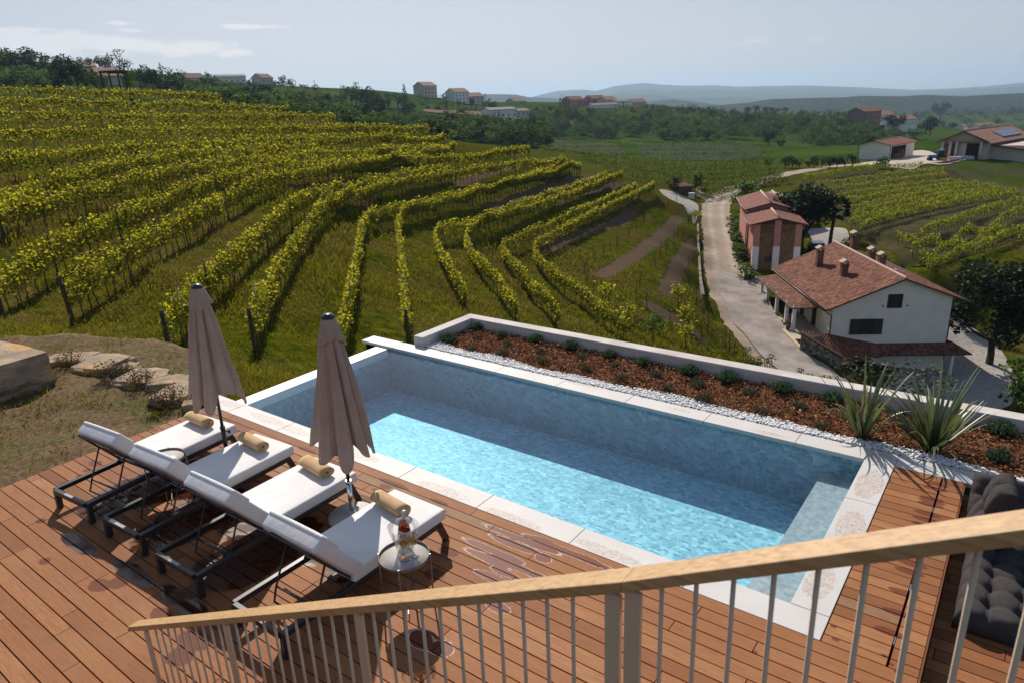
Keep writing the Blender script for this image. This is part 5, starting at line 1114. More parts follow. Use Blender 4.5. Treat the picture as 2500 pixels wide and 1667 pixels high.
# porch
pz, pzo, pw = -15.48, -15.92, 2.94; y0, y1 = 2.7, 15.6; fl = -18.3
roof_slab('porch_roof', [(-pw, y0, pzo), (-pw, y1, pzo), (.0, y1, pz), (.0, y0+3.4, pz)], .12, M['tiles'], wh)
roof_slab('porch_roof', [(.0, y0, pzo+.02), (-pw, y0, pzo), (0, y0+3.4, pz)], .12, M['tiles'], wh)
b = MB(); b.box((-pw-.25, .3, -20.5), (-.002, 14.8, fl)); b.build('porch_floor', mottled('porch_tiles', (.36, .28, .19), (.46, .37, .26), 2, .7), wh)
b = MB(); b.box((-pw-.55, -2.2, -20.5), (-pw-.255, 14.8, fl+.06)); b.build('porch_curb', mottled('curb_stone', (.42, .33, .20), (.54, .44, .30), 3, .8), wh)
for y in (2.9, 5.2, 8.6, 12.2, 14.6):
    b = MB(); b.box((-pw+.22, y-.16, fl), (-pw+.54, y+.16, pzo+.05)); b.box((-pw+.18, y-.2, fl), (-pw+.58, y+.2, fl+.25)); bevel(b.build('column', M['whitep'], wh), .02)
b = MB(); b.bar((-pw+.38, y0+.1, pzo-.02), (-pw+.38, y1-.1, pzo-.02), .2, .24); b.build('porch_beam', M['wood_dark'], wh)
for y in (4.6, 8.2, 11.6): window(wh, (0, y, fl+1.1), (0, 1, 0), .95, 2.1, nrm=(-1, 0, 0), name='door', sill=False)
# lean-to roof along the gable foot and stone ramp
roof_slab('canopy_roof', [(12.3, -1.7, -19.32), (4.4, -1.7, -19.32), (4.4, -.002, -18.74), (11.3, -.002, -18.74)], .12, M['tiles'], wh)
roof_slab('canopy_roof', [(4.4, -1.7, -19.35), (-.2, -3.5, -19.6), (-.3, -.002, -17.72), (4.4, -.002, -18.76)], .12, M['tiles'], wh)
roof_slab('canopy_roof', [(-.2, -3.5, -19.6), (-3.2, -2.2, -17.5), (-2.6, -.2, -17.3), (-.3, -.002, -17.75)], .1, M['tiles'], wh)
roof_slab('canopy_roof', [(12.3, 2.0, -19.32), (12.3, -1.7, -19.32), (11.3, -.002, -18.74), (HW, 2.0, -18.74)], .12, M['tiles'], wh)
b = MB(); b.hexa([(-3.5, -2.4, -23), (-.2, -3.8, -23), (-.1, -3.45, -23), (-3.4, -2.05, -23), (-3.5, -2.4, -16.9), (-.2, -3.8, -18.75), (-.1, -3.45, -18.75), (-3.4, -2.05, -16.9)]); b.build('ramp_wall', M['rubble'], wh)
b = MB(); b.hexa([(-3.55, -2.45, -16.9), (-.15, -3.9, -18.75), (-.03, -3.35, -18.75), (-3.4, -1.95, -16.9), (-3.55, -2.45, -16.78), (-.15, -3.9, -18.63), (-.03, -3.35, -18.63), (-3.4, -1.95, -16.78)]); b.build('wall_coping', M['tiles_red'], wh)
b = MB(); b.box((HW+.1, 1.0, -22), (HW+.7, 1.6, -16.6)); b.build('side_pillar', M['rubble'], wh)
b = MB(); b.box((10.6, -1.5, -23), (10.85, -1.25, -19.4)); b.build('canopy_post', M['whitep'], wh)
# flower pots on the porch
for i, y in enumerate((3.2, 11.2, 13.7)):
    c_ = hO+e1*(-pw+.0)+np.array([-e1[1], e1[0]])*y; fp = empty('flower_pot', (c_[0], c_[1], fl), 0, ['red flowering pot nearest the porch corner of the white house', 'red flowering pot beside the second porch column', 'red flowering pot at the far end of the porch'][i], 'flower pot', 'flower pots on the porch')
    b = MB(); b.lathe([(.001, 0), (.16, 0), (.24, .42), (.26, .44), (.22, .44), (.001, .40)], 14, cap0=False, cap1=False); b.build('pot', M['gutter'], fp)
    P = R.normal(size=(140, 3))*np.array([.2, .2, .14])+np.array([0, 0, .68]); v, q = leaf_quads(P, .13, .4); red = R.random(140) < .55; link('flowers', quad_mesh('flowers', v, q, [M['shrub'], M['redleaf']], red.astype(int), np.clip(R.normal(.7, .2, 140), 0, 1)), fp)
# asphalt drive and gravel yard
drape('driveway', [at_z(*q) for q in [(1738,668,-17.2),(1800,664,-17.2),(1870,690,-17.6),(1870,735,-18.0),(1960,870,-18.6),(2050,905,-19.6),(2080,990,-20),(1985,985,-18.9),(1900,905,-18.6),(1825,835,-18.2),(1775,765,-17.8)]], M['asphalt'], .24, .5)
drape('gravel_yard', [at_z(*q) for q in [(2325,790,-21.6),(2360,800,-21.6),(2440,850,-21.6),(2490,925,-21.6),(2470,1000,-21.6),(2300,1010,-21.6),(2140,990,-21.5),(2190,910,-21.6)]], M['gravel_y'], .12, .6)
drape('barn_yard', [at_z(*q) for q in [(1990,600,-17),(1945,640,-17),(2010,640,-17.1),(2080,610,-17.1),(2060,575,-16.9),(1990,560,-16.6),(1965,570,-16.8)]], M['gravel_y'], .12, .6)

# ---- pink barn
pL = at_z(1833, 660, -17.2)[:2]; pe1 = np.array([.915, .403]); half = 2.75
BW = 2*half+.25; BL1, BL2 = 8.6, 12.0
pb_ = empty('pink_barn', (pL[0], pL[1], 0), math.atan2(pe1[1], pe1[0]), 'pink and brick barn with white pillar feet beside the gravel road', 'barn')
gz0, ez, az = -19, -11.25, -10.55
def house_body(parent, x0, x1, y0, y1, ez_, az_, mat, name='wall', zg=-19, z2=None):
    xm = (x0+x1)/2; b = MB(); P = []
    for y in (y0, y1): P += [(x0, y, zg), (x1, y, zg), (x1, y, ez_), (xm, y, az_), (x0, y, ez_)]
    b.add(P, [(4, 3, 2, 1, 0), (5, 6, 7, 8, 9)]+[(i, (i+1) % 5, (i+1) % 5+5, i+5) for i in (0, 1, 4)]); return b.build(name, mat, parent)
def gable_roof(parent, x0, x1, y0, y1, ez_, az_, mat, oh_=.5, oy=.5, th=.12, up=.1):
    xm = (x0+x1)/2; s = (az_-ez_)/(xm-x0)
    for xa in (x0-oh_, x1+oh_): roof_slab('roof', [(xa, y0-oy, ez_-s*oh_+up), (xa, y1+oy, ez_-s*oh_+up), (xm, y1+oy, az_+up+(.002 if xa < xm else 0)), (xm, y0-oy, az_+up+(.002 if xa < xm else 0))], th, mat, parent)
    b = MB(); b.tube([(xm, y0-oy, az_+up+.02), (xm, y1+oy, az_+up+.02)], .13, 8); b.build('ridge_tiles', M['ridge'], parent)
house_body(pb_, .25, BW-.25, .35, BL1, ez, az, M['pink']); house_body(pb_, .05, BW-.05, BL1+.01, BL1+BL2, ez+.6, az+.7, M['pink'])
gable_roof(pb_, 0, BW, .1, BL1-.6, ez, az, M['tiles_red'], .65, .6); gable_roof(pb_, 0, BW, BL1, BL1+BL2, ez+.6, az+.7, M['tiles_red'], .6, .5)
for xa in (0, BW/2-.4, BW-.8):
    zt = ez-.1 if xa != BW/2-.4 else az-.25
    b = MB(); b.box((xa, -.02, gz0), (xa+.8, .34, -14.15)); b.build('pillar_foot', M['whitep'], pb_); b = MB(); b.box((xa+.004, -.015, -14.15), (xa+.796, .34, zt)); b.build('pillar', M['pink'], pb_)
for xa, xb in ((.8, BW/2-.4), (BW/2+.4, BW-.8)):
    b = MB(); b.box((xa, .10, gz0), (xb, .345, ez-.15)); o = b.build('brick_panel', M['brick'], pb_)
    b = MB(); nn = int((xb-xa)/.24)
    for i in range(nn):
        for j in range(5): 
            if (i+j) % 2 == 0: b.box((xa+.06+i*.24, .085, ez-1.25+j*.20), (xa+.06+i*.24+.13, .101, ez-1.25+j*.20+.14))
    b.build('lattice_opening', M['black_in'], o)
b = MB(); b.box((.8, .12, ez-.15), (BW-.8, .34, ez+.3)); b.build('lintel', M['wood_dark'], pb_)
window(pb_, (2.15, .10, -15.75), (1, 0, 0), .9, .55, nrm=(0, -1, 0), sill=False)
for y, z in ((3, -16.3), (4.5, -15.2), (9, -15.6), (12, -15.6)): window(pb_, (.05 if y > BL1 else .25, y, z), (0, 1, 0), .35, .5, nrm=(-1, 0, 0), sill=False, frame=False)
b = MB(); b.tube([(-.66, -.45, ez-.25), (-.66, BL1-.2, ez-.25)], .07, 8); b.tube([(-.60, BL1-.4, ez+.5), (-.60, BL1+BL2+.4, ez+.5)], .07, 8); b.tube([(-.1, BL1-.1, ez), (-.05, BL1-.1, -17.2)], .06, 8); b.build('gutter', M['gutter'], pb_)
# grey slate shed behind
gs = empty('grey_shed', (0, 0, 0), 0, 'low shed with a grey slate roof behind the pink barn', 'shed'); c_ = at_d(1862, 488, 110); gs.location = (c_[0], c_[1], 0); gs.rotation_euler.z = math.atan2(pe1[1], pe1[0])
house_body(gs, -2.5, 7.5, 0, 9, -12.9, -11.5, M['plaster_bg'], zg=-18); gable_roof(gs, -2.5, 7.5, 0, 9, -12.9, -11.5, M['tiles_grey'], .4, .4)

# ---- white implement shed and winery on the terrace
def px_house(name, A, B, z, dep, hE, hA, wallm, roofm, label, cat, group=None, ridge='across', win=(), oh_=.5, zg=None, door=None):
    """gabled block whose front foot runs from photo point A to B at height z"""
    a = at_z(*A, z); c2 = at_z(*B, z); u_ = (c2-a)[:2]; L = np.linalg.norm(u_); u_ = u_/L
    r = empty(name, (a[0], a[1], z), math.atan2(u_[1], u_[0]), label, cat, group); zb = -4 if zg is None else zg
    if ridge == 'across':   # gable end faces us
        house_body(r, 0, L, 0, dep, hE, hA, wallm, zg=zb); gable_roof(r, 0, L, 0, dep, hE, hA, roofm, oh_, oh_)
    else:                   # long side faces us
        r2 = r; b = MB(); P = []
        for x in (0, L): P += [(x, 0, zb), (x, dep, zb), (x, dep, hE), (x, dep/2, hA), (x, 0, hE)]
        b.add(P, [(0, 1, 2, 3, 4), (9, 8, 7, 6, 5)]+[(i, i+5, (i+1) % 5+5, (i+1) % 5) for i in (0, 1, 4)]); b.build('wall', wallm, r)
        s = (hA-hE)/(dep/2)
        for ya in (-oh_, dep+oh_): roof_slab('roof', [(-oh_, ya, hE-s*oh_+.1), (L+oh_, ya, hE-s*oh_+.1), (L+oh_, dep/2, hA+.1), (-oh_, dep/2, hA+.1)], .15, roofm, r)
    for f, zz, w, h in win: window(r, (f*L, 0, zz), (1, 0, 0), w, h, nrm=(0, -1, 0), sill=False, frame=w > .9)
    return r, L
ws, L = px_house('implement_shed', (2096,390), (2168,392), -13.9, 17, 4.0, 5.0, M['plaster_far'], M['tiles_red'], 'white shed with a low red roof and open stacked side', 'shed', oh_=.7)
b = MB(); b.box((L-.35, 1.5, .3), (L+.05, 11.0, 3.4)); b.build('opening', M['black_in'], ws)
b = MB()
for y, h in ((2.5, 1.6), (4.2, 1.5), (5.6, 2.3)): b.box((L+.1, y, 0), (L+1.2, y+1.2, h))
b.build('crate_stack', mottled('crate_wood', (.16, .07, .035), (.28, .14, .07), 2, .8), ws)
for x in (-.35, L+.3): b = MB(); b.tube([(x, -.25, 3.8), (x, -.1, 3.3), (x, -.1, 0)], .09, 6); b.build('downpipe', M['gutter'], ws)
wy, L = px_house('winery', (2296,388), (2402,391), -14.0, 30, 4.7, 7.2, M['plaster_bg'], M['tiles_far'], 'large tan winery hall with solar panels on its tiled roof', 'winery', oh_=1.3)
b = MB(); b.box((L*.57, -.14, .1), (L*.86, -.02, 4.2)); b.build('hall_opening', M['black_in'], wy)
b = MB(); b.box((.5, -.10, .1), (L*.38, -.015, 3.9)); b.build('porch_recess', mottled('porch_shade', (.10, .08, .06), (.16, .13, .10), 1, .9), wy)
for f in (.02, .20, .35, .9): b = MB(); b.tube([(f*L+.2, -.9, -.5), (f*L+.2, -.9, 4.5)], .35, 10); b.build('column', M['plaster_bg'], wy)
b = MB(); b.bar((-.8, -1.1, 4.4), (L/2, -1.1, 6.9), .25, .5); b.bar((L+.8, -1.1, 4.4), (L/2, -1.1, 6.9), .25, .5); b.bar((0, -.6, 4.3), (L, -.6, 4.3), .3, .45); b.build('gable_truss', mottled('larch_beam', (.14, .07, .035), (.22, .12, .06), 2, .7), wy)
s_ = 2.5/(L/2); q0 = []
for (x, y) in ((L*.70, 12), (L*.70, 26), (L*.97, 26), (L*.97, 12)): q0.append((x, y, 7.2-(x-L/2)*s_+.32))
b = MB(); b.slab(q0, .1); t = NT('solar_cells'); co = t.coord(); bk = t.n('ShaderNodeTexBrick'); bk.offset = 0; bk.inputs['Scale'].default_value = 1; bk.inputs['Brick Width'].default_value = 1.6; bk.inputs['Row Height'].default_value = 1.0; bk.inputs['Mortar Size'].default_value = .05; bk.inputs['Color1'].default_value = (.035, .06, .10, 1); bk.inputs['Color2'].default_value = (.05, .08, .13, 1); bk.inputs['Mortar'].default_value = (.3, .32, .34, 1); t.l(co, bk.inputs['Vector'])
b.build('solar_panel', t.done(t.pbsdf(bk.outputs['Color'], .25)), wy)
b = MB(); b.box((L-.001, 4, -6), (L+9, 34, 3.4)); b.build('side_wing', M['plaster_bg'], wy)
roof_slab('wing_roof', [(L+10, 3.2, 2.4), (L+10, 34, 2.4), (L, 34, 3.6), (L, 3.2, 3.6)], .3, M['tiles_far'], wy)
for i in range(6): window(wy, (L, 6+i*4, 4.2), (0, 1, 0), 1.2, .5, nrm=(1, 0, 0), sill=False, frame=False)
rw = empty('retaining_wall', (0, 0, 0), 0, 'curved rust coloured retaining wall below the winery yard', 'wall')
pts = [at_z(x, y, -13.9) for x, y in ((2262,398),(2290,400),(2320,397),(2350,392),(2372,387))]
b = MB()
for i in range(len(pts)-1):
    p, q = pts[i], pts[i+1]; d = (q-p)[:2]; nn = np.array([-d[1], d[0]])/np.linalg.norm(d)*.3; zz0, zz1 = -14.5-i*.9, -14.5-(i+1)*.9
    zt0, zt1 = -13.75+i*.16, -13.75+(i+1)*.16
    b.hexa([(p[0], p[1], -22), (q[0], q[1], -22), (q[0]+nn[0], q[1]+nn[1], -22), (p[0]+nn[0], p[1]+nn[1], -22), (p[0], p[1], zt0), (q[0], q[1], zt1), (q[0]+nn[0], q[1]+nn[1], zt1), (p[0]+nn[0], p[1]+nn[1], zt0)])
b.build('wall_face', mottled('rust_render', (.22, .10, .065), (.30, .145, .10), .6, .9), rw)
cz_ = at_z(2372, 387, -13.9); ce_ = at_z(2510, 372, -13.9); 
b = MB(); d = (ce_-cz_)[:2]; nn = np.array([-d[1], d[0]])/np.linalg.norm(d)*3
b.hexa([(cz_[0], cz_[1], -22), (ce_[0], ce_[1], -22), (ce_[0]+nn[0], ce_[1]+nn[1], -22), (cz_[0]+nn[0], cz_[1]+nn[1], -22), (cz_[0], cz_[1], -13.2), (ce_[0], ce_[1], -12.2), (ce_[0]+nn[0], ce_[1]+nn[1], -12.2), (cz_[0]+nn[0], cz_[1]+nn[1], -13.2)])
lw_ = empty('cellar_block', (0, 0, 0), 0, 'pale cellar block with dark openings below the winery yard', 'building'); b.build('wall', M['plaster_bg'], lw_)
for f0, f1 in ((.06, .16), (.24, .34), (.62, .98)):
    b = MB(); p = cz_[:2]+d*f0-nn*.02; q = cz_[:2]+d*f1-nn*.02; r_ = nn*.03; b.hexa([(p[0], p[1], -18.6), (q[0], q[1], -18.6), (q[0]+r_[0], q[1]+r_[1], -18.6), (p[0]+r_[0], p[1]+r_[1], -18.6), (p[0], p[1], -14.6), (q[0], q[1], -14.6), (q[0]+r_[0], q[1]+r_[1], -14.6), (p[0]+r_[0], p[1]+r_[1], -14.6)]); b.build('opening', M['black_in'], lw_)
b = MB(); b.tube([(*(cz_[:2]+d*.05-nn*.08), -13.0), (*(cz_[:2]+d*.98-nn*.08), -12.0)], .28, 8); b.build('pipe', mottled('grey_pipe', (.2, .19, .18), (.28, .27, .26), 1, .6), lw_)
drape('winery_yard', [at_z(*q) for q in [(2085,402,-13.9),(2172,394,-13.9),(2200,372,-13.9),(2262,366,-13.9),(2300,386,-13.9),(2400,390,-13.9),(2372,390,-13.9),(2300,402,-13.9),(2262,400,-13.9),(2230,408,-13.9),(2150,408,-13.9)]], mottled('pale_yard', (.40, .34, .27), (.52, .45, .37), .4, .95), .15, .8)

# ---- villages on the ridges: (x_left, x_right, y_foot, distance, depth, eave, apex, wall, roof, ridge, label)
G_V = 'houses on the hill village'
VIL = [
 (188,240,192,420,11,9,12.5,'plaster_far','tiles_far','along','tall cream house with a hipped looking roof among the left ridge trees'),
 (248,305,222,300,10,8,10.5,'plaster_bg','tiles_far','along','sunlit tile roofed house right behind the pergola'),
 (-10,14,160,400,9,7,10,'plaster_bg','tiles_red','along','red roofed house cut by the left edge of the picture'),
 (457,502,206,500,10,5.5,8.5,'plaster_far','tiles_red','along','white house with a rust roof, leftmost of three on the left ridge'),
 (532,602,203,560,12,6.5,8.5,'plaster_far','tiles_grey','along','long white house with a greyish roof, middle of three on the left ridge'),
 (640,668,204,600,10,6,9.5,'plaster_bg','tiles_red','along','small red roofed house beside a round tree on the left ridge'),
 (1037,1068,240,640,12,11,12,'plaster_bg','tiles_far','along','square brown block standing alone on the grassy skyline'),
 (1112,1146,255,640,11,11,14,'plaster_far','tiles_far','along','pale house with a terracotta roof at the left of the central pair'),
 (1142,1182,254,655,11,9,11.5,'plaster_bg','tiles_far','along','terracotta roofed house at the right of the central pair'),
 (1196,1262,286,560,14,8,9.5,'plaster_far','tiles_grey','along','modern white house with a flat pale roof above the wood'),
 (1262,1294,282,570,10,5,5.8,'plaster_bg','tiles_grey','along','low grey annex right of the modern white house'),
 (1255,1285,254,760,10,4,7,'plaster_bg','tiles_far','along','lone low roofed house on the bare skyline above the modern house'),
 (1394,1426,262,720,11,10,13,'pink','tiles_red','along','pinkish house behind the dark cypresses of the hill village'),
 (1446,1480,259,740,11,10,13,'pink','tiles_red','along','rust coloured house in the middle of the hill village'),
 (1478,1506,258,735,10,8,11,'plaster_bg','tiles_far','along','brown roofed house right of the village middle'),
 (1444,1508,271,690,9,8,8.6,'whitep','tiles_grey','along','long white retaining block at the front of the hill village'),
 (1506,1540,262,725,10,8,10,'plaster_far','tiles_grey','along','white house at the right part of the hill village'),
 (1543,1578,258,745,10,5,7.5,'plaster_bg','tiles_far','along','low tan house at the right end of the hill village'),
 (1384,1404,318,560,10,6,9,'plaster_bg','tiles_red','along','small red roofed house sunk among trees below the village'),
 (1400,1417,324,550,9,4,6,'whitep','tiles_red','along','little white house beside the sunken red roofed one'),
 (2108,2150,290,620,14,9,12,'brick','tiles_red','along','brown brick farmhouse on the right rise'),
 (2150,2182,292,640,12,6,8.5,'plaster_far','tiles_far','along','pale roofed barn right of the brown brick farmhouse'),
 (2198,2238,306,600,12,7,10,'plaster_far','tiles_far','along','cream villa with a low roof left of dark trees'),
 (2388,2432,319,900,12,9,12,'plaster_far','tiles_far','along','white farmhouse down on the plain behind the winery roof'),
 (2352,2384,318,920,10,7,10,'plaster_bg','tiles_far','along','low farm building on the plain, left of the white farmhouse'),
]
for x0, x1, yf, d, dep, hE, hA, wm, rm, rd, lab in VIL:
    if hE < 10.5: hE *= .78
    dep *= 1.15; hA = hE+(3.4 if rm != 'tiles_grey' else 1.8)
    A = at_d(x0, yf, d); B = at_d(x1, yf, d*1.02); z = float(min(A[2], B[2])); k1 = (B-A)[:2]; L = np.linalg.norm(k1); sc = L/((x1-x0)/FPX*d)
    r = empty('village_house', (A[0], A[1], z), math.atan2(k1[1], k1[0]), lab, 'house', G_V); b = MB(); P = []; zb = -9
    for x in (0, L): P += [(x, 0, zb), (x, dep, zb), (x, dep, hE), (x, dep/2, hA), (x, 0, hE)]
    b.add(P, [(0, 1, 2, 3, 4), (9, 8, 7, 6, 5)]+[(i, i+5, (i+1) % 5+5, (i+1) % 5) for i in (0, 1, 4)]); b.build('wall', M[wm], r); s = (hA-hE)/(dep/2)
    for ya in (-.6, dep+.6): roof_slab('roof', [(-.6, ya, hE-s*.6+.15), (L+.6, ya, hE-s*.6+.15), (L+.6, dep/2, hA+.15), (-.6, dep/2, hA+.15)], .25, M[rm], r)
    nwn = max(2, int(L/4.2))
    for fl_ in range(max(1, int(hE/3.2))):
        for i in range(nwn): window(r, ((i+.5)*L/nwn, 0, 1.7+fl_*3.1), (1, 0, 0), 1.1, 1.5, nrm=(0, -1, 0), sill=False, frame=False)
# ------------------------------------------------------------------ trees and plants
def crown(seed, n, ls, r=(.36, .36, .40), c=.60, blobs=11, br=.42, jit=.10, lo=.2):
    """leaf clusters of a crown of unit height"""
    rg = np.random.default_rng(seed); C = []
    while len(C) < blobs:
        p = rg.uniform(-1, 1, 3)
        if p@p < 1 and p[2] > -1+lo: C.append(p)
    C = np.array(C)*np.array(r)*(1-br*.55); rad = rg.uniform(.6, 1.15, blobs)*br*np.mean(r); per = (n*rad**2/np.sum(rad**2)).astype(int); P, T = [], []
    for cc, rr, k in zip(C, rad, per):
        d = rg.normal(size=(k, 3)); d /= np.linalg.norm(d, axis=1)[:, None]; q = cc+d*rr*np.array([1, 1, .8])*(1-.45*rg.random((k, 1))**2)+rg.normal(size=(k, 3))*jit*rr
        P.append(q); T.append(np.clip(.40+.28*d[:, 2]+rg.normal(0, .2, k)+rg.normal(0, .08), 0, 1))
    P = np.concatenate(P)+np.array([0, 0, c]); T = np.concatenate(T)
    v, q = leaf_quads(P, ls*rg.uniform(.6, 1.3, len(P)), .5, .85, rg); return v, q, T, C+np.array([0, 0, c])
def limbs(C, seed, h0=.30, r0=.028, bend=.03):
    rg = np.random.default_rng(seed); parts = []; b = rg.normal(0, bend, (3, 2)); pts = [(0, 0, -.05), (b[0, 0]*.3, b[0, 1]*.3, h0*.5), (b[1, 0]*.6, b[1, 1]*.6, h0), (b[2, 0], b[2, 1], h0+.28)]
    v, q = tube_quads(pts, [r0*1.2, r0, r0*.85, r0*.35], 6); parts.append((v, q, 1, 0))
    for cc in C[:7]:
        v, q = tube_quads([pts[2], tuple((np.array(pts[2])+cc)/2+np.array([0, 0, -.02])), tuple(cc)], [r0*.6, r0*.4, r0*.15], 5); parts.append((v, q, 1, 0))
    return parts
def tmesh(name, parts, mats): V_, Q_, m_, t_ = join_q(parts); return quad_mesh(name, V_, Q_, mats, m_, t_)
def broad(seed, n=420, ls=.085, mat='tree', **k):
    v, q, T, C = crown(seed, n, ls, **k); return [(v, q, 0, T)]+limbs(C, seed, h0=.24), [M[mat], M['bark']]
LIB = {}
for i in range(4):
    LIB[f'broad{i}'] = broad(20+i, 430, .08, 'tree', r=(.40+.05*i, .42, .40), c=.57, blobs=10+i)
    LIB[f'light{i}'] = broad(40+i, 380, .085, 'tree_light', r=(.40, .40, .42), c=.55, blobs=12)
    LIB[f'dark{i}'] = broad(60+i, 460, .075, 'tree_dark', r=(.40, .38, .43), c=.56, blobs=9)
    LIB[f'bush{i}'] = broad(80+i, 260, .14, 'tree' if i % 2 else 'tree_light', r=(.62, .6, .46), c=.45, blobs=8, br=.5)
LIB['airy0'] = broad(101, 420, .05, 'tree', r=(.42, .40, .40), c=.58, blobs=16, br=.30, jit=.3)
LIB['olive0'] = broad(111, 900, .045, 'olive', r=(.60, .55, .44), c=.5, blobs=14, br=.36, jit=.25)
def cypress(seed, mat='tree_dark'):
    rg = np.random.default_rng(seed); n = 260; z = rg.random(n)**.8; r = .075*np.sqrt(np.clip(1-((z-.35)/.66)**2, 0, 1))+.008; a = rg.random(n)*2*PI; P = np.stack([r*np.cos(a), r*np.sin(a), .03+z*.97], -1); v, q = leaf_quads(P, .055, -.2, .6, rg)
    tv, tq = tube_quads([(0, 0, -.05), (0, 0, .9)], [.02, .004], 5); return [(v, q, 0, np.clip(rg.normal(.4, .25, n), 0, 1)), (tv, tq, 1, 0)], [M[mat], M['bark']]
LIB['cypress0'] = cypress(1); LIB['cypress1'] = cypress(2)
def conifer(seed):
    rg = np.random.default_rng(seed); P = []
    for k in range(26):
        z = .12+.86*k/25; R0 = .24*(1-z)**.8+.015; m_ = int(18*(1-z)+5); a = rg.random(m_)*2*PI; rr = R0*rg.random(m_)**.5; P.append(np.stack([rr*np.cos(a), rr*np.sin(a), z-.10*rr/.24+rg.normal(0, .012, m_)], -1))
    P = np.concatenate(P); v, q = leaf_quads(P, .07, .3, .55, rg); tv, tq = tube_quads([(0, 0, -.05), (0, 0, .95)], [.022, .004], 5); return [(v, q, 0, np.clip(rg.normal(.4, .25, len(P)), 0, 1)), (tv, tq, 1, 0)], [M['tree_dark'], M['bark']]
LIB['conifer0'] = conifer(5); LIB['conifer1'] = conifer(8)
def umbrella(seed):
    v, q, T, C = crown(seed, 420, .075, r=(.58, .55, .20), c=.80, blobs=10, br=.6); return [(v, q, 0, T)]+limbs(C, seed, h0=.5, r0=.03), [M['tree_dark'], M['bark']]
LIB['pine0'] = umbrella(3); LIB['pine1'] = umbrella(4)
for i in range(3):
    LIB[f'dense{i}'] = broad(130+i, 4200, .040, 'tree_dark' if i == 2 else 'tree', r=(.44, .42, .40), c=.57, blobs=22, br=.38, jit=.2)
LIB['walnut0'] = broad(140, 3000, .046, 'tree_dark', r=(.38, .38, .31), c=.70, blobs=16, br=.40, jit=.2)
LMESH = {k: tmesh(k[:-1]+'_tree', *v) for k, v in LIB.items()}
SPLIT = {}
def split_mesh(kind):
    """crown and trunk as two meshes for trees big enough to show both"""
    if kind not in SPLIT:
        parts, mats = LIB[kind]; SPLIT[kind] = (tmesh('crown', [p for p in parts if p[2] == 0], [mats[0]]), tmesh('trunk', [(p[0], p[1], 0, 0) for p in parts if p[2] == 1], [mats[1]]))
    return SPLIT[kind]
def place(kind, px, yb, yt, d, lab, group=None, name='tree', wid=1.0, cat='tree', parts=True, rot=None, sink=.25):
    p = at_d(px, yb, d); g = float(H(p[0], p[1])); zt = at_d(px, yt, d)[2]; h = max(zt-g, .8)
    if parts:
        r = empty(name, (p[0], p[1], g-sink), 0, lab, cat, group); cm, tm = split_mesh(kind); link('crown', cm, r); link('trunk', tm, r); o = r
    else: o = link(name, LMESH[kind]); o.location = (p[0], p[1], g-sink); tag(o, lab, cat, group)
    o.scale = (h*wid, h*wid, h); o.rotation_euler.z = random.random()*6.28 if rot is None else rot; return o
# trees with an identity of their own
place('walnut0', 1958, 585, 436, 97, 'round walnut tree with a leaning trunk between the pink barn and the hillside vines', None, 'tree', 1.05, parts=True)
place('light2', 1817, 468, 432, 124, 'small round tree at the inner road bend, beyond the pink barn roof', parts=True, wid=1.3)
place('dense2', 2425, 835, 588, 67, 'big dark leafy tree right of the white house', parts=True, wid=.95)
place('dense2', 2500, 780, 630, 80, 'second dark tree cut by the right edge, behind the big dark tree', parts=True, wid=1.2)
place('dense2', 2352, 800, 700, 76, 'lower dark tree peeping out beside the white house corner', parts=True, wid=1.1)
place('olive0', 2130, 935, 852, 49, 'grey green olive tree in front of the white house, left of its pair', None, 'olive_tree', 1.2, parts=True)
place('olive0', 2215, 955, 850, 48, 'grey green olive tree in front of the white house, right of its pair', None, 'olive_tree', 1.15, parts=True, rot=2.)
place('light1', 2500, 930, 850, 56, 'bright sapling cut by the right edge above the gravel yard', parts=True)
place('dark0', 1052, 336, 278, 128, 'dark pointed tree standing right behind the vines in the middle', parts=True, wid=.7)
place('dark3', 1080, 338, 292, 130, 'dark tree just right of the pointed one behind the vines', parts=True, wid=1.1)
place('airy0', 318, 230, 140, 116, 'young slender tree beside the pergola on the left crest', parts=True, wid=.55)
place('airy0', 286, 165, 117, 330, 'tall airy tree on the left ridge against the sky', wid=1.1)
place('conifer0', 989, 248, 205, 520, 'tall dark conifer alone on the skyline left of the brown block', wid=1.1)
place('broad0', 1084, 242, 226, 640, 'small round tree on the skyline right of the brown block', wid=1.2)
place('dark1', 1645, 478, 422, 137, 'round dark tree by the small retaining wall before the road bend', parts=True, wid=1.15)
place('light0', 1697, 440, 402, 142, 'loose light green tree at the edge of the near field', parts=True, wid=.9)
place('dark2', 1873, 390, 322, 330, 'large dark tree at the right end of the striped field', wid=1.2)
place('dark0', 1905, 388, 336, 335, 'second dark tree at the right end of the striped field', wid=1.3)
place('dark0', 2185, 282, 268, 600, 'round dark tree beside the brown brick farmhouse', wid=1.4)
place('dark3', 2272, 322, 276, 560, 'dark tree group member right of the cream villa, taller one', wid=.9); place('dark2', 2262, 320, 284, 570, 'dark tree right of the cream villa, shorter one', wid=1.2)
place('bush1', 2150, 393, 374, 170, 'green shrub at the foot of the white implement shed', cat='shrub', name='shrub', wid=1.4)
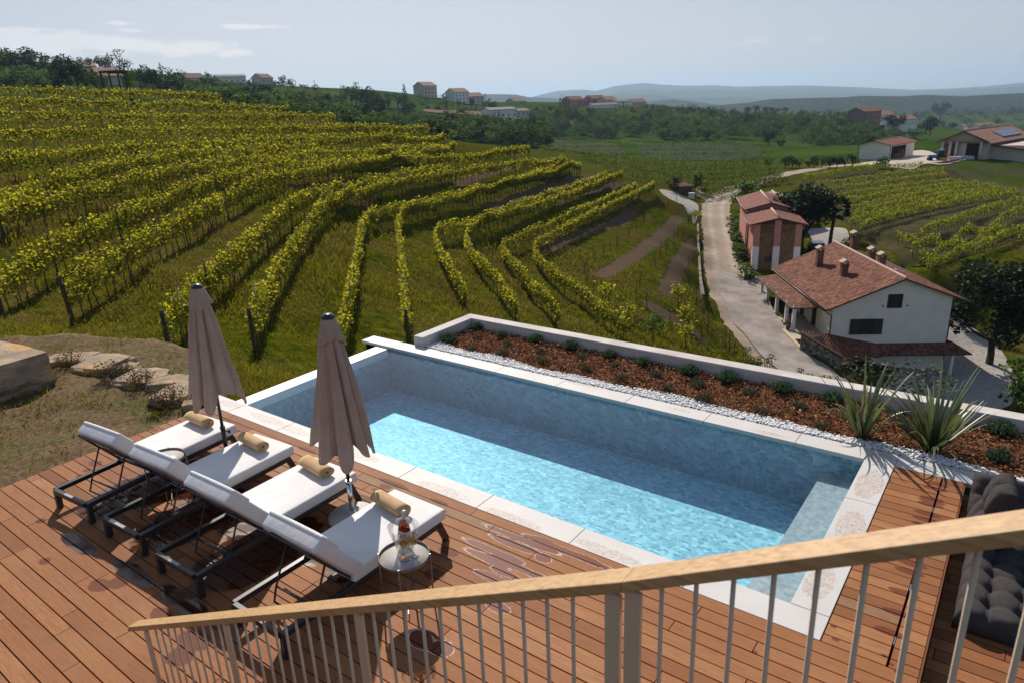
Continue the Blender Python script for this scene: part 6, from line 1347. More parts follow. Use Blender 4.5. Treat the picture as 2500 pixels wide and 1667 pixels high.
# cherry row before the sheds
for i, (x, yb, yt) in enumerate([(1878,404,380),(1917,407,377),(1934,404,377),(1951,411,382),(1973,411,385),(1988,404,375),(2007,405,374),(2026,404,374),(2043,404,372),(2062,403,370),(2081,400,372)]):
    place(f'dark{i%4}' if i % 3 else 'broad1', x, yb, yt, 176-i*.5, 'small round orchard tree in the row leading to the white shed', 'orchard trees before the white shed', wid=1.1, parts=True)
for i, (x, yt, d) in enumerate([(1825,262,730),(1843,259,720),(1868,262,725),(1884,264,735),(1899,265,725),(1915,263,720)]):
    place(f'pine{i%2}', x, 282, yt, d, 'umbrella pine in the dark flat topped row on the rise', 'umbrella pines on the rise', wid=.95)
for i, (x, yt, yb, d) in enumerate([(1368,238,262,705),(1376,240,270,690),(1382,243,272,690),(1388,245,272,690),(1393,237,252,730),(1398,237,252,735),(1403,238,252,735),(1415,246,268,695),(1428,245,267,700),(1437,240,268,695),(1452,243,258,730),(1522,247,266,700),(1356,282,298,600),(1364,279,298,600),(1208,271,288,548),(1218,269,288,548),(1423,240,252,750)]):
    place(f'cypress{i%2}', x, yb, yt, d, 'thin dark cypress standing with others round the hill village', 'cypresses of the hill village', wid=1.3)
for x, yt, yb, d in [(393,153,177,420),(265,129,150,420)]: place('cypress0', x, yb, yt, d, 'lone cypress spike on the left ridge skyline', 'cypress spikes on the left ridge')
# palm
pm = at_d(2026, 588, 97); gz_ = float(H(pm[0], pm[1])); pr = empty('palm_tree', (pm[0], pm[1], gz_-.2), 0, 'shaggy fan palm with a thick trunk beside the parked dark car', 'palm')
hp = at_d(2036, 500, 97)[2]-gz_; b = MB(); b.tube([(0, 0, 0), (.1, 0, hp*.5), (.35, 0, hp)], [.28, .24, .22], 9); b.build('trunk', M['bark'], pr)
fv, fq, ft = [], [], []; k = 0
for i in range(46):
    a = random.random()*6.28; el = random.uniform(-1.0, 1.35); ln = random.uniform(.9, 1.4); d = Vector((math.cos(a)*math.cos(el), math.sin(a)*math.cos(el), math.sin(el))); c0 = Vector((.35, 0, hp))+d*ln; s = d.cross(Vector((0, 0, 1))).normalized(); n_ = s.cross(d)
    for j in range(9):
        th = (j-4)/4*1.15; dd = d*math.cos(th)+s*math.sin(th); tip = c0+dd*1.0-Vector((0, 0, .22*abs(math.sin(th))+.12)); w_s = (n_*.10+s*.07)
        fv += [c0[:], (c0+(tip-c0)*.5+w_s)[:], tip[:], (c0+(tip-c0)*.5-w_s)[:]]; fq.append((k, k+1, k+2, k+3)); ft.append(min(1, max(0, random.gauss(.15 if el < -.3 else .5, .2)))); k += 4
link('crown', quad_mesh('crown', fv, fq, M['tree_dark'], tint=ft), pr)
# left ridge, hump and hillside trees (groups)
GA = 'trees along the left ridge'
for i, (x, yt, yb, d, kd, w) in enumerate([(10,113,168,330,'broad0',1),(36,122,168,330,'broad1',1.1),(62,128,172,320,'broad2',1),(86,122,172,320,'broad3',1),(107,122,175,320,'broad0',1.1),(128,126,178,300,'broad1',1),(150,136,190,280,'dark1',1.1),(172,131,188,290,'dark2',1),(50,150,180,290,'bush0',1.3),(20,165,205,240,'bush2',1.4),(-15,150,200,260,'dark0',1.2),
   (145,166,214,215,'dark0',1.1),(168,152,214,212,'dark1',1.1),(190,150,214,210,'dark2',1.1),(212,156,216,205,'dark3',1.1),(236,168,217,200,'broad1',1.1),(254,178,219,195,'broad2',1.1),(130,185,214,220,'bush1',1.5),
   (243,131,165,400,'dark3',1.2),(258,138,165,390,'broad2',1.2),(354,154,210,300,'broad0',1),(372,160,212,300,'dark1',1),(390,158,214,300,'broad3',1.1),(410,166,216,300,'bush1',1.2),(340,164,205,320,'broad1',1.1),(425,178,208,330,'bush0',1.5),(447,169,192,430,'airy0',1),(415,163,182,440,'airy0',1),(435,176,200,420,'dark2',1.3)]):
    place(kd, x, yb, yt, d, 'leafy tree in the dense dark band on the left ridge, one of many alike', GA, wid=w)
GB = 'trees scattered between the ridge houses'
RT = [(x, yt+random.uniform(-4, 4), yb, d+random.uniform(-20, 20), ['broad0','dark1','bush1','broad2','dark2','bush0','broad3'][i % 7], random.uniform(1, 1.4)) for i, (x, yt, yb, d) in enumerate([(438,176,205,430),(452,186,212,420),(468,190,214,430),(484,192,214,430),(500,190,216,430),(524,186,214,440),(560,196,216,450),(590,196,218,450),(612,192,216,480),(626,196,216,500),(672,196,214,540),(684,198,214,540),(714,200,216,560),(748,204,220,560),(770,206,224,540),(520,200,228,380),(548,206,232,380),(580,210,236,380),(612,212,238,390),(650,214,238,400),(676,214,240,400),(710,216,240,420),(740,220,246,420),(300,166,196,330),(322,170,200,330),(60,112,165,340),(0,118,170,330),(26,116,168,330),(200,138,172,400),(222,140,172,400)])]
for i, (x, yt, yb, d, kd, w) in enumerate(RT+[(508,174,206,500,'dark1',.9),(517,176,222,430,'broad1',.9),(490,198,218,430,'bush1',1.6),(545,195,215,440,'bush0',1.8),(575,200,222,430,'bush3',1.6),(600,204,222,440,'bush1',1.8),(638,194,240,400,'dark0',1.0),(660,204,228,420,'dark2',.9),(690,182,204,600,'broad2',1.1),(700,190,206,600,'bush1',1.4),(735,204,214,620,'bush0',1.4),(804,224,258,420,'dark1',.7),(821,225,248,430,'dark3',.8),(842,206,240,480,'broad0',.9),(858,204,240,470,'broad1',.9),(868,198,238,470,'airy0',.9),(880,208,242,460,'broad2',1),(897,207,243,450,'dark1',1),(912,214,246,450,'broad3',1.1),(925,222,248,450,'dark3',1),(948,222,246,500,'broad0',1.2),(971,221,242,510,'broad1',1.1),(995,236,264,430,'dark0',.9),(1010,252,268,430,'bush1',1.5),
   (890,240,285,330,'dark0',1.1),(905,245,300,310,'dark1',1.2),(925,250,306,300,'dark2',1.2),(942,268,314,290,'dark3',1.2),(915,278,316,280,'broad1',1.3),(780,262,290,330,'dark1',1.2),(762,258,285,350,'bush0',1.3),(750,262,282,360,'bush2',1.4),(1090,245,272,580,'dark1',1.0),(1120,242,268,600,'broad2',.9),(1152,238,268,600,'dark2',.8),(1180,245,262,640,'broad1',1.2),(1194,238,260,640,'broad0',1.0),(1205,244,262,640,'bush1',1.3),(1130,254,272,560,'bush0',1.8),(1065,255,272,560,'bush1',1.8),(1045,256,270,560,'bush3',1.8),(1265,285,300,500,'bush1',1.5),(1310,282,300,500,'dark1',1.1),(1325,258,272,640,'bush2',1.6),(1345,256,270,650,'dark0',1.3),(1560,262,275,700,'bush1',2),(1590,262,276,690,'bush0',2),(1730,264,276,800,'conifer0',1),(1655,262,276,740,'bush2',1.5),(1760,268,280,760,'bush1',2.2),(1800,274,284,740,'bush0',1.6),(2045,270,284,680,'dark1',1.2),(2058,270,286,680,'broad1',1.2),(2085,272,284,660,'dark2',1.2),(2300,240,262,1500,'dark0',1.2),(2362,285,298,1150,'broad0',1.1),(2432,283,296,1200,'broad1',1.1)]):
    place(kd, x, yb, yt, d, 'bushy tree among the scattered trees round the far hillside houses', GB, wid=w)
# valley wood and plain: masses that read as one (stuff)
def wood(name, regs, kinds, lab, seed):
    """regs: (x0,x1,y0,y1,d0,d1,count,hmin,hmax)"""
    rg = np.random.default_rng(seed); acc = []
    for x0, x1, y0, y1, d0, d1, n, h0, h1 in regs:
        f = rg.random(n); px = rg.uniform(x0, x1, n); d = d0+(d1-d0)*f; py = y1+(y0-y1)*f
        P = at_d(px, py, d); z = H(P[:, 0], P[:, 1])
        for i in range(n):
            parts, mats = LIB[kinds[rg.integers(len(kinds))]]; h = rg.uniform(h0, h1); a = rg.random()*6.28; ca, sa = math.cos(a), math.sin(a); w = h*rg.uniform(.9, 1.4)
            v, q, mi, t_ = parts[0]; sel = rg.random(len(q)) < min(1, 40/ d[i] + .45); vv = v.reshape(-1, 4, 3)[sel].reshape(-1, 3); k = len(vv)//4
            X = vv[:, 0]*w; Y = vv[:, 1]*w; acc.append((np.stack([X*ca-Y*sa+P[i, 0], X*sa+Y*ca+P[i, 1], vv[:, 2]*h+z[i]-.5], -1), np.arange(k*4).reshape(k, 4), [M['tree'], M['tree_light'], M['tree_dark']].index(mats[0]) if mats[0] in (M['tree'], M['tree_light'], M['tree_dark']) else 0, np.clip(np.asarray(t_)[sel]+rg.normal(0, .24), 0, 1)))
    V_, Q_, m_, t_ = join_q(acc); return tag(link(name, quad_mesh(name, V_, Q_, [M['tree'], M['tree_light'], M['tree_dark']], m_, t_)), lab, kind='stuff')
KM = ['broad0','broad1','broad2','broad3','light0','light1','dark2','light3','dark3','dark0','dark1','bush1','broad2','broad0']
wood('valley_wood', [(1300,1640,312,350,640,440,230,7,11),(1600,2140,302,350,690,440,400,7,11),(1090,1330,308,362,420,250,190,7,12),(1000,1120,306,335,420,270,60,6,9),(1560,2060,288,302,720,680,90,4,7),(1960,2260,330,365,480,330,80,6,10)], KM, 'mixed green wood filling the valley', 5)
wood('hillside_scrub', [(460,640,220,262,430,230,110,4,7),(640,860,232,290,470,260,130,4,8),(700,960,290,318,300,180,60,4,7),(560,760,245,275,300,200,40,4,7),(960,1110,300,330,330,230,50,5,8),(330,480,195,222,380,240,25,3,5),(0,140,175,214,320,220,45,3,6),(1000,1300,262,280,640,560,40,3,6)], ['bush0','bush1','bush2','bush3','dark1','broad1'], 'low scrub and bushes on the far hillside', 6)
wood('plain_trees', [(2180,2500,300,330,1000,640,110,7,12),(2240,2500,285,300,1500,1000,60,6,11),(2420,2500,296,330,1000,800,40,9,13),(2100,2500,262,282,1900,1500,160,10,18),(1700,2100,268,280,1600,1000,60,8,14)], ['broad0','broad1','dark0','dark1','broad2','dark3'], 'tree belts on the hazy plain', 8)
# hedge and shrubs round the farm
for i, (x, yb, yt, d) in enumerate([(2135,652,615,84),(2155,655,620,84),(2178,662,628,84),(2200,672,632,85),(2225,682,640,85),(2250,690,648,86),(2100,640,612,86),(2052,625,585,92),(2072,628,588,92),(2275,700,655,86)]):
    place(f'broad{i%4}', x, yb, yt, d, 'dark leafy bush of the hedge behind the white house roof', 'hedge bushes behind the white house', 'bush', 1.3, 'bush')
for i, (x, yb, yt, d) in enumerate([(1793,545,528,113),(1797,560,540,108),(1801,575,553,104),(1803,592,566,100),(1806,608,580,97),(1812,625,592,93),(1790,530,516,118)]):
    place(f'bush{i%4}', x, yb, yt, d, 'small shrub in the bed along the pink barn wall', 'shrubs along the pink barn', 'shrub', 1.3, 'shrub')
place('bush2', 1822, 657, 628, 85, 'yellow green round bush at the front corner of the pink barn', None, 'shrub', 1.1, 'shrub', parts=True)
for i, (x, yb, yt, d) in enumerate([(2072,600,562,95),(2085,588,548,100)]): place('light1', x, yb, yt, d, 'light leafy bush behind the fan palm', 'bushes behind the palm', 'bush', 1.2, 'bush')
for i, (x, yb, yt, d) in enumerate([(1829,890,825,44),(1875,893,842,44),(1953,905,882,43),(1985,915,895,43),(2028,920,898,42),(1850,880,850,46)]): place('airy0', x, yb, yt, d, 'spindly weed sprouting just behind the planter wall above the road', 'weeds behind the planter wall', 'weed', .55, 'weed')
# planting bed: low grey green shrubs
def tuft_mesh(seed, n, mat, r=.14, h=.17, spiky=True):
    rg = np.random.default_rng(seed); V, Q, T = [], [], []
    for i in range(n):
        a = rg.random()*6.28; rr = r*rg.random()**.5; b0 = np.array([rr*.35*math.cos(a), rr*.35*math.sin(a), 0]); tip = np.array([rr*math.cos(a)*1.1, rr*math.sin(a)*1.1, h*(.55+.5*rg.random())*(1-.4*(rr/r)**2)])
        for f in np.linspace(.25, 1, 5):
            c_ = b0+(tip-b0)*f; dv = rg.normal(size=3); dv /= np.linalg.norm(dv); w = rg.normal(size=3); w -= dv*(w@dv); w /= np.linalg.norm(w); s = .020*rg.uniform(.7, 1.4); k = len(V); V += [c_-dv*s, c_+w*s*.4, c_+dv*s+np.array([0, 0, s*.6]), c_-w*s*.4]; Q.append((k, k+1, k+2, k+3)); T.append(min(1, max(0, .25+.5*f+rg.normal(0, .2))))
    return quad_mesh('planting', V, Q, M[mat], tint=T)
LV = [tuft_mesh(1, 170, 'shrub'), tuft_mesh(2, 190, 'shrub', .15, .19), tuft_mesh(3, 70, 'olive', .14, .13), tuft_mesh(4, 60, 'dry', .15, .14)]
SH = [(810,550,1,1.25),(978,478,1,.9),(1115,520,0,.85),(1310,550,1,.95),(1510,590,1,1.05),(1735,635,0,.95),(1925,680,1,.95),(2190,735,1,1.1),(950,600,2,.9),(1120,625,3,1),(1150,565,2,.8),(1340,610,2,.8),(1570,640,2,.8),(1350,670,3,1),(1600,715,3,1),(1810,770,3,1.1),(1765,690,2,.8),(2000,745,2,1),(2240,800,2,.9),(2060,830,3,1),(2280,885,3,1),(970,530,2,.7)]
SHP = [(750+x/2.351, 600+y/2.351, v, s) for x, y, v, s in SH]+[(1500+x/2.351, 600+y/2.351, v, s) for x, y, v, s in [(430,735,1,1.05),(650,775,1,1.2),(960,835,1,1.1),(1245,890,0,1.1),(475,805,2,.9),(770,845,2,.9),(520,895,3,1.1),(840,960,3,1),(1060,920,2,.9),(1190,1045,3,1),(2215,1075,1,1.2),(2205,1225,0,1.1)]]
LAB4 = ['compact dark green rosemary like shrub in the bark mulch bed', 'full rounded grey green shrub in the bark mulch bed', 'thin silvery young plant in the bark mulch bed', 'sparse brownish seedling in the bark mulch bed']
for i, (x, y, v, s) in enumerate(SHP):
    p = at_z(x, y, .0); o = link('bedding_plant', LV[v]); o.location = (p[0], p[1], -.02); o.scale = (s*.85, s*.85, s*.85); o.rotation_euler.z = i*1.3; tag(o, LAB4[v], 'plant', ['dark green shrubs of the planting bed', 'rounded shrubs of the planting bed', 'silvery young plants of the planting bed', 'brownish seedlings of the planting bed'][v])
# flax plants
def flax(px, py, n, hmax, spread, seed, lab):
    rg = np.random.default_rng(seed); V, Q, T = [], [], []
    for i in range(n):
        a = rg.random()*6.28; lean = spread*rg.random()**.8; ln = hmax*rg.uniform(.55, 1.08)*(1-.15*lean); w = rg.uniform(.022, .036); d = np.array([math.cos(a), math.sin(a), 0]); s = np.array([-d[1], d[0], 0]); b0 = d*rg.uniform(0, .08); bend = rg.uniform(.0, .9)**2*1.3; col = rg.normal(.5, .22); pts = []; pos = b0.copy(); th = lean
        N = 11
        for j in range(N+1):
            f = j/N; pts.append((pos.copy(), w*(.55+.9*f if f < .35 else max(.03, (1-f)/.65)**.6*.87), th)); th2 = lean+bend*f**2.2*1.6; step = ln/N; pos = pos+step*(d*math.sin(th2)+np.array([0, 0, math.cos(th2)])); th = th2
        k = len(V)
        for c_, ww, th_ in pts:
            nn = d*math.cos(th_)-np.array([0, 0, math.sin(th_)]); V += [c_-s*ww+nn*ww*.35, c_, c_+s*ww+nn*ww*.35]
        for j in range(N):
            for e in (0, 1): q = k+3*j+e; Q.append((q, q+1, q+4, q+3)); T.append(float(np.clip(col+(.0 if j < N-2 else .25)+(.1 if e else -.05), 0, 1)))
    me = quad_mesh('leaves', V, Q, M['phormium'], tint=T, smooth=True); p = at_z(px, py, 0); r = empty('flax_plant', (p[0], p[1], -.03), 0, lab, 'flax plant'); lf = link('leaves', me, r)
    # a few orange dying leaves
    return r
t = M['phormium'].node_tree
flax(2106, 1062, 46, 1.02, .62, 3, 'smaller New Zealand flax with upright striped leaves by the pebbles')
flax(2278, 1097, 62, 1.12, .95, 8, 'larger spreading New Zealand flax with orange tipped leaves')
for i, (x, y, s, lab) in enumerate([(392,868,1.0,'spent lavender clump behind the boulder, first along the edging stones'),(640,690,0,''),]): pass
DL = tuft_mesh(9, 120, 'dry', .24, .34); DL2 = tuft_mesh(10, 90, 'olive', .22, .24)
for i, (x, y, s) in enumerate([(170,893,.95),(268,925,1.1),(345,940,1.0),(415,985,1.05),(300,912,.8)]):
    p = at_z(x, y, -.03); o = link('lavender', DL); o.location = (p[0], p[1], -.08); o.scale = (s, s, s*1.05); o.rotation_euler.z = i*2.
    tag(o, ['dry lavender clump nearest the big boulder','broad dry lavender clump at the middle of the edging stones','dry lavender clump before the grey flat stone','spiky dry lavender clump nearest the left parasol','small dry lavender clump beside the orange stone'][i], 'lavender', 'dry lavender along the edging stones')
# weeds on the bed and grass on the slope
def blades(P, hgt, wd, mat, name, lab, rg, tint, lean=.5):
    n = len(P); a = rg.random(n)*6.28; ln = rg.normal(0, lean, (n, 2)); h = hgt*rg.uniform(.5, 1.25, n); s = np.stack([np.cos(a), np.sin(a), np.zeros(n)], -1)*(wd*rg.uniform(.6, 1.3, n))[:, None]; tip = P+np.stack([ln[:, 0]*h, ln[:, 1]*h, h], -1); mid = P+np.stack([ln[:, 0]*h*.3, ln[:, 1]*h*.3, h*.6], -1)
    V = np.stack([P-s*.6, P+s*.6, mid+s*.5, tip], 1); V2 = np.stack([P-s*.6, mid+s*.5, tip, mid-s*.5], 1)
    Q = np.arange(n*4).reshape(n, 4); me = quad_mesh(name, V2.reshape(-1, 3), Q, mat, tint=tint); return tag(link(name, me), lab, kind='stuff')
rg = np.random.default_rng(77); n = 5200; c_ = rg.uniform([-17, -5], [-8.7, 1.2], (90, 2)); idx = rg.integers(0, 90, n); xy = c_[idx]+rg.normal(0, .22, (n, 2))*rg.uniform(.4, 1.5, (n, 1)); ok = np.array([(x < -8.62-.03*abs(y)) and (y < .55+(-8.9-x)*.55) and y < 1.1 for x, y in xy]); xy = xy[ok]
P = np.array([(x, y, bed_z(x, y)-.01) for x, y in xy]); blades(P, .10, .014, M['grass'], 'bed_weeds', 'weeds on the bed', rg, np.clip(rg.normal(.45, .25, len(P)), 0, 1), .7)
n = 190000; r_ = np.exp(rg.uniform(math.log(15.5), math.log(76), n)); an = rg.uniform(-44, 26, n)*PI/180+YAW; X = CAM[0]+r_*np.sin(an); Y = CAM[1]+r_*np.cos(an)
ok = ~((X > -9.2) & (Y < 5.6) & (X < 4)) & ~((X > -23) & (X < -8.4) & (Y < 1.5+np.clip((-12.6-X)*-.0, 0, 0)) & (Y < 1.55+(np.minimum(X+12.6, 0))*.42))
road = np.ones(n, bool)
for k in range(len(ROADP)-1):
    a_, b_ = ROADP[k][:2], ROADP[k+1][:2]; dd_ = b_-a_; tt2 = np.clip(((X-a_[0])*dd_[0]+(Y-a_[1])*dd_[1])/(dd_@dd_), 0, 1); road &= np.hypot(X-a_[0]-tt2*dd_[0], Y-a_[1]-tt2*dd_[1]) > ROADW[k]+.3
mead = np.sin(X*.31+1.3*np.sin(Y*.23))*np.sin(Y*.37+1.1*np.sin(X*.19)); ok &= road & (soil_at(X, Y) < .45) & (rg.random(n) < .55+.5*mead)
X, Y, r_, mead = X[ok], Y[ok], r_[ok], mead[ok]; Z = H(X, Y); patch = np.sin(X*.9+2*np.sin(Y*.4))*np.sin(Y*.8)
hg = (.24+.24*np.clip(mead, 0, 1)+.08*patch)*np.clip(r_/35, .8, 1.5); 
drym = (np.sin(X*.22+2.1*np.sin(Y*.17+1))*np.sin(Y*.29-X*.07)+rg.normal(0, .45, len(X))) > .42
for mk, sel, nm, lb in (('grass', ~drym, 'tall_grass', 'tall green grass on the vineyard slope'), ('grass_dry', drym, 'dry_grass', 'reddish dry grass on the vineyard slope')):
    blades(np.stack([X, Y, Z-.03], -1)[sel], hg[sel], (.028*np.clip(r_/24, .8, 2.6))[sel], M[mk], nm, lb, rg, np.clip(.42+.25*patch[sel]+rg.normal(0, .26, sel.sum()), 0, 1), .5)

# ------------------------------------------------------------------ small things far off
M['carblue'] = mottled('dark_blue_paint', (.012, .014, .022), (.02, .022, .032), 3, .2); M['carwhite'] = mottled('white_paint', (.55, .55, .55), (.62, .62, .62), 3, .3); M['tblue'] = mottled('tractor_blue', (.03, .10, .30), (.045, .14, .38), 3, .4); M['tyre'] = mottled('tyre_rubber', (.012, .012, .012), (.025, .025, .025), 9, .9)
def car(loc, rz, paint, lab, spare=False, scale=1.0):
    r = empty('parked_car', loc, rz, lab, 'car'); prof = [(-2.2, .35), (-2.25, .8), (-2.15, 1.05), (-1.2, 1.12), (-.75, 1.72), (1.7, 1.76), (2.1, 1.1), (2.2, .9), (2.2, .35)]; b = MB(); w = .88; n = len(prof)
    V = [(x, -w*(1 if z < 1.15 else .86), z) for x, z in prof]+[(x, w*(1 if z < 1.15 else .86), z) for x, z in prof]; b.add(V, [tuple(range(n)), tuple(range(2*n-1, n-1, -1))]+[(i, i+n, (i+1) % n+n, (i+1) % n) for i in range(n)]); bevel(b.build('body', paint, r), .06, 2)
    b = MB(); b.hexa([(-1.12, -.80, 1.2), (1.95, -.80, 1.2), (1.95, .80, 1.2), (-1.12, .80, 1.2), (-.72, -.775, 1.64), (1.72, -.775, 1.64), (1.72, .775, 1.64), (-.72, .775, 1.64)])
    b2 = MB(); [b2.box((xa, y-.012, 1.18), (xb, y+.012, 1.62)) for xa, xb in ((-.72, .25), (.35, 1.55)) for y in (-.80, .80)]; b2.box((1.86, -.62, 1.2), (1.99, .62, 1.6)); b2.build('window', M['glassd'], r)
    for x in (-1.4, 1.4):
        for y in (-.82, .82): b = MB(); b.tube([(x, y-.11, .36), (x, y+.11, .36)], .36, 16); o = b.build('wheel', M['tyre'], r); b = MB(); b.tube([(x, y-.12, .36), (x, y+.12, .36)], .2, 12); b.build('rim', M['stainless'], o)
    for y in (-.72, .72): b = MB(); b.box((2.17, y-.1, .8), (2.24, y+.1, 1.05)); b.build('tail_light', mottled('red_lens', (.2, .01, .01), (.3, .02, .02), 5, .3), r)
    if spare: b = MB(); b.tube([(2.2, .05, .98), (2.42, .05, .98)], .37, 18); o = b.build('spare_wheel', M['tyre'], r); b = MB(); b.tube([(2.4, .05, .98), (2.44, .05, .98)], .24, 14); b.build('cover', mottled('grey_cover', (.2, .19, .17), (.27, .25, .23), 5, .5), o)
    r.scale = (scale,)*3; return r
c0 = at_d(1994, 595, 96); print('CARZ', c0, H(c0[0], c0[1])); car((c0[0], c0[1], float(H(c0[0], c0[1]))+.13), math.radians(-68), M['carblue'], 'dark blue off road car with a spare wheel on its tail door', True)
c0 = at_d(2338, 385, 188); car((c0[0], c0[1], -13.85), math.radians(-18), M['carwhite'], 'white estate car parked before the winery hall')
c0 = at_z(2285, 394, -13.85); tr_ = empty('tractor', (c0[0], c0[1], -13.8), math.radians(200), 'blue tractor with a glazed cab parked in the winery yard', 'tractor')
b = MB(); b.box((-.2, -.45, .7), (1.9, .45, 1.5)); bevel(b.build('bonnet', M['tblue'], tr_), .08); b = MB(); b.box((-1.5, -.7, 1.0), (-.1, .7, 2.5)); b.build('cab', M['glassd'], tr_); b = MB(); b.box((-1.6, -.8, 2.5), (0, .8, 2.72)); b.build('cab_roof', M['tblue'], tr_)
for x, rr, y in ((-.9, .8, .85), (-.9, .8, -.85), (1.5, .5, .7), (1.5, .5, -.7)): b = MB(); b.tube([(x, y-.2, rr), (x, y+.2, rr)], rr, 16); b.build('wheel', M['tyre'], tr_)
# materials stacked in the yard
for i, (x, y, w, lab) in enumerate([(2300,393,2.2,'orange implement beside the blue tractor'),(2330,391,3.2,'low stack of pale sheets in the winery yard, left one'),(2356,389,4.0,'low stack of pale sheets in the winery yard, right one')]):
    c0 = at_z(x, y, -13.7); b = MB()
    for k in range(4): b.box((-w/2+.1*k, -.6, .12+k*.22), (w/2-.05*k, .6, .12+k*.22+.17))
    o = b.build('yard_stack', M['carwhite'] if i else mottled('orange_paint', (.5, .2, .03), (.6, .28, .05), 3, .5)); o.location = (c0[0], c0[1], -13.85); o.rotation_euler.z = -.25; tag(o, lab, 'stack')
# pergola with table on the left crest
pg = at_d(287, 232, 114); gz_ = float(H(pg[0], pg[1])); u_ = (at_d(308, 232, 114)-at_d(268, 232, 114))[:2]; L = np.linalg.norm(u_); pr = empty('pergola', (pg[0], pg[1], gz_), math.atan2(u_[1], u_[0]), 'open dark frame pergola standing on the left hill crest', 'pergola')
hh_ = at_d(287, 180, 114)[2]-gz_
for x in (-L/2, L/2):
    for y in (-1.2, 1.2): b = MB(); b.box((x-.09, y-.09, -.3), (x+.09, y+.09, hh_)); b.build('post', M['wood_dark'], pr)
b = MB(); [b.box((-L/2-.3, y-.09, hh_), (L/2+.3, y+.09, hh_+.2)) for y in (-1.2, 1.2)]; [b.box((x-.06, -1.5, hh_+.2), (x+.06, 1.5, hh_+.34)) for x in np.linspace(-L/2, L/2, 7)]; b.build('roof_beams', M['wood_dark'], pr)
tb_ = empty('garden_table', (pg[0], pg[1], gz_+.15), math.atan2(u_[1], u_[0]), 'small dark table under the pergola on the crest', 'table'); b = MB(); b.box((-.6, -.4, .95), (.6, .4, 1.03)); b.build('table_top', M['wood_dark'], tb_); b = MB(); b.box((-.07, -.07, -.3), (.07, .07, .95)); b.build('leg', M['wood_dark'], tb_)
# road side wall, utility box, brown bank wall
w0 = [ground(1703, 560), ground(1704, 600), ground(1707, 650), ground(1710, 700), ground(1716, 738)]; b = MB()
for p, q in zip(w0[:-1], w0[1:]): b.bar((p[0], p[1], p[2]+.15), (q[0], q[1], q[2]+.15), .28, 1.5)
tag(b.build('roadside_wall', M['rubble']), 'low dark stone wall along the vineyard side of the gravel road', 'wall')
a_ = at_z(1655, 478, -14.2); c2 = at_z(1694, 480, -14.6); dv = (c2-a_)[:2]; nn = np.array([-dv[1], dv[0]])/np.linalg.norm(dv); b = MB(); b.hexa([(a_[0], a_[1], -17), (c2[0], c2[1], -17), (c2[0]+nn[0]*4, c2[1]+nn[1]*4, -17), (a_[0]+nn[0]*4, a_[1]+nn[1]*4, -17), (a_[0], a_[1], -12.5), (c2[0], c2[1], -12.5), (c2[0]+nn[0]*4, c2[1]+nn[1]*4, -12.2), (a_[0]+nn[0]*4, a_[1]+nn[1]*4, -12.2)])
tag(b.build('bank_wall', mottled('brown_bank', (.06, .035, .025), (.13, .085, .06), .8, .95, .4, 5)), 'brown retaining wall block under the dark tree at the road fork', 'wall')
p = ground(1688, 485); b = MB(); b.box((-.5, -.3, -.2), (.5, .3, .95)); b.box((-.55, -.35, .95), (.55, .35, 1.05)); o = b.build('utility_box', M['whitep']); o.location = p; tag(o, 'small white utility box at the gravel fork', 'utility box')
drape('gravel_fork', [ground(x, y) for x, y in [(1640,468),(1690,492),(1708,505),(1700,550),(1690,545),(1670,505),(1600,462)]], M['gravel_y'], .1, .6)
drape('farm_track', [ground(x, y) for x, y in [(1690,455),(1715,470),(1735,482),(1722,492),(1700,478),(1680,462)]], M['road'], .1, .6)
drape('ploughed_field', [ground(x, y, d) for x, y, d in [(1030,282,540),(1190,270,600),(1195,279,560),(1120,286,540),(1040,288,510)]], mottled('ploughed_soil', (.11, .062, .045), (.17, .10, .075), .05, .95), .6, 3)
for i, (x, yb, yt, d) in enumerate([(1186,258,228,600),(1373,250,232,740),(768,212,196,620),(722,208,196,620)]):
    p = at_d(x, yb, d); g = float(H(p[0], p[1])); h = at_d(x, yt, d)[2]-g; b = MB(); b.tube([(0, 0, -1), (0, 0, h)], [.3, .22], 6); b.box((-.9, -.12, h*.86), (.9, .12, h*.9)); o = b.build('power_pole', M['metal_post']); o.location = (p[0], p[1], g); tag(o, ['tall mast beside the modern white house','mast behind the hill village cypresses','thin pole on the bare left hump, right one','thin pole on the bare left hump, left one'][i], 'pole')

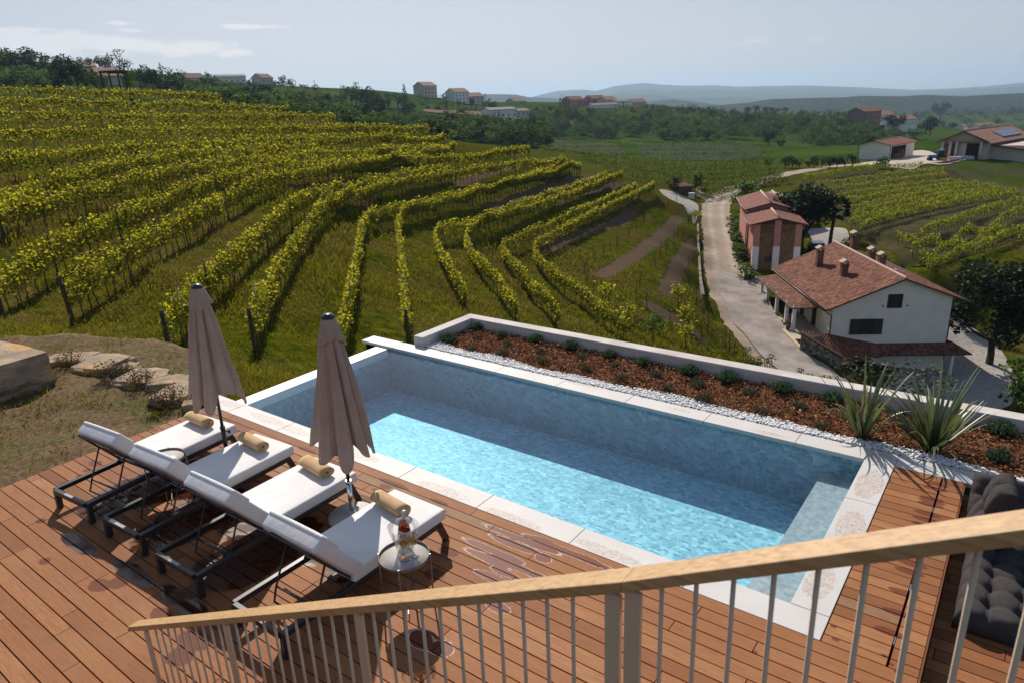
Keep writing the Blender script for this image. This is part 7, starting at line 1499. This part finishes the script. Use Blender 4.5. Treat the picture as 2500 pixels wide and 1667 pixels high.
# ------------------------------------------------------------------ far hills
t = NT('far_forest'); co = t.coord(); vo = t.n('ShaderNodeTexVoronoi'); vo.inputs['Scale'].default_value = .075; t.l(co, vo.inputs['Vector'])
c = t.ramp(t.math('ADD', t.math('MULTIPLY', vo.outputs['Distance'], .7), t.math('MULTIPLY', t.noise(co, .006, 6, .7), .8)), [(.35, (.060, .085, .030)), (.6, (.030, .048, .020)), (.9, (.016, .026, .013))]); M['farforest'] = t.done(t.pbsdf(c, .95, 0, t.bump(vo.outputs['Distance'], 1.0, 9.), .05))
M['mount'] = mottled('mountain_slopes', (.035, .05, .035), (.075, .09, .06), .0011, .95, .5, .004, 8, bdist=60)
def ridge(name, prof, d, front, back, mat, rough, fl=-66, nu=260, ext=700, seed=0):
    prof = np.array(prof, float); px = np.linspace(prof[0, 0]-ext, prof[-1, 0]+ext, nu); py = np.interp(px, prof[:, 0], prof[:, 1]); P = at_d(px, py, d*(1.0)); dirs = (P-CAM)[:, :2]; dirs /= np.linalg.norm(dirs, axis=1)[:, None]; zc = P[:, 2]; V = []; fr = np.concatenate([np.linspace(-1, 0, 16), np.linspace(0, 1, 7)[1:]])
    for f in fr:
        s = -f if f < 0 else f; k = (1-s)**(1.25 if f < 0 else 1.2); rel = np.maximum(zc-fl, 2); z = fl+rel*k
        sp = front if f < 0 else back; xy = P[:, :2]+dirs*f*sp; w = np.array([mnoise.fractal(Vector((x*.0016*2200/d*1.6, y*.0016*2200/d*1.6, seed)), 1.0, 2.0, 5) for x, y in xy]); z = z+rel*w*rough*(.25+.75*min(1, s*3))*(k > 0.01)*(1 if f != 0 else .45); V.append(np.concatenate([xy, z[:, None]], -1))
    V = np.array(V); m_ = len(fr); i, j = np.meshgrid(np.arange(m_-1), np.arange(nu-1), indexing='ij'); k = (i*nu+j).ravel(); return tag(link(name, quad_mesh(name, V.reshape(-1, 3), np.stack([k, k+1, k+nu+1, k+nu], -1), mat, smooth=True)), kind='structure')
ridge('wooded_hill', [(1700,262),(1760,257),(1830,251),(1880,243),(1920,242),(2000,240),(2060,239),(2100,235),(2200,236),(2260,232),(2350,236),(2450,230),(2500,228),(2600,226)], 2300, 600, 900, M['farforest'], .16, nu=420)
ridge('hazy_hill', [(1500,262),(1560,252),(1600,247),(1640,242),(1700,249),(1760,258),(1850,266)], 3600, 900, 1200, M['farforest'], .15, ext=200)
ridge('blue_hill', [(1060,244),(1110,236),(1180,231),(1230,231),(1260,232),(1290,238),(1340,240),(1420,244),(1500,256)], 4600, 1200, 1500, M['farforest'], .15, ext=250)
ridge('mountains', [(1290,240),(1330,229),(1360,222),(1420,219),(1455,222),(1500,210),(1540,205),(1575,202),(1610,206),(1680,209),(1740,208),(1800,212),(1870,211),(1975,210),(2100,215),(2230,220),(2320,217),(2400,212),(2500,202),(2600,196)], 9500, 5200, 2500, M['mount'], .32, nu=640, ext=500)
ridge('faint_mountains', [(930,244),(990,234),(1030,231),(1070,234),(1110,230),(1160,236),(1250,240)], 15000, 3000, 2500, M['mount'], .2, ext=300)
# ------------------------------------------------------------------ light, sky, air
SUN_AZ = math.atan2(-.75, .66)      # from +y towards +x : sun stands ahead, a little left
SUN_EL = math.radians(38)
sd = Vector((math.sin(SUN_AZ)*math.cos(SUN_EL), math.cos(SUN_AZ)*math.cos(SUN_EL), math.sin(SUN_EL)))
sl = bpy.data.lights.new('sun', 'SUN'); sl.energy = 4.3; sl.angle = math.radians(.53); sl.color = (1, .92, .82)
so_ = bpy.data.objects.new('sun', sl); COL.objects.link(so_); so_.rotation_euler = sd.to_track_quat('Z', 'Y').to_euler(); so_.location = (0, 0, 60)
w = bpy.data.worlds.new('World'); SC.world = w; w.use_nodes = True; nt = w.node_tree; nt.nodes.clear()
wt = NT.__new__(NT); wt.t = nt
out = wt.n('ShaderNodeOutputWorld'); bg = wt.n('ShaderNodeBackground')
sky = wt.n('ShaderNodeTexSky', sky_type='NISHITA'); sky.sun_disc = False; sky.sun_elevation = SUN_EL; sky.sun_rotation = SUN_AZ
sky.air_density = 1.0; sky.dust_density = 1.2; sky.ozone_density = 2.0; sky.altitude = 200
# clouds by direction: azimuth and elevation of the sight line
dirv = wt.coord('Generated'); sep = wt.n('ShaderNodeSeparateXYZ'); wt.l(dirv, sep.inputs[0])
az = wt.math('ARCTAN2', sep.outputs[0], sep.outputs[1]); el = wt.math('ARCSINE', sep.outputs[2])
cmb = wt.n('ShaderNodeCombineXYZ'); wt.l(az, cmb.inputs[0]); wt.l(wt.math('MULTIPLY', el, 2.6), cmb.inputs[1])
n1 = wt.noise(cmb.outputs[0], 26, 7, .62); acc = None
def azel(x, y): d = ray(x, y); d = d/np.linalg.norm(d); return math.atan2(d[0], d[1]), math.asin(d[2])
for x, y, a, b_, s in [(110,108,190,34,1.0),(300,112,150,26,1.0),(470,118,120,22,1.0),(560,130,60,12,.9),(60,75,90,9,.8),(290,58,60,9,.7),(330,75,50,7,.6),(625,66,110,9,.8),(1900,100,600,50,.16),(2300,160,500,60,.16)]:
    A, E_ = azel(x, y); sub = wt.n('ShaderNodeVectorMath', operation='SUBTRACT'); c3 = wt.n('ShaderNodeCombineXYZ'); wt.l(az, c3.inputs[0]); wt.l(el, c3.inputs[1]); wt.l(c3.outputs[0], sub.inputs[0]); sub.inputs[1].default_value = (A, E_, 0)
    mu = wt.n('ShaderNodeVectorMath', operation='MULTIPLY'); wt.l(sub.outputs[0], mu.inputs[0]); mu.inputs[1].default_value = (FPX/a, FPX/b_, 0); ln = wt.n('ShaderNodeVectorMath', operation='LENGTH'); wt.l(mu.outputs[0], ln.inputs[0])
    f = wt.math('MULTIPLY', wt.math('SUBTRACT', 1.0, ln.outputs['Value'], True), s); acc = f if acc is None else wt.math('MAXIMUM', acc, f)
cm = wt.ramp(wt.math('ADD', wt.math('MULTIPLY', acc, .75), wt.math('MULTIPLY', wt.math('SUBTRACT', n1, .5), 1.35)), [(.16, 0.0), (.42, 1.0)])
cm = wt.math('MULTIPLY', cm, wt.math('MINIMUM', wt.math('MULTIPLY', acc, 5), 1.0))
SKYTINT = (1.0, .985, 1.05)
den = wt.mix(1.0, wt.mix(1.0, sky.outputs[0], (.2, .2, .2), 'MULTIPLY'), (1.0, 1.0, 1.0), 'ADD')
soft = wt.mix(1.0, sky.outputs[0], den, 'DIVIDE')
tinted = wt.mix(1.0, soft, SKYTINT, 'MULTIPLY')
bright = wt.mix(1.0, tinted, (1.35, 1.26, 1.18), 'MULTIPLY')
skyc = wt.mix(wt.math('MULTIPLY', cm, .85), tinted, bright)
wt.l(skyc, bg.inputs[0]); bg.inputs[1].default_value = .145
wt.l(bg.outputs[0], out.inputs[0])
# air: one box of thin haze round everything
hz = MB(); hz.box((-16500, -9000, -90), (14500, 19000, 420)); ho = hz.build('haze', []); tag(ho, kind='stuff')
hm = bpy.data.materials.new('haze'); hm.use_nodes = True; hn = hm.node_tree; hn.nodes.clear(); ho_ = hn.nodes.new('ShaderNodeOutputMaterial'); pv = hn.nodes.new('ShaderNodeVolumePrincipled')
pv.inputs['Color'].default_value = (.52, .75, 1.0, 1); pv.inputs['Density'].default_value = 0.8e-4; pv.inputs['Anisotropy'].default_value = .25; hn.links.new(pv.outputs[0], ho_.inputs['Volume']); ho.data.materials.append(hm)
SC.view_settings.view_transform = 'Standard'; SC.view_settings.look = 'None'; SC.view_settings.exposure = 0.46; SC.view_settings.gamma = 1.0
SC.cycles.use_denoising = True
SC.cycles.max_bounces = 8; SC.cycles.transparent_max_bounces = 40; SC.cycles.volume_bounces = 0
SC.cycles.caustics_reflective = False; SC.cycles.caustics_refractive = False
SC.cycles.sample_clamp_indirect = 6
